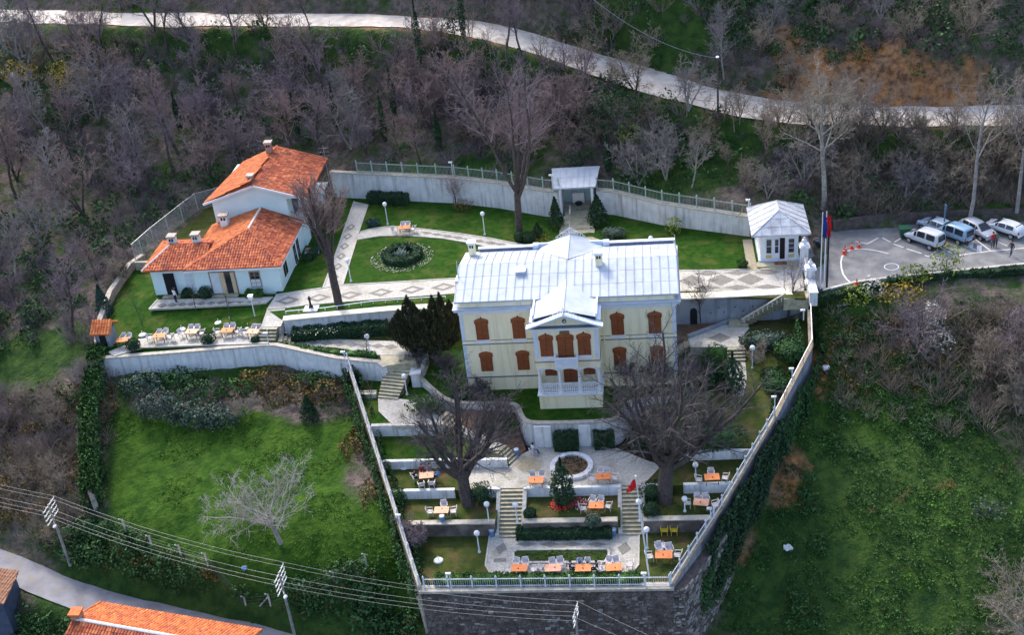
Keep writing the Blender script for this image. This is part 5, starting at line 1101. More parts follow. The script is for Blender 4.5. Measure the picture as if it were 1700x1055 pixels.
# ---- scattered brush over the wild slopes
def scatter(n, x0, x1, y0, y1, seed, sc=(.7,1.4), cond=None, road=3.3, nt=6, sink=.1):
    r = np.random.default_rng(seed); X = r.uniform(x0,x1,n); Y = r.uniform(y0,y1,n); ok = free(X, Y, road) & (dist_out(X, Y) > .9)
    if cond is not None: ok &= cond(X, Y, r)
    X, Y = X[ok], Y[ok]; Z = hfun(X, Y)-sink
    return np.c_[r.integers(0,nt,len(X)), X, Y, Z, r.uniform(0,6.28,len(X)), r.uniform(*sc,len(X))]
def blotch(X, Y, s, ph): return np.sin(X*s+ph+1.7*np.sin(Y*s*.7+ph))*np.sin(Y*s*1.1-ph+1.3*np.sin(X*s*.6))
north = lambda X, Y, r: (Y > 20)
right_wood = lambda X, Y, r: (X > 26) & ((X-33)*.9+(Y+3)*1.0+r.normal(0,2,X.shape) > 3)
T = [scatter(1500, -100, 62, 20, 62, 1, (.45,1.15), lambda X, Y, r: (blotch(X,Y,.16,1.) > -.35) & ((Y > 24) | (X < -50))),
     scatter(300, -100, -50, -4, 24, 2, (.5,1.3), None)]
merge('thicket', BT, np.concatenate(T), M['twigpurple'])
T = [scatter(800, 26, 62, 20, 34, 3, (.6,1.2), lambda X, Y, r: Y > 23.2), scatter(480, 24, 60, -24, 8, 4, (.6,1.3), right_wood), scatter(150, 25, 44, -3, 8, 18, (.35,.8)), scatter(330, -62, -45.5, -16, 6, 5, (.5,1.0)), scatter(500, -90, 60, 44, 80, 6, (.7,1.4))]
merge('brown_thicket', BT, np.concatenate(T), M['twigbrown'])
T = [scatter(1500, -100, 60, 20, 60, 7, (.7,1.7), lambda X, Y, r: (blotch(X,Y,.2,2.3) > .0), nt=5), scatter(520, -100, -50, -6, 24, 8, (.6,1.5), lambda X, Y, r: blotch(X,Y,.2,.6) > -.05, nt=5), scatter(420, -4, 62, 36, 60, 9, (.7,1.5), nt=5),
     scatter(380, 24, 50, -26, 8, 10, (.3,.8), lambda X, Y, r: blotch(X,Y,.35,.6) > .2, nt=5), scatter(1900, -50, -10, -26, -13, 11, (.55,1.15), nt=5), scatter(60,11,22,-20,-6,12,(.6,1.0),nt=5), scatter(420, 24, 46, -6, 8, 17, (.35,.85), lambda X, Y, r: blotch(X,Y,.5,2.2) > -.1, nt=5)]
merge('evergreen_scrub', LT, np.concatenate(T), M['leafivy'])
T = [scatter(330, -64, -46, -16, 8, 13, (.4,.9), nt=5), scatter(160, 24, 40, 0, 9, 14, (.35,.7), nt=5), scatter(330, -48, -12, -26, -15, 15, (.35,.7), nt=5), scatter(140, -60, 60, 38, 60, 16, (.5,1.), lambda X, Y, r: blotch(X,Y,.25,4) > .4, nt=5)]
merge('dry_scrub', LT, np.concatenate(T), M['leafbrown'])
# ---- weeds: small leafy tufts on the right slope and the field
def tuft(seed, n=9, rad=.3, h=.22, size=.10):
    r = np.random.default_rng(seed); C = np.c_[r.normal(0,rad*.5,n), r.normal(0,rad*.5,n), r.uniform(.03,h,n)]; N = np.tile([0,0,1.0],(n,1)); return leaves(C, N, size, r, .5)
TT = [tuft(300+i) for i in range(6)]
def tufts(n, poly, seed, cond=None, sc=(.6,1.5), z=None):
    r = np.random.default_rng(seed); a = np.array([p[:2] for p in poly]); X = r.uniform(a[:,0].min(),a[:,0].max(),n); Y = r.uniform(a[:,1].min(),a[:,1].max(),n); ok = inside(poly, X, Y)
    if cond is not None: ok &= cond(X, Y, r)
    X, Y = X[ok], Y[ok]; Z = hfun(X, Y) if z is None else np.full(len(X), z); return np.c_[r.integers(0,6,len(X)), X, Y, Z-.02, r.uniform(0,6.28,len(X)), r.uniform(*sc,len(X))]
RS = [(23.8,9),(44,9),(56,-30),(14,-30),(10,-24),(14.5,-15.5),(19.4,-6),(23.5,2)]
merge('weeds', TT, tufts(15000, RS, 21, lambda X, Y, r: blotch(X,Y,.5,1.1) > -.5, (.45,1.3)), M['leafmid'])
merge('bright_weeds', TT, tufts(5200, RS, 22, lambda X, Y, r: blotch(X,Y,.45,3.1) > .35, (.5,1.2)), mat('nettle_leaf', (0.06,0.17,0.02), (0.10,0.23,0.04), .8, 2, island=.4, spec=.1))
fcond = lambda X, Y, r: (blotch(X,Y,.6,.4) > .1) & (hfun(X,Y) < -.6)
merge('meadow_tufts', TT, tufts(9000, FIELD, 23, fcond, (.4,1.0)), mat('meadow_blade', (0.035,0.095,0.012), (0.075,0.15,0.025), .9, 2, island=.35, spec=.1))

# ------------------------------------------------------------------ forest trees on the slopes (individuals sharing a few grown shapes)
FV = [make_tree(11+i, cfg(num=[1,7,6,5,4], rmin=.02, ratio=[0,.7,.58,.58,.65]), 4.0+.4*(i%3), .12, stems=3, spread=.38).meshes('bare_tree') for i in range(5)]                       # bushy, many stems
FT = [make_tree(31+i, cfg(segs=[6,4,3,2,1], num=[1,12,7,5,4], ang=[0,36,42,45,40], ratio=[0,.42,.55,.55,.6], start=[0,.35,.15,.15,.1], trop=[.03,.12,.08,.03,0]), 7.5, .14).meshes('bare_tree') for i in range(3)]   # tall
fr = random.Random(77); placed = []
def plant(n, x0, x1, y0, y1, seed, variants, sc, label, group, ms, cond=None, mind=1.7, name='bare_tree', road=3.2):
    r = random.Random(seed); k = 0; tries = 0
    while k < n and tries < n*30:
        tries += 1; x, y = r.uniform(x0,x1), r.uniform(y0,y1); X, Y = np.array([x]), np.array([y])
        if not free(X, Y, road)[0] or dist_out(X, Y)[0] < 1.6: continue
        if cond and not cond(x, y): continue
        if any((x-a)**2+(y-b)**2 < mind*mind for a, b in placed): continue
        placed.append((x, y)); k += 1
        tree_thing(name, label, r.choice(variants), r.choice(ms), (x, y, h1(x, y)-.15), r.uniform(0,6.28), r.uniform(*sc), group)
G = 'bare trees of the surrounding woods'
_p = lambda *k: [(M['bark'] if a != 'twiggrey' else M['barkgrey'], M[a]) for a in k]
DK = _p('twigpurple','twigpurple','twiggrey','twigred'); RD = _p('twigred','twigred','twigpurple'); BR = _p('twigbrown','twigbrown','twiggrey'); BB = _p('twigbrown','twigpurple')
plant(52, -85, -28, 38, 62, 1, FV+FT+FT, (.7,1.45), 'bare purple-grey tree in the wood behind the outbuilding', G, DK, mind=2.2)
plant(34, -92, -53, 2, 38, 2, FV+FT, (.6,1.35), 'bare purple-grey tree in the wood left of the outbuilding', G, DK, mind=2.2)
plant(34, -28, 4, 31, 50, 3, FV+FT+FT, (.6,1.3), 'bare reddish tree on the slope behind the left back wall', G, RD, lambda x, y: y > 33-(x+28)*.05, mind=2.0)
plant(24, 2, 26, 24, 42, 4, FV+FT, (.5,1.0), 'bare brown tree on the slope behind the right back wall', G, BR, mind=1.9)
plant(34, 25, 58, 24.5, 33, 5, FV, (.5,.95), 'bare brown tree on the bank behind the parking lot', G, BR, mind=1.6)
plant(30, 30, 58, -20, 9, 6, FV, (.6,1.1), 'bare brown tree on the right slope below the parking lot', G, BB, lambda x, y: (x-35)*.9+(y+3) > 4 and y < 3.5, mind=2.0)
plant(34, -95, 60, 50, 80, 7, FV+FT, (.6,1.2), 'bare dark tree on the hillside above the upper road', G, DK, mind=2.6)
plant(26, 0, 62, 36, 56, 8, FV, (.5,1.0), 'bare brown tree on the hillside above the upper road', G, BR, mind=2.2)
plant(7, -60, -47.5, -12, 3, 9, FV, (.4,.7), 'bare bramble tree on the bank left of the ivy wall', G, BR, mind=2.2)
# little saplings along the lower verge of the upper road
r = random.Random(5); sap = [make_tree(61+i, cfg(segs=[4,3,2,1], num=[1,7,5,4], ang=[0,32,40,40], ratio=[0,.55,.55,.55], rmin=.014), 2.6, .05).meshes('roadside_sapling') for i in range(3)]
for i in range(34):
    t = r.uniform(0,1); j = int((1+t*(15))); a = ROAD_UP[j]; b = ROAD_UP[j+1]; f = r.random(); x = a[0]+(b[0]-a[0])*f; y = a[1]+(b[1]-a[1])*f-3.6-r.random()*1.2; 
    if not free(np.array([x]), np.array([y]), 2.9)[0]: continue
    tree_thing('roadside_sapling', 'thin bare sapling on the lower verge of the upper road', r.choice(sap), (M['twigbrown'],M['twigbrown']), (x,y,h1(x,y)-.05), r.uniform(0,6), r.uniform(.7,1.4), 'saplings along the upper road verge')
# ------------------------------------------------------------------ named trees of the garden
def big(name, label, px, py, z, seed, c, L, r, ms, d=(0,0,1), stems=1, spread=.3, cat='tree', scale=1, rotz=0):
    return tree_thing(name, label, make_tree(seed, c, L, r, d, stems, spread).meshes(name), ms, P(px,py,z)-Vector((0,0,.1)), rotz, scale, None, cat)
# pollarded tree by the promenade
big('pollarded_tree', 'tall pollarded tree with dark trunk on the promenade by the outbuilding', 563, 508, 4.2, 5,
    cfg(segs=[5,5,3,3,1], num=[1,5,13,10,6], start=[0,.6,.38,.1,.1], ang=[0,18,36,36,32], ratio=[0,1.05,.5,.5,.55], rr=[0,.66,.5,.28,.5], taper=[.8,.5,.45,.3,.2], wob=[.02,.05,.12,.15,0], trop=[.08,.20,.12,.12,0], trunklvl=1, rmin=.024), 7.0, .46, (M['bark'], M['twigred']))
big('bare_tree', 'tall bare tree with four rising stems on the upper lawn', 862, 390, 4.2, 8,
    cfg(segs=[3,7,4,3,1], num=[1,5,12,7,5], start=[0,.7,.42,.15,.1], ang=[0,17,40,42,40], ratio=[0,3.1,.40,.55,.6], rr=[0,.6,.4,.45,.5], taper=[.85,.35,.3,.3,.2], wob=[.04,.05,.14,.2,0], trop=[.05,.05,.08,.05,0], trunklvl=1, rmin=.017), 4.6, .42, (M['bark'], M['twigpurple']))
CH = cfg(segs=[3,6,4,3,1], num=[1,12,11,9,6], start=[0,.5,.2,.1,.1], ang=[0,44,44,44,42], ratio=[0,1.75,.5,.5,.6], rr=[0,.5,.45,.45,.5], taper=[.8,.28,.3,.3,.2], wob=[.05,.10,.11,.12,0], trop=[.05,.10,.07,.05,0], trunklvl=1, rmin=.013)
DKT = mat('dark_grey_twig', (0.07,0.062,0.066), (0.135,0.118,0.12), .95, 1.5)
big('chestnut_tree', 'huge bare spreading tree left of the fountain court', 778, 838, -3.2, 21, CH, 4.6, .62, (M['bark'], DKT), (-.08,.1,1))
big('chestnut_tree', 'huge bare spreading tree right of the fountain court', 1103, 832, -3.2, 27, cfg(**{**CH, 'num':[1,13,11,9,6], 'ratio':[0,2.05,.5,.5,.6]}), 4.6, .66, (M['bark'], DKT), (.05,.1,1), scale=1.1)
big('pale_tree', 'lone pale bare tree standing in the green field', 466, 902, -3.6, 14, cfg(segs=[3,5,4,3,1], num=[1,10,9,7,5], start=[0,.45,.2,.15,.1], ang=[0,48,42,42,40], ratio=[0,1.9,.55,.55,.6], rr=[0,.5,.5,.5,.55], taper=[.7,.3,.3,.3,.2], wob=[.05,.12,.16,.2,0], trop=[.05,.05,.07,.04,0], rmin=.018), 3.0, .22, (M['barkgrey'], mat('pale_grey_twig', (0.30,0.28,0.25), (0.44,0.42,0.38), .9, 1.5)), (-.15,.1,1))
SY = cfg(segs=[6,5,4,3,1], num=[1,11,7,6,4], start=[0,.5,.3,.15,.1], ang=[0,48,42,42,40], ratio=[0,.46,.5,.5,.6], rr=[0,.42,.45,.45,.5], taper=[.35,.3,.3,.3,.2], wob=[.04,.12,.16,.2,0], trop=[.02,.07,.05,.03,0], trunklvl=2, rmin=.018)
PTW = mat('sycamore_twig', (0.22,0.185,0.145), (0.33,0.285,0.23), .9, 1.5)
big('sycamore_tree', 'pale barked sycamore with white limbs behind the gatehouse', 1367, 356, 5.0, 33, cfg(**{**SY,'num':[1,13,9,7,5]}), 13.0, .33, (M['barkpale'], PTW))
big('sycamore_tree', 'pale barked tree standing behind the parked cars', 1610, 362, 5.4, 36, SY, 11.5, .22, (M['barkgrey'], M['twigbrown'])); big('sycamore_tree', 'pale barked tree at the right edge behind the white car', 1688, 352, 5.4, 39, SY, 12.5, .22, (M['barkgrey'], M['twigbrown']))
big('pale_tree', 'pale bare tree leaning in at the bottom right corner', 1720, 1100, -13, 44, cfg(num=[1,9,8,6,5], trunklvl=1), 6.0, .2, (M['barkpale'], PTW), (-.35,.25,1), 3, .5)
big('pale_tree', 'pale dead branched shrub on the right slope edge', 1690, 690, -2.5, 45, cfg(), 2.4, .09, (M['barkpale'], PTW), stems=3)
SM = cfg(segs=[4,4,3,1], num=[1,9,7,5], start=[0,.3,.2,.1], ang=[0,32,40,40], ratio=[0,.75,.55,.55], rr=[0,.5,.5,.5], taper=[.4,.3,.3,.2], wob=[.06,.12,.18,0], trop=[.04,.1,.06,0], rmin=.016)
big('bare_tree', 'small bare tree in front of the concrete stairs', 1308, 533, 1.2, 51, SM, 4.6, .13, (M['bark'], M['twigpurple'])); big('bare_tree', 'slender bare tree before the blue-grey wall by the mansion', 1163, 536, 1.2, 52, SM, 3.0, .07, (M['bark'], M['bark']), stems=2)
for px, py, z, lab, s in ((325,515,3.95,'thin sapling in front of the outbuilding window',.8),(384,532,3.5,'thin sapling in front of the outbuilding entrance',.9),(236,540,3.4,'thin sapling at the left end of the outbuilding lawn',.9),(610,598,2.1,'thin dark sapling beside the globe lamp on the lower path',1.0),(622,690,.1,'thin dark sapling on the small lawn by the stairs',1.0)):
    big('sapling', lab, px, py, z, px, cfg(segs=[5,3,1], num=[1,9,4], start=[0,.45,.2], ang=[0,35,38], ratio=[0,.3,.5], rr=[0,.4,.5], taper=[.35,.3,.2], wob=[.03,.1,0], trop=[.03,.1,0]), 3.6*s, .05, (M['bark'], M['bark']))
big('blossom_tree', 'small pinkish blossoming tree by the back wall', 757, 345, 4.2, 55, SM, 2.4, .09, (M['bark'], M['twigred'])); big('bare_tree', 'small many-stemmed bare shrub left of the gate hut', 205, 470, 3.6, 56, cfg(), 2.0, .06, (M['bark'], M['twigbrown']), stems=4)
pb_r = np.random.default_rng(3); o = cloud_mesh('pink_blossom', [(420,(1.9,1.7,1.3),(0,0,3.4))], .06, pb_r)
bt = [x for x in bpy.data.objects if x.name == 'blossom_tree'][0]; link('blossoms', o, mat('pink_petal', (0.36,0.20,0.20), (0.46,0.28,0.27), .8, 2, island=.3), bt)
big('bare_shrub', 'bare twiggy shrub at the wall corner beside the railing', 690, 905, -4.5, 57, cfg(), 1.8, .06, (M['bark'], M['twigpurple']), stems=5, spread=.8, cat='shrub')
big('bare_shrub', 'tangle of pale bare branches in the right garden', 1268, 600, .3, 58, cfg(), 1.5, .05, (M['barkpale'], PTW), (-.6,.2,.6), 3, .8, 'shrub'); big('bare_shrub', 'pale broken branches among the grey shrubs of the field', 405, 690, -.6, 59, cfg(), 1.4, .05, (M['barkpale'], PTW), (-.3,0,.7), 3, .8, 'shrub')
for i, (px, py, z, s, lab) in enumerate(((700,620,.4,.75,'bare grey shrub right of the broad stairs'),(740,625,.4,.8,'bare grey shrub against the curved wall'),(795,668,-.4,.7,'bare grey shrub at the mansion corner bed'),(835,705,-1.2,.7,'bare grey shrub in the bed left of the curved wall'),(1040,640,0,.8,'bare grey shrub right of the porch'),(1090,650,0,.85,'bare grey shrub under the right front windows'),(1150,640,-.1,.9,'bare grey shrub at the right mansion corner'))):
    big('bare_shrub', lab, px, py, z, 160+i, cfg(), 2.6, .06, (M['bark'], DKT), stems=4, cat='shrub', scale=s)

# ------------------------------------------------------------------ evergreens and hedges
def cone_pts(r, n, h, rad, base=.15, layers=9):
    t = r.random(n)**.75; z = base+(h-base)*t; lay = 1-.28*np.abs(np.sin(t*layers*math.pi)); rr = rad*(1-t)**.85*lay*(1-.35*r.random(n)**2); a = r.uniform(0,6.28,n)
    return np.c_[rr*np.cos(a), rr*np.sin(a), z], np.c_[np.cos(a), np.sin(a), np.full(n,.15)]
def conifer(name, label, px, py, z, h, rad, m, n=1500, size=.13, layers=9, seed=1):
    r = np.random.default_rng(seed); rt = empty(name, label, 'conifer', P(px,py,z)); C, N = cone_pts(r, n, h, rad, .15, layers); V, F = leaves(C, N, size, r, .5); link('crown', np_mesh('crown', V, F), M[m], rt)
    MB().tube((0,0,-.1),(0,0,h*.85),.09,.02,6).build('trunk', M['bark'], rt, True); return rt
conifer('conifer', 'dark green conifer left of the small pavilion', 924, 378, 4.2, 3.8, 1.25, 'leafdark', seed=2); conifer('conifer', 'broad dark green conifer right of the small pavilion', 993, 372, 4.2, 3.6, 1.7, 'leafdark', 1900, seed=3)
conifer('conifer', 'blue-green conifer beside the far left corner hut', 178, 530, 2.6, 4.2, 1.4, 'leafblue', seed=4); conifer('conifer', 'young dark conifer at the edge of the field', 516, 700, -1.6, 3.0, 1.3, 'leafdark', 1300, seed=5)
conifer('conifer', 'low dark conifer shrub left of the big tree on the upper lawn', 893, 392, 4.2, 1.6, 1.0, 'leafdark', 600, seed=6)
def cypress(name, label, px, py, z, h, rad, m='juniper', seed=1, n=1900, cat='cypress', size=.14, lean=0):
    r = np.random.default_rng(seed); rt = empty(name, label, cat, P(px,py,z)); t = r.random(n); zz = .1+h*t; prof = np.sin(np.clip(t*1.05+.12,0,1)*math.pi)**.6; a = r.uniform(0,6.28,n); lump = 1+.22*np.sin(a*5+zz*2.2)+.12*np.sin(a*9-zz*3); rr = rad*prof*lump*(1-.3*r.random(n)**2)
    C = np.c_[rr*np.cos(a)+lean*t, rr*np.sin(a), zz]; V, F = leaves(C, np.c_[np.cos(a)*.6, np.sin(a)*.6, np.full(n,.8)], size, r, .4); link('crown', np_mesh('crown', V, F), M[m], rt); MB().tube((0,0,-.1),(0,0,h*.5),.12,.05,6).build('trunk', M['bark'], rt, True); return rt
cypress('cypress', 'small dark cypress standing before the round fountain', 936, 838, -3.2, 5.0, .95, 'leafdark', 11); cypress('cypress', 'dark cypress at the right end of the mansion garden', 1216, 655, -.6, 4.6, 1.1, 'leafdark', 12); cypress('cypress', 'dark cypress behind the right bare shrub', 1180, 640, 0, 3.2, 1.1, 'leafdark', 13)
# wide old juniper: several leaning plumes
def strands(C, a, r, ln, w):
    n = len(C); U = np.c_[np.cos(a)*.35, np.sin(a)*.35, np.ones(n)]+r.normal(0,.25,(n,3)); U /= np.linalg.norm(U,axis=1)[:,None]; S = np.cross(U, r.normal(0,1,(n,3))); S /= np.linalg.norm(S,axis=1)[:,None]+1e-9
    L = ln*r.uniform(.6,1.4,(n,1)); return np.stack([C-U*L, C-S*w, C+U*L, C+S*w], 1).reshape(-1,3), np.arange(4*n).reshape(n,4)
def juniper(label, px, py, z):
    rt = empty('juniper', label, 'juniper', P(px,py,z)); r = np.random.default_rng(15); Vs = []; Fs = []; o = 0
    for dx, dy, h, rad in ((-4.0,.6,4.4,.9),(-3.2,0,5.8,.9),(-2.3,.5,7.0,.85),(-1.6,-.2,6.6,.8),(-.7,.3,5.6,1.0),(.2,.3,7.0,.75),(1.0,.1,7.4,.7),(1.8,.4,6.4,.8),(-3.6,.8,4.4,1.1),(-2.4,-.6,4.4,1.2),(-.9,-.6,4.6,1.2),(.6,-.5,4.8,1.1),(1.6,-.3,4.6,1.0)):
        n = 2100; t = r.random(n); zz = 1.5+(h-1.5)*t; prof = (np.sin(np.clip(t*.9+.14,0,1)*math.pi)**.7); a = r.uniform(0,6.28,n); rr = rad*prof*(1+.25*np.sin(a*4+zz*2.5+dx))*(1-.35*r.random(n)**2); k = np.minimum(1, .25+zz/4.2)
        C = np.c_[rr*np.cos(a)+dx*k, rr*np.sin(a)+dy*k, zz]; V, F = strands(C, a, r, .26, .05); Vs.append(V); Fs.append(F+o); o += len(V)
    link('crown', np_mesh('crown', np.concatenate(Vs), np.concatenate(Fs)), M['juniper'], rt)
    t = Tree(4)
    for dx in (-1.6,-.6,.3,.8): t.grow((0,0,0), Vector((dx*.4,0,1.0)).normalized(), 3.6, .2, 0, cfg(segs=[4], num=[1], taper=[.5], wob=[.1], trop=[.02]))
    link('trunk', t.meshes('trunk')[0], M['bark'], rt)
juniper('wide blackish juniper left of the mansion', 727, 597, 1.2)
def bush(name, label, px, py, z, rad, m, n=500, size=.11, seed=1, cat='shrub', group=None, lump=None, lift=0):
    r = np.random.default_rng(seed+px); rt = empty(name, label, cat, P(px,py,z), group=group); C, N = ell_pts(r, n, rad, (0,0,rad[2]*.85+lift), .12 if lump is None else lump, .25); V, F = leaves(C, N, size, r, .5); link('foliage', np_mesh('foliage', V, F), M[m], rt)
    if lump is None and n > 300: MB().ball((0,0,rad[2]*.85+lift), 1.0, 12, 8, rad[0]*.62, rad[1]*.62, rad[2]*.62).build('leaf_core', M[m], rt, True, True)
    MB().tube((0,0,-.1),(0,0,rad[2]*1.2+lift),.06,.03,5).build('stem', M['bark'], rt, True); return rt
for px, py, z, rr, lab, m in ((223,580,2.9,.78,'clipped round bush by the leftmost orange table','leafdark'),(347,570,2.9,.78,'clipped round bush between the orange tables','leafdark'),(1232,443,4.2,.55,'small round bush at the lawn corner by the gatehouse','leafmid'),(312,492,4.15,.6,'round bush left of the outbuilding entrance','leafdark'),(342,494,4.15,.8,'round bush right beside the outbuilding entrance steps','leafdark'),(425,570,2.8,.45,'small clipped bush at the end of the table terrace','leafdark'),
    (1190,603,.4,1.3,'bright green rounded shrub beside the white edged steps','leafmid'),(880,402,4.2,.8,'dark shrub at the foot of the tall upper lawn tree','leafdark'),(864,400,4.2,.7,'dark shrub left of the tall tree trunk','leafdark'),(800,832,-3.2,1.2,'dark rounded shrub left of the lower stairs','leafdark'),(660,835,-3.2,.9,'dark ivy mound at the left wall','leafivy'),(880,858,-3.2,.55,'small dark shrub right of the lower stairs','leafdark'),(985,872,-3.2,.7,'greyish shrub at the right end of the hedge','oleander'),(1083,828,-3.2,1.1,'dark shrub under the right spreading tree','leafdark'),(1080,855,-3.2,.8,'low dark shrub beside the right stairs','leafdark')):
    bush('round_bush', lab, px, py, z, (rr,rr,rr*.85), m, int(950*max(1,rr)), size=.085, seed=int(rr*100), cat='bush')
for px, py, z, rad, lab, m, n in ((620,375,4.2,(.9,.6,.5),'low dark shrub on the upper lawn by the left lamp','leafblue',400),(1020,393,4.2,(1.5,.9,.6),'spiky grey-green yucca clump by the right back lawn','oleander',500),(830,715,-1.4,(1.8,1.0,.7),'dark green shrub mass in the bed under the curved wall','leafmid',700),(775,665,-.3,(1.5,.9,.8),'dark green shrub in front of the mansion corner','leafdark',600),(710,690,-.3,(1.8,.9,1.2),'dark green shrub behind the left spreading tree','leafivy',800),(1270,575,.7,(2.6,1.3,.8),'grey-green shrubs under the small bare tree','oleander',1500),(1310,590,1.0,(1.6,1.8,.8),'dark shrubs along the right boundary wall','leafivy',1700),(1285,640,0,(1.2,2.0,.7),'dark ivy shrubs at the bend of the right boundary wall','leafivy',1700),(1105,745,-1.4,(3.2,1.4,1.1),'dark shrub mass behind the right spreading tree','leafdark',1300),(1190,740,-1.4,(3.0,1.6,1.2),'brown-green shrub mass by the right terrace wall','leafivy',1200),(785,470+0,4.2,(.01,.01,.01),'',  'leafdark',0)):
    if n: bush('shrub', lab, px, py, z, rad, m, n, .13, 7)
# light blossoming and yellow bushes in the wild
for px, py, z, rad, lab, m, n in ((140,195,13,(2.8,1.8,1.5),'yellow blossoming bush at the upper left','leafyellow',700),(50,185,13.4,(2.6,1.8,1.5),'yellow blossoming bush at the left edge','leafyellow',700),(115,178,13.6,(1.6,1.2,1.1),'yellow blossoming bush between two others','leafyellow',260),(1060,225,10.0,(1.6,1.1,1.1),'light yellow-green bush on the slope behind the pavilion','leaflight',420),(1048,255,9.0,(1.9,1.1,1.1),'light green bush below another on the slope','leaflight',420),(1120,392,4.2,(.9,.7,1.2),'young light green tree on the right back lawn','leaflight',330),(1570,455,3.2,(1.7,1.1,1.7),'light yellow-green tree at the parking edge','leaflight',420),(1520,470,2.8,(1.5,1.0,1.2),'yellow-green bush left of the parking edge tree','leaflight',300),(1500,500,2.0,(2.2,1.2,1.1),'golden bush on the slope under the parking edge','leafyellow',420),(1420,505,2.0,(1.6,1.2,1.1),'pale green bush at the corner of the parking slope','leaflight',300),(1545,540,1.0,(1.2,1.0,1.3),'white blossoming bush on the right slope','blossom',240),(1560,580,0,(1.2,.9,1.1),'pale blossoming bush lower on the right slope','blossom',220),(1450,490,2.6,(1.2,1.0,1.0),'white flowering bush beside the parking hedge','blossom',240),(440,15,21.5,(1.2,1.0,1.4),'pale blossoming tree beside the upper road','blossom',220),(755,60,20.0,(1.4,1.2,1.7),'dark evergreen bush on the upper road edge','leafdark',500),(1020,215,10.5,(3.2,1.8,2.6),'ivy covered dark green mound behind the pavilion','leafdark',1500),(930,330,5,(.01,.01,.01),'','leafdark',0),(1640,855,-7,(1.4,1.0,.8),'pale leaved shrub at the right edge of the slope','oleander',280),(1290,155,13.2,(.9,.6,.7),'small dark bush at the foot of the orange bank','leafdark',220),(1450,160,13,(.9,.6,.7),'small dark bush on the orange bank by the road','leafdark',220)):
    if n: 
        c = P(px,py,z); bush('wild_bush', lab, px, py, lift=4.2 if (m == 'leafyellow' and px < 300) else 1.6 if px in (1060,1048) else 0, z=h1(c.x,c.y)-.1 if abs(h1(c.x,c.y)-z) < 2.5 else z, rad=rad, m=m, n=n, size=.14, seed=9, lump=.3)
# ivy columns on trunks by the road
for px, py, z, h, lab in ((700,112,17.5,8.5,'slim ivy wrapped trunk in front of the upper road'),(770,62,19.5,8.5,'ivy wrapped trunk beside the dark bush on the road'),(640,235,9.5,6.5,'ivy wrapped trunk on the slope above the left back wall'),(655,190,12.2,6,'slim ivy wrapped trunk higher on the left slope'),(560,215,11,6,'ivy wrapped trunk behind the outbuilding roof'),(730,250,9,5,'ivy wrapped trunk left of the tall lawn tree crown'),(495,225,11,5.5,'ivy wrapped trunk above the outbuilding chimney'),(300,215,11.5,5,'ivy wrapped trunk in the left wood'),(1010,285,8,4.5,'ivy wrapped trunk just behind the pavilion'),(90,300,8.5,4.5,'ivy wrapped trunk at the far left of the wood')):
    cypress('ivy_tree', lab, px, py, z, h, .42, 'leafdark', px, 900, 'tree', .15)
def hedge(name, label, line, w, h, m, dens=120, size=.10, seed=1, cat='hedge', crown=0.0):
    """clipped hedge along a line of (x,y,z): leafy shell over a solid core"""
    r = np.random.default_rng(seed); base = Vector(line[0]); rt = empty(name, label, cat, base); core = MB(); Cs = []; Ns = []
    for a, b in zip(line, line[1:]):
        a, b = np.array(a, float), np.array(b, float); d = b-a; L = np.linalg.norm(d[:2]); dd = d/L; s = np.array([-dd[1],dd[0],0]); n = max(8, int(L*(w+2*h)*dens)); t = r.random(n); q = r.random(n)*(w+2*h)
        side = np.where(q < h, -1, np.where(q < h+w, 0, 1)); off = np.where(side == 0, q-h-w/2, side*w/2); zz = np.where(side == 0, h, np.where(side < 0, q, q-h-w)); wav = .07*np.sin(t*L*2.3+a[0])+.05*np.sin(t*L*5.1)
        C = a+d*t[:,None]+s*(off*(1+.12*r.standard_normal(n)))[:,None]; C[:,2] += zz+wav+r.normal(0,.04,n); Cs.append(C); Ns.append(s*side[:,None]+np.array([0,0,1.0])*(side == 0)[:,None])
        core.bar(tuple(a), tuple(b), w*.86, h*.93)
    V, F = leaves(np.concatenate(Cs), np.concatenate(Ns), size, r, .55); core.build('hedge_core', M[m], rt); link('foliage', np_mesh('foliage', V-np.array(base), F), M[m], rt); return rt
hedge('clipped_hedge', 'clipped dark green hedge between the lower garden stairs', [tuple(P(858,893,ZP)), tuple(P(1017,891,ZP))], 1.0, .85, 'leafdark', 150)
hedge('clipped_hedge', 'dark box hedge below the porch between white panels', [(-1.55,-6.65,ZF),(.7,-6.7,ZF)], .8, 1.9, 'leafdark', 150, seed=2)
hedge('clipped_hedge', 'dark box hedge right of the white panels', [(2.1,-6.6,ZF),(4.0,-6.4,ZF)], .8, 1.7, 'leafdark', 150, seed=8)
hedge('low_hedge', 'leafy low hedge behind the front white railing', [(-10.9,-21.9,ZP),(-4,-21.95,ZP),(0,-22.0,ZP),(6.2,-22.0,ZP)], 1.1, .55, 'leafmid', 150, .12, 3)
hedge('shrub_border', 'dark flowering shrub border under the promenade wall', [(-28.8,7.0,2.25),(-24,7.5,2.25),(-19,7.9,2.25)], 1.3, 1.1, 'leafdark', 120, .12, 4)
hedge('low_hedge', 'bright low hedge along the top of the field wall', [(-29.6,5.6,2.2),(-26,4.5,2.2),(-23,3.7,2.15),(-19.5,3.2,2.15)], .7, .55, 'leafmid', 140, .1, 5)
hedge('clipped_hedge', 'clipped dark hedge at the left end of the back wall', [(-25.8,35.2,ZU),(-20.8,34.2,ZU)], 1.2, 1.2, 'leafdark', 130, .11, 6)
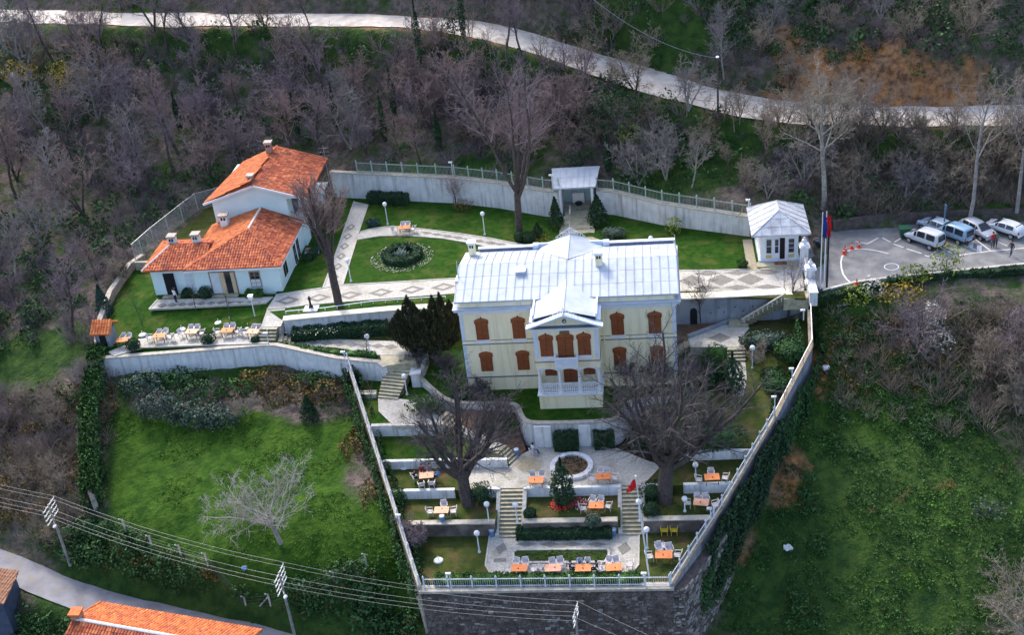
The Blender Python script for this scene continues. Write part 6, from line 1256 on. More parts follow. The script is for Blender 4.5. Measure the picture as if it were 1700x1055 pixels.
hedge('parking_hedge', 'dark hedge along the open edge of the parking lot', [tuple(P(1352,500,3.7)), tuple(P(1400,492,3.7)), tuple(P(1470,473,3.7)), tuple(P(1545,462,3.7)), tuple(P(1640,458,3.7)), tuple(P(1760,445,3.7))], .8, .6, 'leafdark', 120, .12, 7)
hedge('box_hedge', 'low box hedge before the outbuilding wall', [(-35.0,13.1,4.15),(-33.2,13.0,4.15)], .8, .75, 'leafmid', 160, .09, 9)
hedge('side_shrubs', 'low shrubs on the lawn beside the outbuilding', [(-30.0,20.5,ZU),(-29.2,24,ZU)], .9, .6, 'leafdark', 110, .1, 10)
# round topiary ring in the oval lawn with its flower carpet and yucca heart
rc = P(668, 428, ZU); ring = empty('topiary_ring', 'round dark hedge ring in the oval lawn', 'hedge', rc)
r_ = np.random.default_rng(8); n_ = 3600; a_ = r_.uniform(0,6.28,n_); q_ = r_.random(n_)*2.1; R1_, R0_, hh_ = 2.2, 1.25, .75
rr_2 = np.where(q_ < .75, R1_, np.where(q_ < 1.4, R1_-(q_-.75)/.65*(R1_-R0_), R0_)); z_ = np.where(q_ < .75, q_, np.where(q_ < 1.4, hh_, np.clip(2.1-q_,0,.75)))
C_ = np.c_[rr_2*np.cos(a_), rr_2*np.sin(a_)*1.0, z_+.04*np.sin(a_*7)]+r_.normal(0,.05,(n_,3)); V_, F_ = leaves(C_, np.c_[np.cos(a_)*.5, np.sin(a_)*.5, np.ones(n_)*.7], .10, r_, .5); link('foliage', np_mesh('foliage', V_, F_), M['leafdark'], ring)
MB().lathe([(R1_-.08,0),(R1_-.08,.7),(R0_+.08,.7),(R0_+.08,.05)], (0,0,0), 24).build('hedge_core', M['leafdark'], ring, True)
yu = empty('yucca', 'pale spiky yucca in the heart of the hedge ring', 'yucca', rc+Vector((-.1,.1,0))); mb = MB(); ry = random.Random(2)
for i in range(70):
    a = ry.uniform(0,6.28); e = ry.uniform(.3,1.3); d = Vector((math.cos(a)*math.cos(e), math.sin(a)*math.cos(e), math.sin(e))); L = ry.uniform(.6,1.1); s = Vector((-math.sin(a),math.cos(a),0))*.04; o = Vector((ry.gauss(0,.25),ry.gauss(0,.25),.35)); mb.quad(o-s, o+d*L*.6-s*.8, o+d*L, o+d*L*.6+s*.8, o+s)
mb.build('leaf_rosette', mat('yucca_leaf', (0.16,0.24,0.20), (0.28,0.36,0.30), .6, 4), yu, True)
def flowers(name, label, c, r0, r1, n, m, h=.12, size=.07, seed=1, sy=1.0):
    r = np.random.default_rng(seed); a = r.uniform(0,6.28,n); q = np.sqrt(r.uniform(r0*r0,r1*r1,n)); C = np.c_[q*np.cos(a), q*np.sin(a)*sy, r.uniform(.03,h,n)]; V, F = leaves(C, np.tile([0,0,1.],(n,1)), size, r, .4); o = link(name, np_mesh(name, V, F), M[m], None, c); tag(o, label, 'flowers')
flowers('flower_carpet', 'carpet of small pale flowers around the hedge ring', rc, 2.25, 3.5, 520, 'flowerwhite', seed=2); flowers('flower_carpet', 'small green leaves of the flower carpet around the ring', rc, 2.2, 3.6, 1500, 'leafmid', .1, .07, 3)
flowers('flower_patch', 'patch of bright red flowers below the fountain wall', P(932,840,ZM), 0, 1.0, 420, 'flowerred', .35, .09, 4, .8); flowers('flower_patch', 'patch of yellow flowers around the red ones', P(932,842,ZM), .5, 1.15, 70, 'leafyellow', .3, .07, 5, .8); flowers('flower_patch', 'patch of dark purple and white flowers beside the red patch', P(958,838,ZM), 0, .9, 220, 'flowerpurple', .35, .09, 6, .8); flowers('flower_patch', 'small white flowers near the orange table', P(968,842,ZM), 0, .8, 60, 'flowerwhite', .3, .07, 7)
flowers('flower_patch', 'yellow wildflowers by the tall tree on the upper lawn', P(905,402,ZU), 0, 1.8, 160, 'leafyellow', .3, .08, 8); flowers('flower_patch', 'white flowers of the shrub border', P(520,552,3.2), 0, 3.0, 90, 'flowerwhite', .35, .06, 9, .3); flowers('fallen_leaves', 'reddish shrub by the pink blossoming tree', P(770,345,ZU), 0, 1.3, 420, 'leafbrown', .9, .1, 10)
flowers('pool_plants', 'low green planting filling the drained pool bed', P(931,926,ZP+.1), 0, 3.9, 900, 'leafmid', .12, .08, 11, .22)
# grey oleander-like shrubs at the top of the field and brown scrub
for i, (px, py, z, rad, n, m, lab) in enumerate(((240,655,-.4,(2.3,1.4,1.3),1500,'oleander','grey-green shrub at the left end under the field wall'),(270,690,-1.0,(2.4,1.4,1.3),1500,'oleander','grey-green shrub at the left front of the field thicket'),(320,705,-1.4,(2.6,1.4,1.2),1500,'oleander','grey-green shrub at the front middle of the field thicket'),(365,705,-1.3,(2.3,1.3,1.1),1300,'oleander','grey-green shrub at the front right of the field thicket'),(330,665,-.5,(3.0,1.6,1.0),1300,'leafivy','dark green low shrub in the middle of the field thicket'),(300,640,-.1,(3.4,1.3,.9),1300,'leafivy','dark green low shrub against the field wall'),(440,640,-.2,(2.8,1.5,.9),1200,'leafbrown','brownish shrub right under the field wall'),(480,665,-.9,(2.8,1.6,.9),1200,'leafbrown','brownish shrub left of the young field conifer'),(545,660,-.9,(2.3,1.7,.9),1100,'leafbrown','brownish shrub near the top of the railing wall'),(400,655,-.5,(2.2,1.3,.9),900,'leafmid','small green shrub behind the broken branches'),(520,640,-.4,(2.6,1.3,.8),1000,'leafmid','olive green shrub under the bend of the field wall'),(590,740,-2.2,(1.2,2.4,.6),700,'leafbrown','rusty low scrub along the railing wall'),(620,820,-3.4,(1.1,2.4,.6),700,'leafbrown','rusty low scrub lower along the railing wall'))):
    bush('field_shrub', lab, px, py, z, rad, m, n, .14, 300+i, lump=.3)
# ---- ivy over walls: leaves on both faces and over the top
def ivy(label, line, n, m='leafivy', thick=.28, size=.15, seed=1, top=.2, sides=(1,-1), fade=0.0):
    r = np.random.default_rng(seed); base = Vector(line[0][:3]); Cs = []; Ns = []; Ls = [math.hypot(b[0]-a[0],b[1]-a[1]) for a, b in zip(line, line[1:])]
    for (a, b), L in zip(zip(line, line[1:]), Ls):
        a, b = np.array(a, float), np.array(b, float); k = int(n*L/sum(Ls)); t = r.random(k); d = (b-a); s = np.array([-d[1],d[0]])/L; sd = r.choice(np.array(sides), k); zt = a[2]+d[2]*t+top; zb = a[3]+d[3]*t; u = r.random(k); z = zb+(zt-zb)*u; e = (.2 if top < .3 else -.15)+thick*r.random(k)*(1-.6*u)
        lump = .5+.5*np.sin(t*L*1.7+z*1.3+a[0])
        if top > .3: k2 = r.random(k) < .3; z = np.where(k2, zt-.35+.5*r.random(k), z); e = np.where(k2, r.uniform(-.6,.5,k), e)
        C = np.c_[a[0]+d[0]*t+s[0]*sd*(e+.25*lump*thick*2), a[1]+d[1]*t+s[1]*sd*(e+.25*lump*thick*2), z]; Cs.append(C); Ns.append(np.c_[s[0]*sd, s[1]*sd, np.full(k,.4)])
    V, F = leaves(np.concatenate(Cs), np.concatenate(Ns), size, r, .5); o = link('ivy', np_mesh('ivy', V-np.array(base), F), M[m], None, base); tag(o, label, 'ivy')
ivy('thick ivy over the old wall left of the field', [(-49.4,6.0,3.0,-.3),(-48.6,3.6,2.7,-1.2),(-47.4,-3.0,.9,-3.2),(-44.6,-11.8,-2.0,-5.8)], 11000, 'leafivy', 1.1, .2, 1, .35); ivy('lighter young ivy over the old wall left of the field', [(-49.4,6.0,3.1,-.3),(-48.6,3.6,2.8,-1.2),(-47.4,-3.0,1.0,-3.2),(-44.6,-11.8,-1.9,-5.8)], 5000, 'leafmid', 1.2, .17, 5, .4)
ivy('ivy on the boundary wall between field and terraces', [(a, b, c, c-2.2) for a, b, c, d in lb], 7000, 'leafivy', .8, .15, 2, .0); ivy('dark ivy curtain on the lower right boundary wall', [(18.6,-5.6,-.4,-3.6),(13.4,-14.7,-2.9,-8.5),(11.2,-18.6,-3.6,-8.8)], 12000, 'leafdark', .9, .17, 3, .05, (1,)); ivy('ivy climbing the upper right boundary wall from outside', [(23.3,6.0,1.6,-.4),(22.9,2.6,.6,-2.2),(18.6,-5.6,-.9,-4.3)], 3200, 'leafivy', .8, .16, 7, .0, (1,)); ivy('dull ivy at the foot of the right rampart flank', [(13.6,-14.7,-4.5,-9.5),(10.4,-20.6,-5.4,-10)], 2600, 'leafivy', .7, .16, 8, .0, (1,)); ivy('ivy hanging over the inner side of the right boundary wall', [(22.4,6.5,3.1,1.2),(22.3,2.6,1.9,.4),(18.2,-5.6,-.5,-1.8)], 2600, 'leafivy', .7, .15, 6, -.1, (-1,)); ivy('ivy on the field side of the railing corner', [(-22.9,3.6,2.0,-.8),(-21.6,1.0,1.4,-1.4)], 500, 'leafdark', .6, .15, 4, .1)
# ------------------------------------------------------------------ parking lot
pk = sheet('parking_lot', [(x, y, 4.16) for x, y, z in PARKING], M['asphalt'], .6)
sheet('gate_apron', [(23.8,22,4.155),(28,22,4.155),(28,9.8,4.155),(23.8,9.8,4.155)], M['asphalt'], .6)
def pline(pts, w=.12, name='painted_line', z=4.168):
    for a, b in zip(pts, pts[1:]):
        A, B = P(*a, z), P(*b, z); d = (B-A); d.z = 0; d.normalize(); s = Vector((-d.y,d.x,0))*w/2
        link(name, MB().prism([A-s,B-s,B+s,A+s], z-.006, z).mesh(name), M['paint'], pk)
arc = [(1475,421),(1458,417),(1440,414),(1425,413),(1412,415),(1403,419),(1398,426),(1396,435),(1397,446),(1400,456),(1406,464),(1414,471),(1420,474)]
pline(arc, .16); pline([(1470+12*math.cos(t*.5236)+10, 443+5.6*math.sin(t*.5236)) for t in range(13)], .1)
for a, b in (((1420,401),(1440,405)),((1440,405),(1458,395)),((1465,395),(1478,402)),((1483,405),(1500,411)),((1505,413),(1530,421)),((1535,424),(1545,427)),((1485,402),(1497,395)),((1561,411),(1570,415)),((1573,417),(1581,421)),((1598,407),(1628,418)),((1620,398),(1644,416)),((1655,401),(1672,408)),((1593,424),(1612,421)),((1612,421),(1644,417)),((1644,417),(1700,412))): pline([a, b], .13)
for cx, cy in ((1611,406),(1625,413)):
    c = P(cx,cy,4.168); link('painted_mark', MB().prism([(c.x-.35,c.y-.7),(c.x+.1,c.y-.7),(c.x+.45,c.y+.6),(c.x,c.y+.8)], 4.162, 4.168).mesh('painted_mark'), M['paint'], pk)
kl = PP([(1366,484,4.15),(1420,470,4.15),(1500,460,4.15),(1600,450,4.15),(1720,438,4.15)]); kerbline('parking_kerb', kl, None, .3, .18)
wall('low_stone_wall', 'dark mossy low wall behind the parked cars', [(27.2,22.0,5.3,3.6),(33,22.9,5.4,3.6),(40,22.8,5.4,3.6),(58,22.2,5.4,3.6)], .4, 1.6, 'mortar', 'mortar', .08, .05)
wall('slope_rail', 'thin pale concrete edging along the parking slope', [tuple(P(1390,508,2.9))+(2.0,), tuple(P(1480,490,3.0))+(2.0,), tuple(P(1560,472,3.2))+(2.2,), tuple(P(1700,468,3.2))+(2.2,)], .18, 2.2, 'kerb', None)
# ------------------------------------------------------------------ cars
def car_meshes(kindc):
    """stations along the length: x, belt height, roof height, half width low, half width at belt, half width at roof"""
    if kindc == 'van':   # small delivery-style people carrier
        S = [(-2.05,.55,.95,1.0,.74,.72,.70),(-1.98,.42,1.02,1.72,.82,.80,.66),(-1.85,.35,1.04,1.80,.84,.83,.68),(-.6,.33,1.04,1.84,.85,.84,.70),(.45,.33,1.02,1.78,.85,.84,.68),(1.05,.33,1.0,1.30,.85,.82,.66),(1.35,.33,.98,1.0,.85,.80,.70),(1.85,.38,.86,.88,.82,.76,.70),(2.05,.45,.70,.74,.70,.68,.66)]
        win = dict(side=[(2,3,.12,.9),(3,4,.06,.92),(4,5,.08,.55)], wind=(4,6), back=(0,1))
    else:                # hatchback
        S = [(-2.0,.5,.85,.95,.72,.72,.66),(-1.95,.42,.95,1.10,.80,.79,.64),(-1.45,.34,.98,1.42,.84,.82,.60),(-.5,.32,.96,1.48,.85,.84,.62),(.35,.32,.95,1.44,.85,.84,.60),(1.0,.32,.92,1.05,.85,.82,.66),(1.2,.32,.91,.93,.85,.80,.70),(1.8,.36,.80,.82,.82,.76,.70),(2.05,.45,.64,.68,.70,.68,.64)]
        win = dict(side=[(2,3,.10,.92),(3,4,.06,.95),(4,5,.08,.5)], wind=(4,6), back=(1,2))
    V = []; F = []; ring = 10
    for x, zb, zl, zr, w0, w1, w2 in S:
        mid = zb+(zl-zb)*.45
        for s in (1,-1):
            pts = [(w0*.9, zb), (w0, mid), (w1, zl), (w2, zr-.05*(zr-zl)), (w2*.8, zr)]
            if s > 0: V += [(x, a, z) for a, z in pts]
            else: V += [(x, -a, z) for a, z in pts[::-1]]
    n = len(S)
    for i in range(n-1):
        for k in range(ring): F.append((i*ring+k, i*ring+(k+1)%ring, (i+1)*ring+(k+1)%ring, (i+1)*ring+k))
    F.append(tuple(range(ring))[::-1]); F.append(tuple(range((n-1)*ring, n*ring)))
    def at(i, k, t=0, u=0): return Vector(V[i*ring+k])
    glass = []
    for (i, j, a, b) in win['side']:
        for s, (kl, ku) in ((1,(2,3)),(-1,(7,6))):
            A, B, C, D = Vector(V[i*ring+kl]), Vector(V[j*ring+kl]), Vector(V[j*ring+ku]), Vector(V[i*ring+ku]); off = Vector((0,s*.012,.006))
            q = [A.lerp(B,a).lerp(D.lerp(C,a),.06), A.lerp(B,b).lerp(D.lerp(C,b),.06), A.lerp(B,b).lerp(D.lerp(C,b),.86), A.lerp(B,a).lerp(D.lerp(C,a),.86)]
            glass.append([p+off for p in q])
    i, j = win['wind']; q = []
    lo = [Vector(V[j*ring+2]), Vector(V[j*ring+7])]; hi = [Vector(V[i*ring+3]), Vector(V[i*ring+6])]
    ws = [lo[0].lerp(lo[1],.06)+Vector((0,0,.03)), lo[0].lerp(lo[1],.94)+Vector((0,0,.03)), hi[1].lerp(hi[0],.08)+Vector((.06,0,.02)), hi[0].lerp(hi[1],.08)+Vector((.06,0,.02))]
    midx = S[5][0]; zmid = S[5][3]
    i, j = win['back']; lo = [Vector(V[i*ring+2]), Vector(V[i*ring+7])]; hi = [Vector(V[j*ring+3]), Vector(V[j*ring+6])]
    bs = [lo[0].lerp(lo[1],.1)+Vector((-.02,0,.06)), hi[0].lerp(hi[1],.1)+Vector((-.02,0,-.04)), hi[0].lerp(hi[1],.9)+Vector((-.02,0,-.04)), lo[0].lerp(lo[1],.9)+Vector((-.02,0,.06))]
    body = bpy.data.meshes.new('body'); body.from_pydata(V, [], F); body.update(); body.polygons.foreach_set('use_smooth', [True]*len(body.polygons))
    return S, body, glass, ws, bs
_carm = {k: car_meshes(k) for k in ('van','hatch')}
def car(label, kindc, px, py, rot, color, z=4.17, sc=1.0):
    S, body, glass, ws, bs = _carm[kindc]; r = empty('parked_car', label, 'car', P(px,py,z), rot, 'cars in the parking lot'); r.scale = (sc,)*3
    cm = mat('car_paint_%d' % (hash(label) % 9999), color, None, .28, spec=.6); bd = body.copy(); bd.materials.clear(); o = link('body', bd, cm, r)
    md = o.modifiers.new('bevel', 'SUBSURF'); md.levels = 1; md.render_levels = 1
    for i, g in enumerate(glass): MB().quad(*g).build('side_window', M['glass'], r, True)
    # windscreen follows the A-pillar station in the middle
    a = S[4]; b = S[5]; c = S[6]; zz = .035
    q = MB(); rows = [(c[0]+.02, c[3]+zz, c[5]*.86), (b[0]+.03, b[3]+zz, b[6]*.9), (a[0]+.12, a[3]+zz-.015, a[6]*.82)]
    for (x0,z0,w0),(x1,z1,w1) in zip(rows, rows[1:]): q.quad((x0,-w0,z0),(x0,w0,z0),(x1,w1,z1),(x1,-w1,z1))
    q.build('windscreen', M['glass'], r, True); MB().quad(*bs).build('rear_window', M['glass'], r, True)
    for s in (1,-1):
        for x in (1.28,-1.25):
            y = s*.76; t = MB().tube((x,y-.1,.3),(x,y+.1,.3),.31,n=16).build('wheel', M['tyre'], r, True); MB().tube((x,y+s*.1,.3),(x,y+s*.115,.3),.2,n=12).build('rim', M['rim'], t, True)
        MB().box(1.84,s*.55-.14,.62,2.02,s*.55+.14,.76).build('headlight', M['lampclear'], r, True); MB().box(-2.05,s*.70-.08,.7 if kindc == 'hatch' else .62,-1.93,s*.70+.06,.95).build('tail_light', M['lampred'], r, True)
        MB().box(.72,s*.86,.95,.9,s*.86+s*.16,1.1).build('mirror', cm, r, True)
    MB().box(1.95,-.74,.34,2.1,.74,.5).build('bumper', M['blackmetal'] if kindc == 'van' else cm, r, True); MB().box(-2.1,-.74,.36,-1.96,.74,.54).build('bumper', M['blackmetal'] if kindc == 'van' else cm, r, True); MB().box(-2.115,-.26,.56,-2.07,.26,.67).build('number_plate', M['litter'], r, True)
    return r
def ang(p0, p1): a, b = P(*p0, 4.2), P(*p1, 4.2); return math.atan2(b.y-a.y, b.x-a.x)
car('silver white van with black bumpers nearest the painted circle', 'van', 1534, 405, ang((1556,416),(1510,399)), (0.52,0.55,0.60))
car('light blue van parked beside the silver white van', 'van', 1582, 396, ang((1602,405),(1562,389)), (0.22,0.36,0.50)); car('pale blue car half hidden behind the blue van', 'hatch', 1555, 384, ang((1602,405),(1562,389)), (0.40,0.50,0.60))
car('silver car facing the lane with bonnet towards the walkers', 'hatch', 1622, 389, ang((1606,381),(1640,398)), (0.45,0.47,0.52)); car('white hatchback at the right end of the parking lot', 'hatch', 1667, 387, ang((1690,393),(1642,377)), (0.74,0.76,0.80))
# cones, bins, motorcycle, signs
def cone(px, py, lab, z=4.17):
    r = empty('traffic_cone', lab, 'traffic cone', P(px,py,z), group='traffic cones on the painted arc'); MB().box(-.22,-.22,0,.22,.22,.06).build('base', M['conered'], r, True); MB().lathe([(.16,.06),(.11,.38)], (0,0,0), 10).lathe([(.085,.5),(.03,.8)], (0,0,0), 10).build('cone_body', M['conered'], r, True); MB().lathe([(.112,.38),(.086,.5)], (0,0,0), 10).build('white_band', M['litter'], r, True)
for px, py, l in ((1401,422,'left orange traffic cone of the pair by the arc'),(1403,418,'right orange traffic cone of the pair by the arc'),(1414,413,'middle orange traffic cone on the painted arc'),(1426,411,'rightmost orange traffic cone on the painted arc'),(1422,474,'lone orange traffic cone at the foot of the arc')): cone(px, py, l)
b_ = empty('waste_container', 'green wheeled waste container by the low wall', 'waste bin', P(1501,394,4.17)); MB().add([(-.4,-.35,.12),(.4,-.35,.12),(.4,.35,.12),(-.4,.35,.12),(-.55,-.45,1.1),(.55,-.45,1.1),(.55,.45,1.1),(-.55,.45,1.1)],[(3,2,1,0),(4,5,6,7),(0,1,5,4),(1,2,6,5),(2,3,7,6),(3,0,4,7)]).build('bin_body', M['greenbin'], b_, True); MB().box(-.6,-.5,1.1,.6,.5,1.2).build('lid', M['greenbin'], b_, True)
for x in (-.4,.4): MB().tube((x,-.3,.12),(x+.05,-.3,.12),.12,n=8).build('wheel', M['tyre'], b_, True)
def can(px, py, z, lab, m='bluebin', h=.75, r=.24):
    t = empty('litter_bin', lab, 'litter bin', P(px,py,z), group='blue litter bins'); MB().lathe([(r*.8,0),(r,h),(r*.85,h),(r*.7,.1)], (0,0,0), 12).build('bin_body', M[m], t, True); MB().lathe([(r*1.05,h-.06),(r*1.05,h)], (0,0,0), 12).build('rim', M['bluewhite'], t, True)
can(858,757,ZF,'blue litter bin at the foot of the slanting walk'); can(940,744,ZF,'blue litter bin right of the dark box hedge'); can(817,891,ZP,'blue litter bin at the foot of the left stairs'); can(1019,890,ZP,'blue litter bin at the foot of the right stairs'); can(735,868,ZM,'blue litter bin beside the left terrace table')
mc = empty('motorcycle', 'dark motorcycle parked behind the flagpoles', 'motorcycle', P(1357,414,4.17), 1.9)
for x in (-.65,.65): t = MB(); [t.tube((x+.3*math.cos(k*.5236),0,.32+.3*math.sin(k*.5236)),(x+.3*math.cos((k+1)*.5236),0,.32+.3*math.sin((k+1)*.5236)),.05,n=6) for k in range(12)]; t.build('wheel', M['tyre'], mc, True)
MB().bar((-.6,0,.45),(.45,0,.6),.22,.25).build('frame', M['blackmetal'], mc, True); MB().bar((-.65,0,.78),(0,0,.8),.25,.1).build('seat', M['tyre'], mc, True); MB().ball((.2,0,.85),.2,8,6,1.3,.8,.8).build('tank', M['bluebin'], mc, True); MB().tube((.65,0,.32),(.45,0,1.05),.04).tube((.42,-.35,1.08),(.42,.35,1.08),.03).build('fork', M['rim'], mc, True)
# ------------------------------------------------------------------ lamps and poles
def lamp(px, py, z, top, lab, head='globe', name='garden_lamp'):
    b = P(px,py,z); zt = z
    while True:
        d = np.array([b.x,b.y,zt])-CAM
        if 527.5-FPX*(d@_U)/(d@_fw) <= top or zt > z+5: break
        zt += .03
    h = max(1.2, zt-z); r = empty(name, lab, 'lamp post', b, group='white garden lamp posts'); MB().lathe([(.14,0),(.12,.15),(.06,.25),(.05,h-.35)], (0,0,0), 8).build('post', M['whiteiron'], r, True)
    if head == 'globe': MB().lathe([(.1,h-.35),(.14,h-.28)], (0,0,0), 8).build('collar', M['steel'], r, True); MB().ball((0,0,h-.02),.26,12,8).build('globe', M['globe'], r, True, True)
    else: MB().box(-.2,-.2,h-.35,.2,.2,h).box(-.26,-.26,h,.26,.26,h+.06).build('lantern', M['globe'], r, True)
for px, py, z, t, l, hd in ((644,373,ZU,339,'lamp post with round head on the upper lawn, left','globe'),(805,390,ZU,355,'lamp post with round head in the middle of the upper lawn','globe'),(583,468,ZU,433,'white lamp post at the edge of the oval lawn by the tree','globe'),(424,529,3.6,492,'white lantern post on the outbuilding lawn','box'),(615,593,2.2,559,'globe lamp beside the low hedge on the lower path','globe'),(676,656,.15,625,'globe lamp beside the broad stairs','globe'),(1249,613,.2,578,'globe lamp on the right garden lawn','globe'),(1153,775,-2.2,745,'globe lamp above the right terrace wall','globe'),(812,869,ZM,838,'globe lamp left of the left garden stairs','globe'),(859,869,ZM,839,'globe lamp right of the left garden stairs','globe'),(796,918,ZP,886,'globe lamp on the lower left lawn','globe'),(1062,866,ZM,834,'globe lamp right of the right garden stairs','globe'),(1075,912,ZP,880,'globe lamp on the lower lawn by the flagpole','globe'),(1137,850,ZM,829,'small globe lamp by the right spreading tree','globe'),(1081,412,ZU,396,'globe lamp behind the mansion roof','globe'),(1155,790,ZF,775,'small globe lamp on the right picnic lawn','globe')):
    lamp(px, py, z, t, l, hd)
def campole(px, py, z, h, lab, cam_=True):
    r = empty('camera_pole', lab, 'camera pole', P(px,py,z), group='white camera poles on the walls'); MB().tube((0,0,0),(0,0,h),.055,n=6).build('pole', M['whiteiron'], r, True)
    if cam_: MB().box(-.32,-.09,h-.16,.12,.09,h).build('camera', M['whitepaint'], r, True)
for a in ((918,318,7.4,2.1,'white camera pole left of the pavilion roof'),(1243,362,6.5,2.2,'white camera pole left of the gatehouse roof'),(752,293,7.4,1.9,'white pole on the left back wall'),(750,981,-4.4,1.9,'white camera pole on the front railing, left'),(1072,978,-4.4,1.7,'white pole on the front railing, right'),(1180,868,-3.4,1.6,'white camera pole on the right boundary railing'),(1286,690,-.2,2.1,'white pole at the bend of the right boundary wall'),(1315,637,1.0,1.7,'white pole higher on the right boundary wall'),(577,618,1.7,2.4,'white pole at the top of the left railing'),(667,882,-2.6,1.8,'white camera pole on the left railing'),(447,575,2.9,1.6,'white box post at the corner of the table terrace'),(1334,532,2.9,1.2,'small camera pole beside the garden stairs'),(690,925,-6.5,2.5,'white pole leaning outside the left railing wall')): campole(*a)
fp_ = P(1078,962,ZP); fr_ = empty('flagpole', 'tall white flagpole with a red flag by the front railing', 'flagpole', fp_); fr_.rotation_euler = (0,math.radians(-3.5),0); MB().tube((0,0,0),(0,0,10.6),.07,.04,8).build('pole', M['whitepaint'], fr_, True); MB().ball((0,0,10.65),.09,8,6).build('finial', M['whitepaint'], fr_, True)
mb = MB(); k = 7; vs = []; fs = []
for i in range(k+1):
    for j in range(k+1): u, v = i/k, j/k; vs.append((-.05-u*.75+.12*math.sin(v*5)*u, .22*math.sin(u*7+v*2)*u**.5, 10.3-v*.8-u*.55+.08*math.sin(u*6)))
for i in range(k):
    for j in range(k): fs.append((i*(k+1)+j,(i+1)*(k+1)+j,(i+1)*(k+1)+j+1,i*(k+1)+j+1))
mb.add(vs, fs).build('flag', M['flagred'], fr_, True, True)
for px, py, fc, l in ((1361.5,481,'flagblue','left tall white flagpole with a furled blue flag by the gate'),(1368,479,'flagred','right tall white flagpole with a furled red flag by the gate')):
    r = empty('gate_flagpole', l, 'flagpole', P(px,py,4.17), group='flagpoles by the gate'); MB().tube((0,0,0),(0,0,8.4),.06,.04,8).build('pole', M['whitepaint'], r, True); m_ = MB(); k = 8
    vs = []; fs = []
    for j in range(k+1):
        for i in range(4): vs.append((.04+.14*i+.05*math.sin(j*1.3+i), .12*math.sin(i*2.4+j*.5), 8.1-j*.28-.1*i))
    for j in range(k):
        for i in range(3): fs.append((j*4+i,j*4+i+1,(j+1)*4+i+1,(j+1)*4+i))
    m_.add(vs, fs).build('flag', M[fc], r, True, True)
one('dark_post', MB().tube(P(1372.5,478,4.15), P(1372.5,478,4.15)+Vector((0,0,6.6)), .11, .09, 8), M['blackmetal'], 'dark post right beside the gate flagpoles', 'post')
one('sign_post', MB().tube(P(1567,374,5.2), P(1567,374,5.2)+Vector((0,0,2.4)), .07, n=6).box(P(1567,374,5.2).x-.12,P(1567,374,5.2).y-.1,7.0,P(1567,374,5.2).x+.12,P(1567,374,5.2).y-.07,7.6), mat('blue_steel', (0.12,0.20,0.30), None, .5), 'slim blue steel post behind the blue van', 'post')
def utility(name, lab, base, top, arms, am, rot, pole='steel', cat='utility pole', r=.15, lampv=True, span=1.15):
    t = empty(name, lab, cat, base, rot); h = top-base[2]; MB().tube((0,0,0),(0,0,h),r,r*.6,8).build('pole', M[pole], t, True); pts = []
    for k in range(arms):
        z = h-.15-.48*k; a = MB().bar((-span,0,z),(span,0,z),.07,.07).build('crossarm', am, t, True)
        for s in (-1,-.45,.45,1):
            x = s*(span-.06); MB().lathe([(.02,0),(.045,.06),(.03,.14)], (x,0,z+.07), 6).build('insulator', M['litter'], a, True); pts.append((Vector((math.cos(rot)*x, math.sin(rot)*x, z+.28))+Vector(base)))
    if lampv: l_ = MB().tube((-.1,0,h-1.9),(-.9,-.5,h-1.7),.04).build('lamp_arm', M['steel'], t, True); MB().ball((-1.0,-.55,h-1.7),.17,8,6,1.4,1,.7).build('lamp_head', M['globe'], l_, True)
    return pts
PALE = mat('pale_crossarm', (0.55,0.55,0.53), (0.66,0.66,0.63), .8, 3)
b1 = P(117,940,-7.6); b2 = P(497,1066,-8.6); b2 = Vector((P(463,952,-.6).x, P(463,952,-.6).y, -9.0)); b3 = Vector((P(955,1015,-3).x, P(955,1015,-3).y, -13.0))
lead = math.atan2(b2.y-b1.y, b2.x-b1.x)+math.pi/2
w1_ = utility('power_pole', 'concrete power pole with pale crossarms at the lower left', b1, -.35, 4, PALE, lead+.35, 'barkgrey'); w2_ = utility('power_pole', 'concrete power pole with pale crossarms below the field tree', b2, -.55, 4, PALE, lead+.3, 'barkgrey'); w3_ = utility('power_pole', 'power pole top with crossarms before the rampart', b3, -2.9, 3, PALE, lead+.2, 'barkgrey', lampv=False, span=.9)
def wire(a, b, sag=.5, r=.011):
    mb = MB(); pr = None
    for i in range(15):
        t = i/14; p = a.lerp(b, t)-Vector((0,0,4*sag*t*(1-t)))
        if pr is not None: mb.tube(pr, p, r, n=3, cap=False)
        pr = p
    return mb
WM = mat('grey_wire', (0.30,0.30,0.30), None, .5)
w0_ = [p+Vector((-26,9,1.0)) for p in w1_]; wi = 0
WL = ['top outer left','top inner left','top inner right','top outer right','second tier outer left','second tier inner left','second tier inner right','second tier outer right']
for i in (0,1,3,4,7):
    for sp, A_, B_ in (('left of the first pole',w0_,w1_),('between the two field poles',w1_,w2_),('between field pole and rampart pole',w2_,w3_)):
        one('power_wire', wire(A_[i], B_[i], .7), WM, 'power wire '+sp+', '+WL[i], 'wire', 'power wires along the village road')
e_ = Vector((16,-34,-4.5))
for i in (0,3): one('power_wire', wire(w3_[i], e_+Vector((i*.3,0,0)), .4), WM, 'power wire right of the rampart pole, '+WL[i], 'wire', 'power wires along the village road')
sp_ = P(1192,184,13.6); r = empty('street_lamp', 'dark wooden street lamp pole on the upper road verge', 'street lamp', Vector((sp_.x,sp_.y,h1(sp_.x,sp_.y)))); MB().tube((0,0,0),(0,0,6.6),.13,.09,8).build('pole', M['bark'], r, True); MB().ball((0,-.1,6.65),.2,8,6,1,1.3,.6).build('lamp_head', M['globe'], r, True)
tp = Vector(r.location)+Vector((0,0,6.5)); one('road_wire', wire(tp, P(980,-5,30), 1.2, .03), WM, 'overhead wire from the street lamp to the upper left', 'wire')
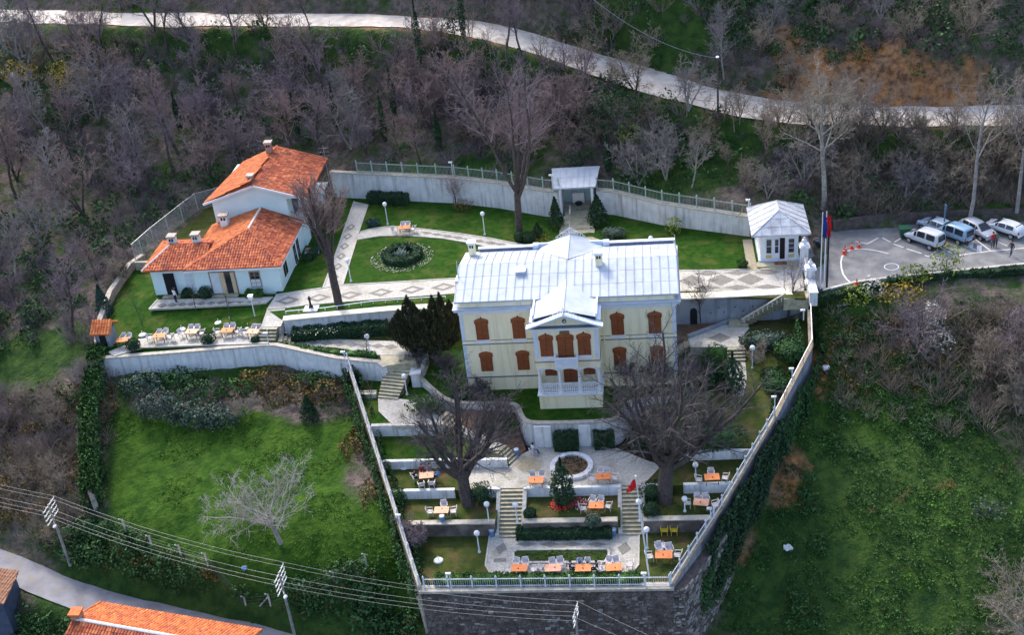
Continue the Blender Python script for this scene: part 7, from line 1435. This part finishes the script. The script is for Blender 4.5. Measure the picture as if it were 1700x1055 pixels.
# concrete fence posts along the foot of the field, with wire
posts = [(210,888),(250,902),(298,916),(343,934),(394,955),(437,960),(498,960),(553,957),(608,938)]; fpp = []
ff = empty('field_fence', 'wire fence on concrete posts along the foot of the field', 'fence', P(394,955,-4.8))
for i, (px, py) in enumerate(posts):
    c = P(px,py,-4.7); c.z = h1(c.x,c.y)-.1; fpp.append(c); mb = MB().bar(c, c+Vector((0,0,1.55)), .13, .13, up=(0,1,0)).bar(c+Vector((0,0,1.5)), c+Vector((-.1,-.28,1.85)), .11, .11, up=(0,1,0)); mb.build('post', M['kerb'], ff)
    if i == 5: MB().bar(c+Vector((-1.1,.2,0)), c+Vector((0,0,1.3)), .1, .1, up=(0,1,0)).build('brace', M['kerb'], ff)
mb = MB()
for a, b in zip(fpp, fpp[1:]):
    for z in (.3,.7,1.1,1.45): mb.tube(a+Vector((0,0,z)), b+Vector((0,0,z)), .007, n=3, cap=False)
kind(mb.build('fence_wire', M['barkgrey'], ff), 'stuff')
# ------------------------------------------------------------------ round fountain
fc = P(949,777,ZF); fo = empty('round_fountain', 'round white rimmed fountain basin behind the small cypress', 'fountain', fc)
R0, R1 = 1.5, 1.95; nseg = 20
me_s = None
for i in range(nseg):
    a0, a1 = 2*math.pi*i/nseg+.008, 2*math.pi*(i+1)/nseg-.008
    if me_s is None: me_s = MB().prism([(R0*math.cos(a0),R0*math.sin(a0)),(R1*math.cos(a0),R1*math.sin(a0)),(R1*math.cos((a0+a1)/2)*1.006,R1*math.sin((a0+a1)/2)*1.006),(R1*math.cos(a1),R1*math.sin(a1)),(R0*math.cos(a1),R0*math.sin(a1)),(R0*math.cos((a0+a1)/2),R0*math.sin((a0+a1)/2))], 0, .32).mesh('rim_stone')
    link('rim_stone', me_s, M['whitewall'], fo, None, 2*math.pi*i/nseg)
MB().lathe([(1.62,.02),(1.62,.12)], (0,0,0), 24).build('basin_floor', M['soil'], fo, True); r9 = np.random.default_rng(9); C9, N9 = ell_pts(r9, 260, (1.3,1.3,.3), (0,0,.25)); link('basin_plants', np_mesh('basin_plants', *leaves(C9, N9, .11, r9)), M['leafdark'], fo)
# bust on plinth, statue
bs_ = empty('sculpture', 'small dark abstract sculpture on a white slab by the promenade', 'sculpture', P(517,514,ZU)); MB().box(-.75,-.6,0,.75,.6,.14).build('slab', M['whitewall'], bs_, True); MB().lathe([(.28,.14),(.24,.35),(.13,.5),(.10,1.0),(.16,1.25),(.09,1.5),(.03,1.6)], (0,0,0), 10).build('figure', M['bronze'], bs_, True, True)
kerb_w = empty('low_white_rail', 'low white knee rail along the edge of the promenade strip', 'rail', P(600,508,ZU))
ln = PP([(475,522),(540,516),(620,505),(660,502),(740,497)], ZU)
for a, b in zip(ln, ln[1:]): MB().bar(a+Vector((0,0,.32)), b+Vector((0,0,.32)), .07, .06).build('rail', M['whitepaint'], kerb_w)
for a in densify([tuple(x) for x in ln], 1.2): MB().box(a[0]-.035,a[1]-.035,a[2],a[0]+.035,a[1]+.035,a[2]+.34).build('post', M['whitepaint'], kerb_w)
# ------------------------------------------------------------------ tables, chairs, parasol feet
def table_mesh(m):
    t = bpy.data.objects.new('cafe_table', None); parts = [('tabletop', MB().box(-.62,-.42,.70,.62,.42,.74), m), ('apron', MB().box(-.54,-.34,.62,.54,.34,.699), 'timber')]
    for x in (-.5,.5):
        for y in (-.3,.3): parts.append(('leg', MB().bar((x,y,0),(x,y,.62),.06,.06,up=(0,1,0)), 'timber'))
    return [(n_, mb.mesh(n_), m_) for n_, mb, m_ in parts]
_tabs = {m: table_mesh(m) for m in ('orange','orangepale')}
def chair_parts(m):
    ps = [('seat', MB().add([(-.22,-.22,.42),(.22,-.22,.42),(.25,.24,.42),(-.25,.24,.42),(-.22,-.22,.46),(.22,-.22,.46),(.25,.24,.47),(-.25,.24,.47)],[(3,2,1,0),(4,5,6,7),(0,1,5,4),(1,2,6,5),(2,3,7,6),(3,0,4,7)]), m)]
    bk = MB(); k = 6
    for i in range(k): a0, a1 = -.26+.52*i/k, -.26+.52*(i+1)/k; y = lambda x: .27-.5*x*x; bk.add([(a0,y(a0),.45),(a1,y(a1),.45),(a1,y(a1)+.1,.88),(a0,y(a0)+.1,.88),(a0,y(a0)+.03,.45),(a1,y(a1)+.03,.45),(a1,y(a1)+.13,.88),(a0,y(a0)+.13,.88)],[(0,1,2,3),(7,6,5,4),(3,2,6,7),(0,3,7,4),(2,1,5,6)])
    ps.append(('backrest', bk, m))
    for s in (-1,1): ps.append(('armrest', MB().bar((s*.27,-.2,.63),(s*.28,.28,.68),.05,.035).bar((s*.27,-.19,.44),(s*.27,-.19,.63),.04,.04,up=(0,1,0)), m))
    for x in (-.21,.21):
        for y in (-.2,.22): ps.append(('leg', MB().tube((x*1.1,y*1.1,0),(x,y,.43),.022,.026,5), m))
    return [(n_, mb.mesh(n_), m_) for n_, mb, m_ in ps]
_chairs = {m: chair_parts(m) for m in ('plastic','yplastic')}
def inst(name, parts, lab, cat, loc, rz, group, sc=1.0):
    r = empty(name, lab, cat, loc, rz, group); r.scale = (sc,)*3
    for n_, me, m_ in parts: link(n_, me, M[m_], r)
    return r
side_name = {0:'right side of',90:'far side of',180:'left side of',270:'near side of'}
def setting(px, py, z, where, chairs, m='orange', rz=0.0, sc=1.05, cm='plastic'):
    c = P(px,py,z+.72); c.z = z; rz += rnd.uniform(-.07,.07); one('table_vase', MB().lathe([(.04,0),(.05,.04),(.025,.09),(.03,.12)], (c.x+rnd.uniform(-.25,.25),c.y+rnd.uniform(-.15,.15),z+.74*sc+.001), 8), M['blackmetal'], 'small dark vase on table '+where, 'vase', 'small dark vases on the tables'); inst('cafe_table', _tabs[m], ('pale ' if m == 'orangepale' else '')+'orange cafe table '+where, 'table', c, rz, 'orange cafe tables', sc); seen = {}
    for dx, dy, rot in chairs:
        o = Vector((dx*math.cos(rz)-dy*math.sin(rz), dx*math.sin(rz)+dy*math.cos(rz), 0))
        sd = ('left' if dx < -.7 else 'right' if dx > .7 else ('far left' if dx < 0 else 'far right') if dy > 0 else ('near left' if dx < 0 else 'near right')); seen[sd] = seen.get(sd,0)+1
        rot += rnd.uniform(-22,22); o = o+Vector((rnd.uniform(-.1,.1), rnd.uniform(-.06,.1), 0))
        inst('cafe_chair', _chairs[cm], ('yellow' if cm == 'yplastic' else 'white')+' chair at the '+sd+(' end' if 'far' not in sd and 'near' not in sd else ' side')+(' 2nd' if seen[sd] > 1 else '')+' of table '+where, 'chair', c+o*sc, rz+math.radians(rot), 'white plastic cafe chairs', sc)
FULL = [(-.3,.75,0),(.3,.75,0),(-1.0,.1,90),(1.0,.1,-90)]; BACK2 = [(-.3,.75,0),(.3,.75,0)]
setting(204,565,2.98,'leftmost on the terrace', [(-.25,.75,10),(.3,.75,-5)], 'orange', .1); setting(264,558,2.98,'second from the left on the terrace', FULL, 'orange', .05); setting(318,551,3.0,'third from the left on the terrace', FULL, 'orangepale', .0); setting(377,549,3.0,'fourth from the left on the terrace', FULL, 'orange', .0); setting(420,551,3.0,'rightmost on the terrace', FULL, 'orangepale', -.1)
setting(671,378,ZU+.03,'on the curved upper path', BACK2+[(-1.0,0,90),(1.0,0,-90)], 'orange', .05); setting(890,798,ZF+.02,'left of the round fountain', BACK2, 'orange', 0); setting(1002,792,ZF+.02,'right of the round fountain', FULL, 'orange', 0); setting(733,848,ZM,'on the left middle lawn', [(-1.0,.1,90),(1.0,.1,-90),(0,.75,0)], 'orangepale', 0); setting(990,840,ZM,'beside the red flower patch', [(-1.0,0,90),(1.0,.2,-90),(-.3,.8,0),(.3,.8,0)], 'orange', 0)
setting(1182,793,ZF,'on the right picnic lawn', [(-1.0,.1,90),(1.0,.1,-90),(0,.75,0)], 'orange', 0); setting(1164,835,ZM,'below the right picnic lawn', FULL, 'orangepale', -.1); setting(1102,923,ZP,'on the lower right lawn', [(-1.0,.05,90),(1.0,.2,-90),(-.4,.85,0),(.35,.8,0)], 'orange', 0, 1.15, 'plastic')
setting(862,944,ZP+.03,'leftmost by the drained pool', [(-.3,.75,0),(.35,.75,0),(-1.0,-.1,90),(1.2,.1,-90),(1.65,.1,-90)], 'orange', 0); setting(918,944,ZP+.03,'second by the drained pool', [(-.1,.75,0),(.5,.7,0)], 'orangepale', 0); setting(968,944,ZP+.03,'third by the drained pool', [(-1.0,.3,70),(1.1,.2,-80)], 'orange', 0); setting(1019,943,ZP+.03,'rightmost by the drained pool', [(-.3,.75,0),(.3,.75,0),(-1.0,0,90),(1.3,.6,-90)], 'orange', 0)
setting(708,790,ZF,'under the left spreading tree', [(-1.0,.2,90),(-.4,-.85,180),(.5,-.85,180)], 'orangepale', .05)
for px, py, l in ((1103,884,'left yellow plastic chair by the rubble wall'),(1119,884,'right yellow plastic chair by the rubble wall')): inst('yellow_chair', _chairs['yplastic'], l, 'chair', P(px,py+4,ZP), .05, 'yellow chairs', 1.1)
def foot(px, py, z, where, tilt=0):
    r = empty('parasol_foot', 'white round parasol foot '+where, 'parasol foot', P(px,py,z), group='white parasol feet'); MB().lathe([(.40,0),(.42,.06),(.34,.13),(.08,.17)], (0,0,0), 16).build('disc', M['litter'], r, True); MB().tube((0,0,.15),(0,0,.5),.035,n=6).build('socket', M['steel'], r, True); r.rotation_euler = (tilt,0,0)
for a in ((237,557,3.05,'at the left end of the terrace tables'),(302,548,3.1,'behind the third terrace table'),(363,537,3.35,'on the lawn behind the fourth table'),(382,534,3.4,'on the lawn next to another foot'),(412,544,3.15,'behind the rightmost terrace table'),(671,777,ZF+.05,'on the picnic lawn by the wall'),(788,757,-1.6,'leftmost behind the left spreading tree'),(801,757,-1.6,'right one behind the left spreading tree'),(728,932,ZP,'on the lower left lawn'),(1101,907,ZP,'behind the lower right table')): foot(*a)
# litter and odd things
def scrap(px, py, z, lab, s=.35, m='litter', name='litter_bag', cat='litter'):
    c = P(px,py,z); c.z = h1(c.x,c.y) if z is not None and abs(h1(c.x,c.y)-z) < 3 else z; r = random.Random(px); mb = MB().ball((c.x,c.y,c.z+s*.4), s, 9, 6, 1.0, .8, .7); mb.v = [(v[0]+r.uniform(-.25,.25)*s, v[1]+r.uniform(-.25,.25)*s, v[2]+r.uniform(-.15,.25)*s) for v in mb.v]; one(name, mb, M[m], lab, cat)
scrap(1309,887,-7.5,'white plastic bag lying on the right green slope',.42); scrap(1371,608,-.3,'white sack among leaves outside the right wall',.38); scrap(1373,616,-.6,'dark bag under the white sack',.3,'blackmetal'); scrap(22,122,16.5,'large white sack on the grass at the upper left',.6); scrap(16,63,18.5,'small white sack near the upper road',.45); scrap(1581,300,8,'pale plastic scrap caught on the bank',.3); scrap(413,973,-7,'small blue scrap on the bank below the fence',.28,'bluebin'); scrap(1526,214,10.8,'pinkish scrap on the verge of the upper road',.3)
one('fallen_branch', MB().tube(P(1233,350,7.5), P(1222,362,7.2), .07, .03, 5).tube(P(1228,355,7.4), P(1236,341,8.0), .05, .02, 5), M['timber'], 'brown fallen branch on the slope behind the back wall', 'branch')
# mattress-like stack by the outbuilding
st = empty('timber_stack', 'stack of pale boards beside the outbuilding', 'stack', P(519,420,ZU))
for i in range(3): MB().box(-.8,-.4+.1*i,.02+.16*i,.8,.4,.15+.16*i).build('board', M['bluewhite' if i != 2 else 'timber'], st, True)
# ------------------------------------------------------------------ people: one continuous skinned body each, hair and clothing regions as materials
def person(label, loc, rotz, shirt, trousers, pose='stand', hairc='hair', scale=1.0, arm=None, name='person', vest=None):
    z0 = 0.92 if pose != 'sit' else 0.50
    J = {}; E = []
    def j(n, p, r, par=None):
        J[n] = (Vector(p), r, par)
    if pose == 'sit':
        j('pelvis',(0,.05,.52),(.15,.12)); j('belly',(0,.06,.72),(.145,.11),'pelvis'); j('chest',(0,.03,.96),(.165,.115),'belly'); j('neck',(0,.01,1.13),(.06,.06),'chest'); j('skull',(0,-.02,1.24),(.095,.105),'neck'); j('crown',(0,-.01,1.36),(.075,.09),'skull')
        for s, n in ((-1,'l'),(1,'r')):
            j(n+'hip',(s*.1,0,.5),(.1,.1),'pelvis'); j(n+'knee',(s*.13,-.42,.5),(.07,.07),n+'hip'); j(n+'ank',(s*.13,-.46,.09),(.045,.05),n+'knee'); j(n+'toe',(s*.14,-.62,.05),(.04,.035),n+'ank')
            j(n+'sh',(s*.19,.03,1.04),(.07,.07),'chest'); j(n+'elb',(s*.25,-.12,.80),(.05,.05),n+'sh'); j(n+'wr',(s*.15,-.36,.80),(.035,.03),n+'elb'); j(n+'hand',(s*.11,-.45,.79),(.042,.025),n+'wr'); j(n+'fing',(s*.08,-.53,.77),(.025,.015),n+'hand'); j(n+'thumb',(s*.06,-.42,.80),(.014,.014),n+'wr')
    else:
        st = .16 if pose == 'walk' else .0
        j('pelvis',(0,0,.95),(.155,.12)); j('belly',(0,0,1.12),(.145,.11),'pelvis'); j('chest',(0,.0,1.34),(.17,.115),'belly'); j('neck',(0,-.01,1.50),(.06,.06),'chest'); j('skull',(0,-.03,1.60),(.095,.105),'neck'); j('crown',(0,-.02,1.72),(.075,.09),'skull')
        for s, n in ((-1,'l'),(1,'r')):
            f = s*st; j(n+'hip',(s*.1,0,.88),(.1,.1),'pelvis'); j(n+'knee',(s*.11,-f*.9,.49),(.068,.068),n+'hip'); j(n+'ank',(s*.11,-f*1.1,.09),(.045,.05),n+'knee'); j(n+'toe',(s*.13,-f*1.1-.16,.045),(.042,.035),n+'ank')
            j(n+'sh',(s*.2,0,1.42),(.07,.07),'chest')
            if arm == 'up' and s > 0: j(n+'elb',(s*.36,-.18,1.36),(.05,.05),n+'sh'); j(n+'wr',(s*.22,-.3,1.55),(.035,.03),n+'elb'); j(n+'hand',(s*.17,-.3,1.62),(.042,.025),n+'wr'); j(n+'fing',(s*.13,-.29,1.7),(.025,.015),n+'hand'); j(n+'thumb',(s*.15,-.36,1.6),(.014,.014),n+'wr')
            else: j(n+'elb',(s*.27,f*.5,1.14),(.05,.05),n+'sh'); j(n+'wr',(s*.27,f*.9-.08,.9),(.035,.03),n+'elb'); j(n+'hand',(s*.27,f*.9-.11,.82),(.03,.042),n+'wr'); j(n+'fing',(s*.26,f*.9-.12,.72),(.018,.028),n+'hand'); j(n+'thumb',(s*.24,f*.9-.17,.82),(.014,.014),n+'wr')
    names = list(J); me = bpy.data.meshes.new('tmp'); me.from_pydata([J[n][0] for n in names], [(names.index(J[n][2]), names.index(n)) for n in names if J[n][2]], []); o = bpy.data.objects.new('tmp', me); COL.objects.link(o)
    md = o.modifiers.new('s', 'SKIN'); sub = o.modifiers.new('u', 'SUBSURF'); sub.levels = 1
    for i, n in enumerate(names): me.skin_vertices[0].data[i].radius = J[n][1]; me.skin_vertices[0].data[i].use_root = (n == 'pelvis')
    dg = bpy.context.evaluated_depsgraph_get(); ev = o.evaluated_get(dg); bm_ = bpy.data.meshes.new_from_object(ev); bpy.data.objects.remove(o)
    neckz = J['neck'][0].z; waist = J['pelvis'][0].z+.04
    root = empty(name, label, 'person', loc, rotz); root.scale = (scale,)*3
    bm_.materials.clear()
    for m in (shirt, trousers, M['skin'], M['tyre']): bm_.materials.append(m)
    wr = [J['lwr'][0], J['rwr'][0]]; hp = J['lhip'][0]
    for p in bm_.polygons:
        c = p.center; mi = 0
        if c.z > neckz-.005: mi = 2
        elif any((c-(J[s+'hand'][0])).length < .12 for s in 'lr'): mi = 2
        elif c.z < .1: mi = 3
        elif (pose == 'sit' and (c.z < .60)) or (pose != 'sit' and c.z < waist and abs(c.x) < .21): mi = 1
        p.material_index = mi; p.use_smooth = True
    body = bpy.data.objects.new('body', bm_); COL.objects.link(body); body.parent = root
    h = J['skull'][0]; hm = MB().ball((h.x, h.y+.025, h.z+.085), .125, 12, 8, .86, .98, .95); hm.v = [v for v in hm.v]; 
    # hair covers the top and back of the head only
    keep = [f for f in hm.f if not all((hm.v[i][1] < h.y-.01 and hm.v[i][2] < h.z+.09) for i in f)]; hm.f = keep; hm.build('hair', M[hairc], root, True, True)
    fz = h.z+.03; MB().ball((h.x,h.y-.115,fz-.0),.018,6,4,.8,1,1.2).build('nose', M['skin'], root, True)
    ey = MB(); ey.ball((h.x-.035,h.y-.1,fz+.035),.012,6,4); ey.build('eye', M['dark'], root, True); MB().ball((h.x+.035,h.y-.1,fz+.035),.012,6,4).build('eye', M['dark'], root, True); MB().box(h.x-.025,h.y-.105,fz-.05,h.x+.025,h.y-.095,fz-.04).build('mouth', M['lampred'], root, True)
    return root
C_ = lambda n, c: mat('cloth_'+n, c, None, .85)
person('person in white shirt and dark trousers standing at the outbuilding door', P(293,503,4.1), 2.6, C_('white',(.72,.74,.78)), C_('navy',(.02,.022,.035)), 'stand', arm='up')
person('person in dark jacket walking at the right edge of the parking lot', P(1678,425,4.17), -1.2, C_('charcoal',(.05,.045,.055)), C_('denim',(.06,.09,.16)), 'walk'); person('person in red top standing beside the silver car', P(1647,411,4.17), .4, C_('red',(.42,.03,.03)), C_('grey',(.10,.10,.11)), 'stand'); person('person in grey top standing right beside the person in red', P(1652,410,4.17), -.5, C_('teal',(.10,.14,.15)), C_('black',(.02,.02,.022)), 'stand')
tb = P(708,790,ZF+.72); tb.z = ZF
person('seated person in blue at the right end of the picnic table', tb+Vector((1.05,.15,0)), -math.pi/2, C_('blue',(.10,.28,.55)), C_('navy',(.02,.022,.035)), 'sit'); person('seated person in dark red behind the picnic table', tb+Vector((-.55,.85,0)), 0, C_('maroon',(.25,.03,.05)), C_('black',(.02,.02,.022)), 'sit'); person('seated person in grey purple behind the picnic table', tb+Vector((.15,.9,0)), 0, C_('mauve',(.30,.26,.34)), C_('grey',(.10,.10,.11)), 'sit'); person('seated person in black at the left end of the picnic table', tb+Vector((-1.1,.05,0)), math.pi/2, C_('black',(.02,.02,.022)), C_('black',(.02,.02,.022)), 'sit')
pt = P(968,944,ZP+.75); pt.z = ZP+.03
person('seated person in pale blue behind the pool table, left', pt+Vector((-.3,.82,0)), 0, C_('paleblue',(.30,.38,.55)), C_('navy',(.02,.022,.035)), 'sit'); person('seated person in striped white behind the pool table, right', pt+Vector((.35,.9,0)), 0, C_('white2',(.60,.62,.70)), C_('denim',(.06,.09,.16)), 'sit'); person('seated person in black at the left end of the pool table', pt+Vector((-1.05,.2,0)), math.pi/2, C_('black',(.02,.02,.022)), C_('black',(.02,.02,.022)), 'sit'); person('seated person in black at the right end of the pool table', pt+Vector((1.1,.15,0)), -math.pi/2, C_('black',(.02,.02,.022)), C_('black',(.02,.02,.022)), 'sit')
kp = P(886,756,ZF+.02); person('person in pale top and navy trousers by the dark box hedge', kp, 2.2, C_('paleskyblue',(.55,.62,.72)), C_('navy2',(.05,.06,.16)), 'sit'); inst('folding_chair', _chairs['plastic'], 'chair of the person by the dark box hedge', 'chair', kp+Vector((0,-.02,0)), 2.2, None, 1.0)
# ---- each wood tree gets its own place in its label
_ORD = ['leftmost','second','third','fourth','fifth','sixth','seventh','eighth','ninth','tenth','eleventh','twelfth','thirteenth','fourteenth','fifteenth','sixteenth','seventeenth','eighteenth','nineteenth','twentieth']
_TENS = {20:'twenty',30:'thirty',40:'forty',50:'fifty'}
def ordinal(i):
    if i < 20: return _ORD[i]
    k = i+1; t = k//10*10
    if k % 10 == 0: return _TENS[t][:-1]+'ieth'
    return _TENS[t]+'-'+(['first']+_ORD[1:9])[k % 10-1]
_by = {}
for o in scene.objects:
    if o.parent is None and 'label' in o and o.get('group') in ('bare trees of the surrounding woods', 'saplings along the upper road verge'): _by.setdefault(o['label'], []).append(o)
for lab, os_ in _by.items():
    def sx(o): d = np.array(o.location)-CAM; return (d@_R)/(d@_fw)
    for i, o in enumerate(sorted(os_, key=sx)):
        o['label'] = lab+(', leftmost' if i == 0 else ', '+ordinal(i)+' from left')
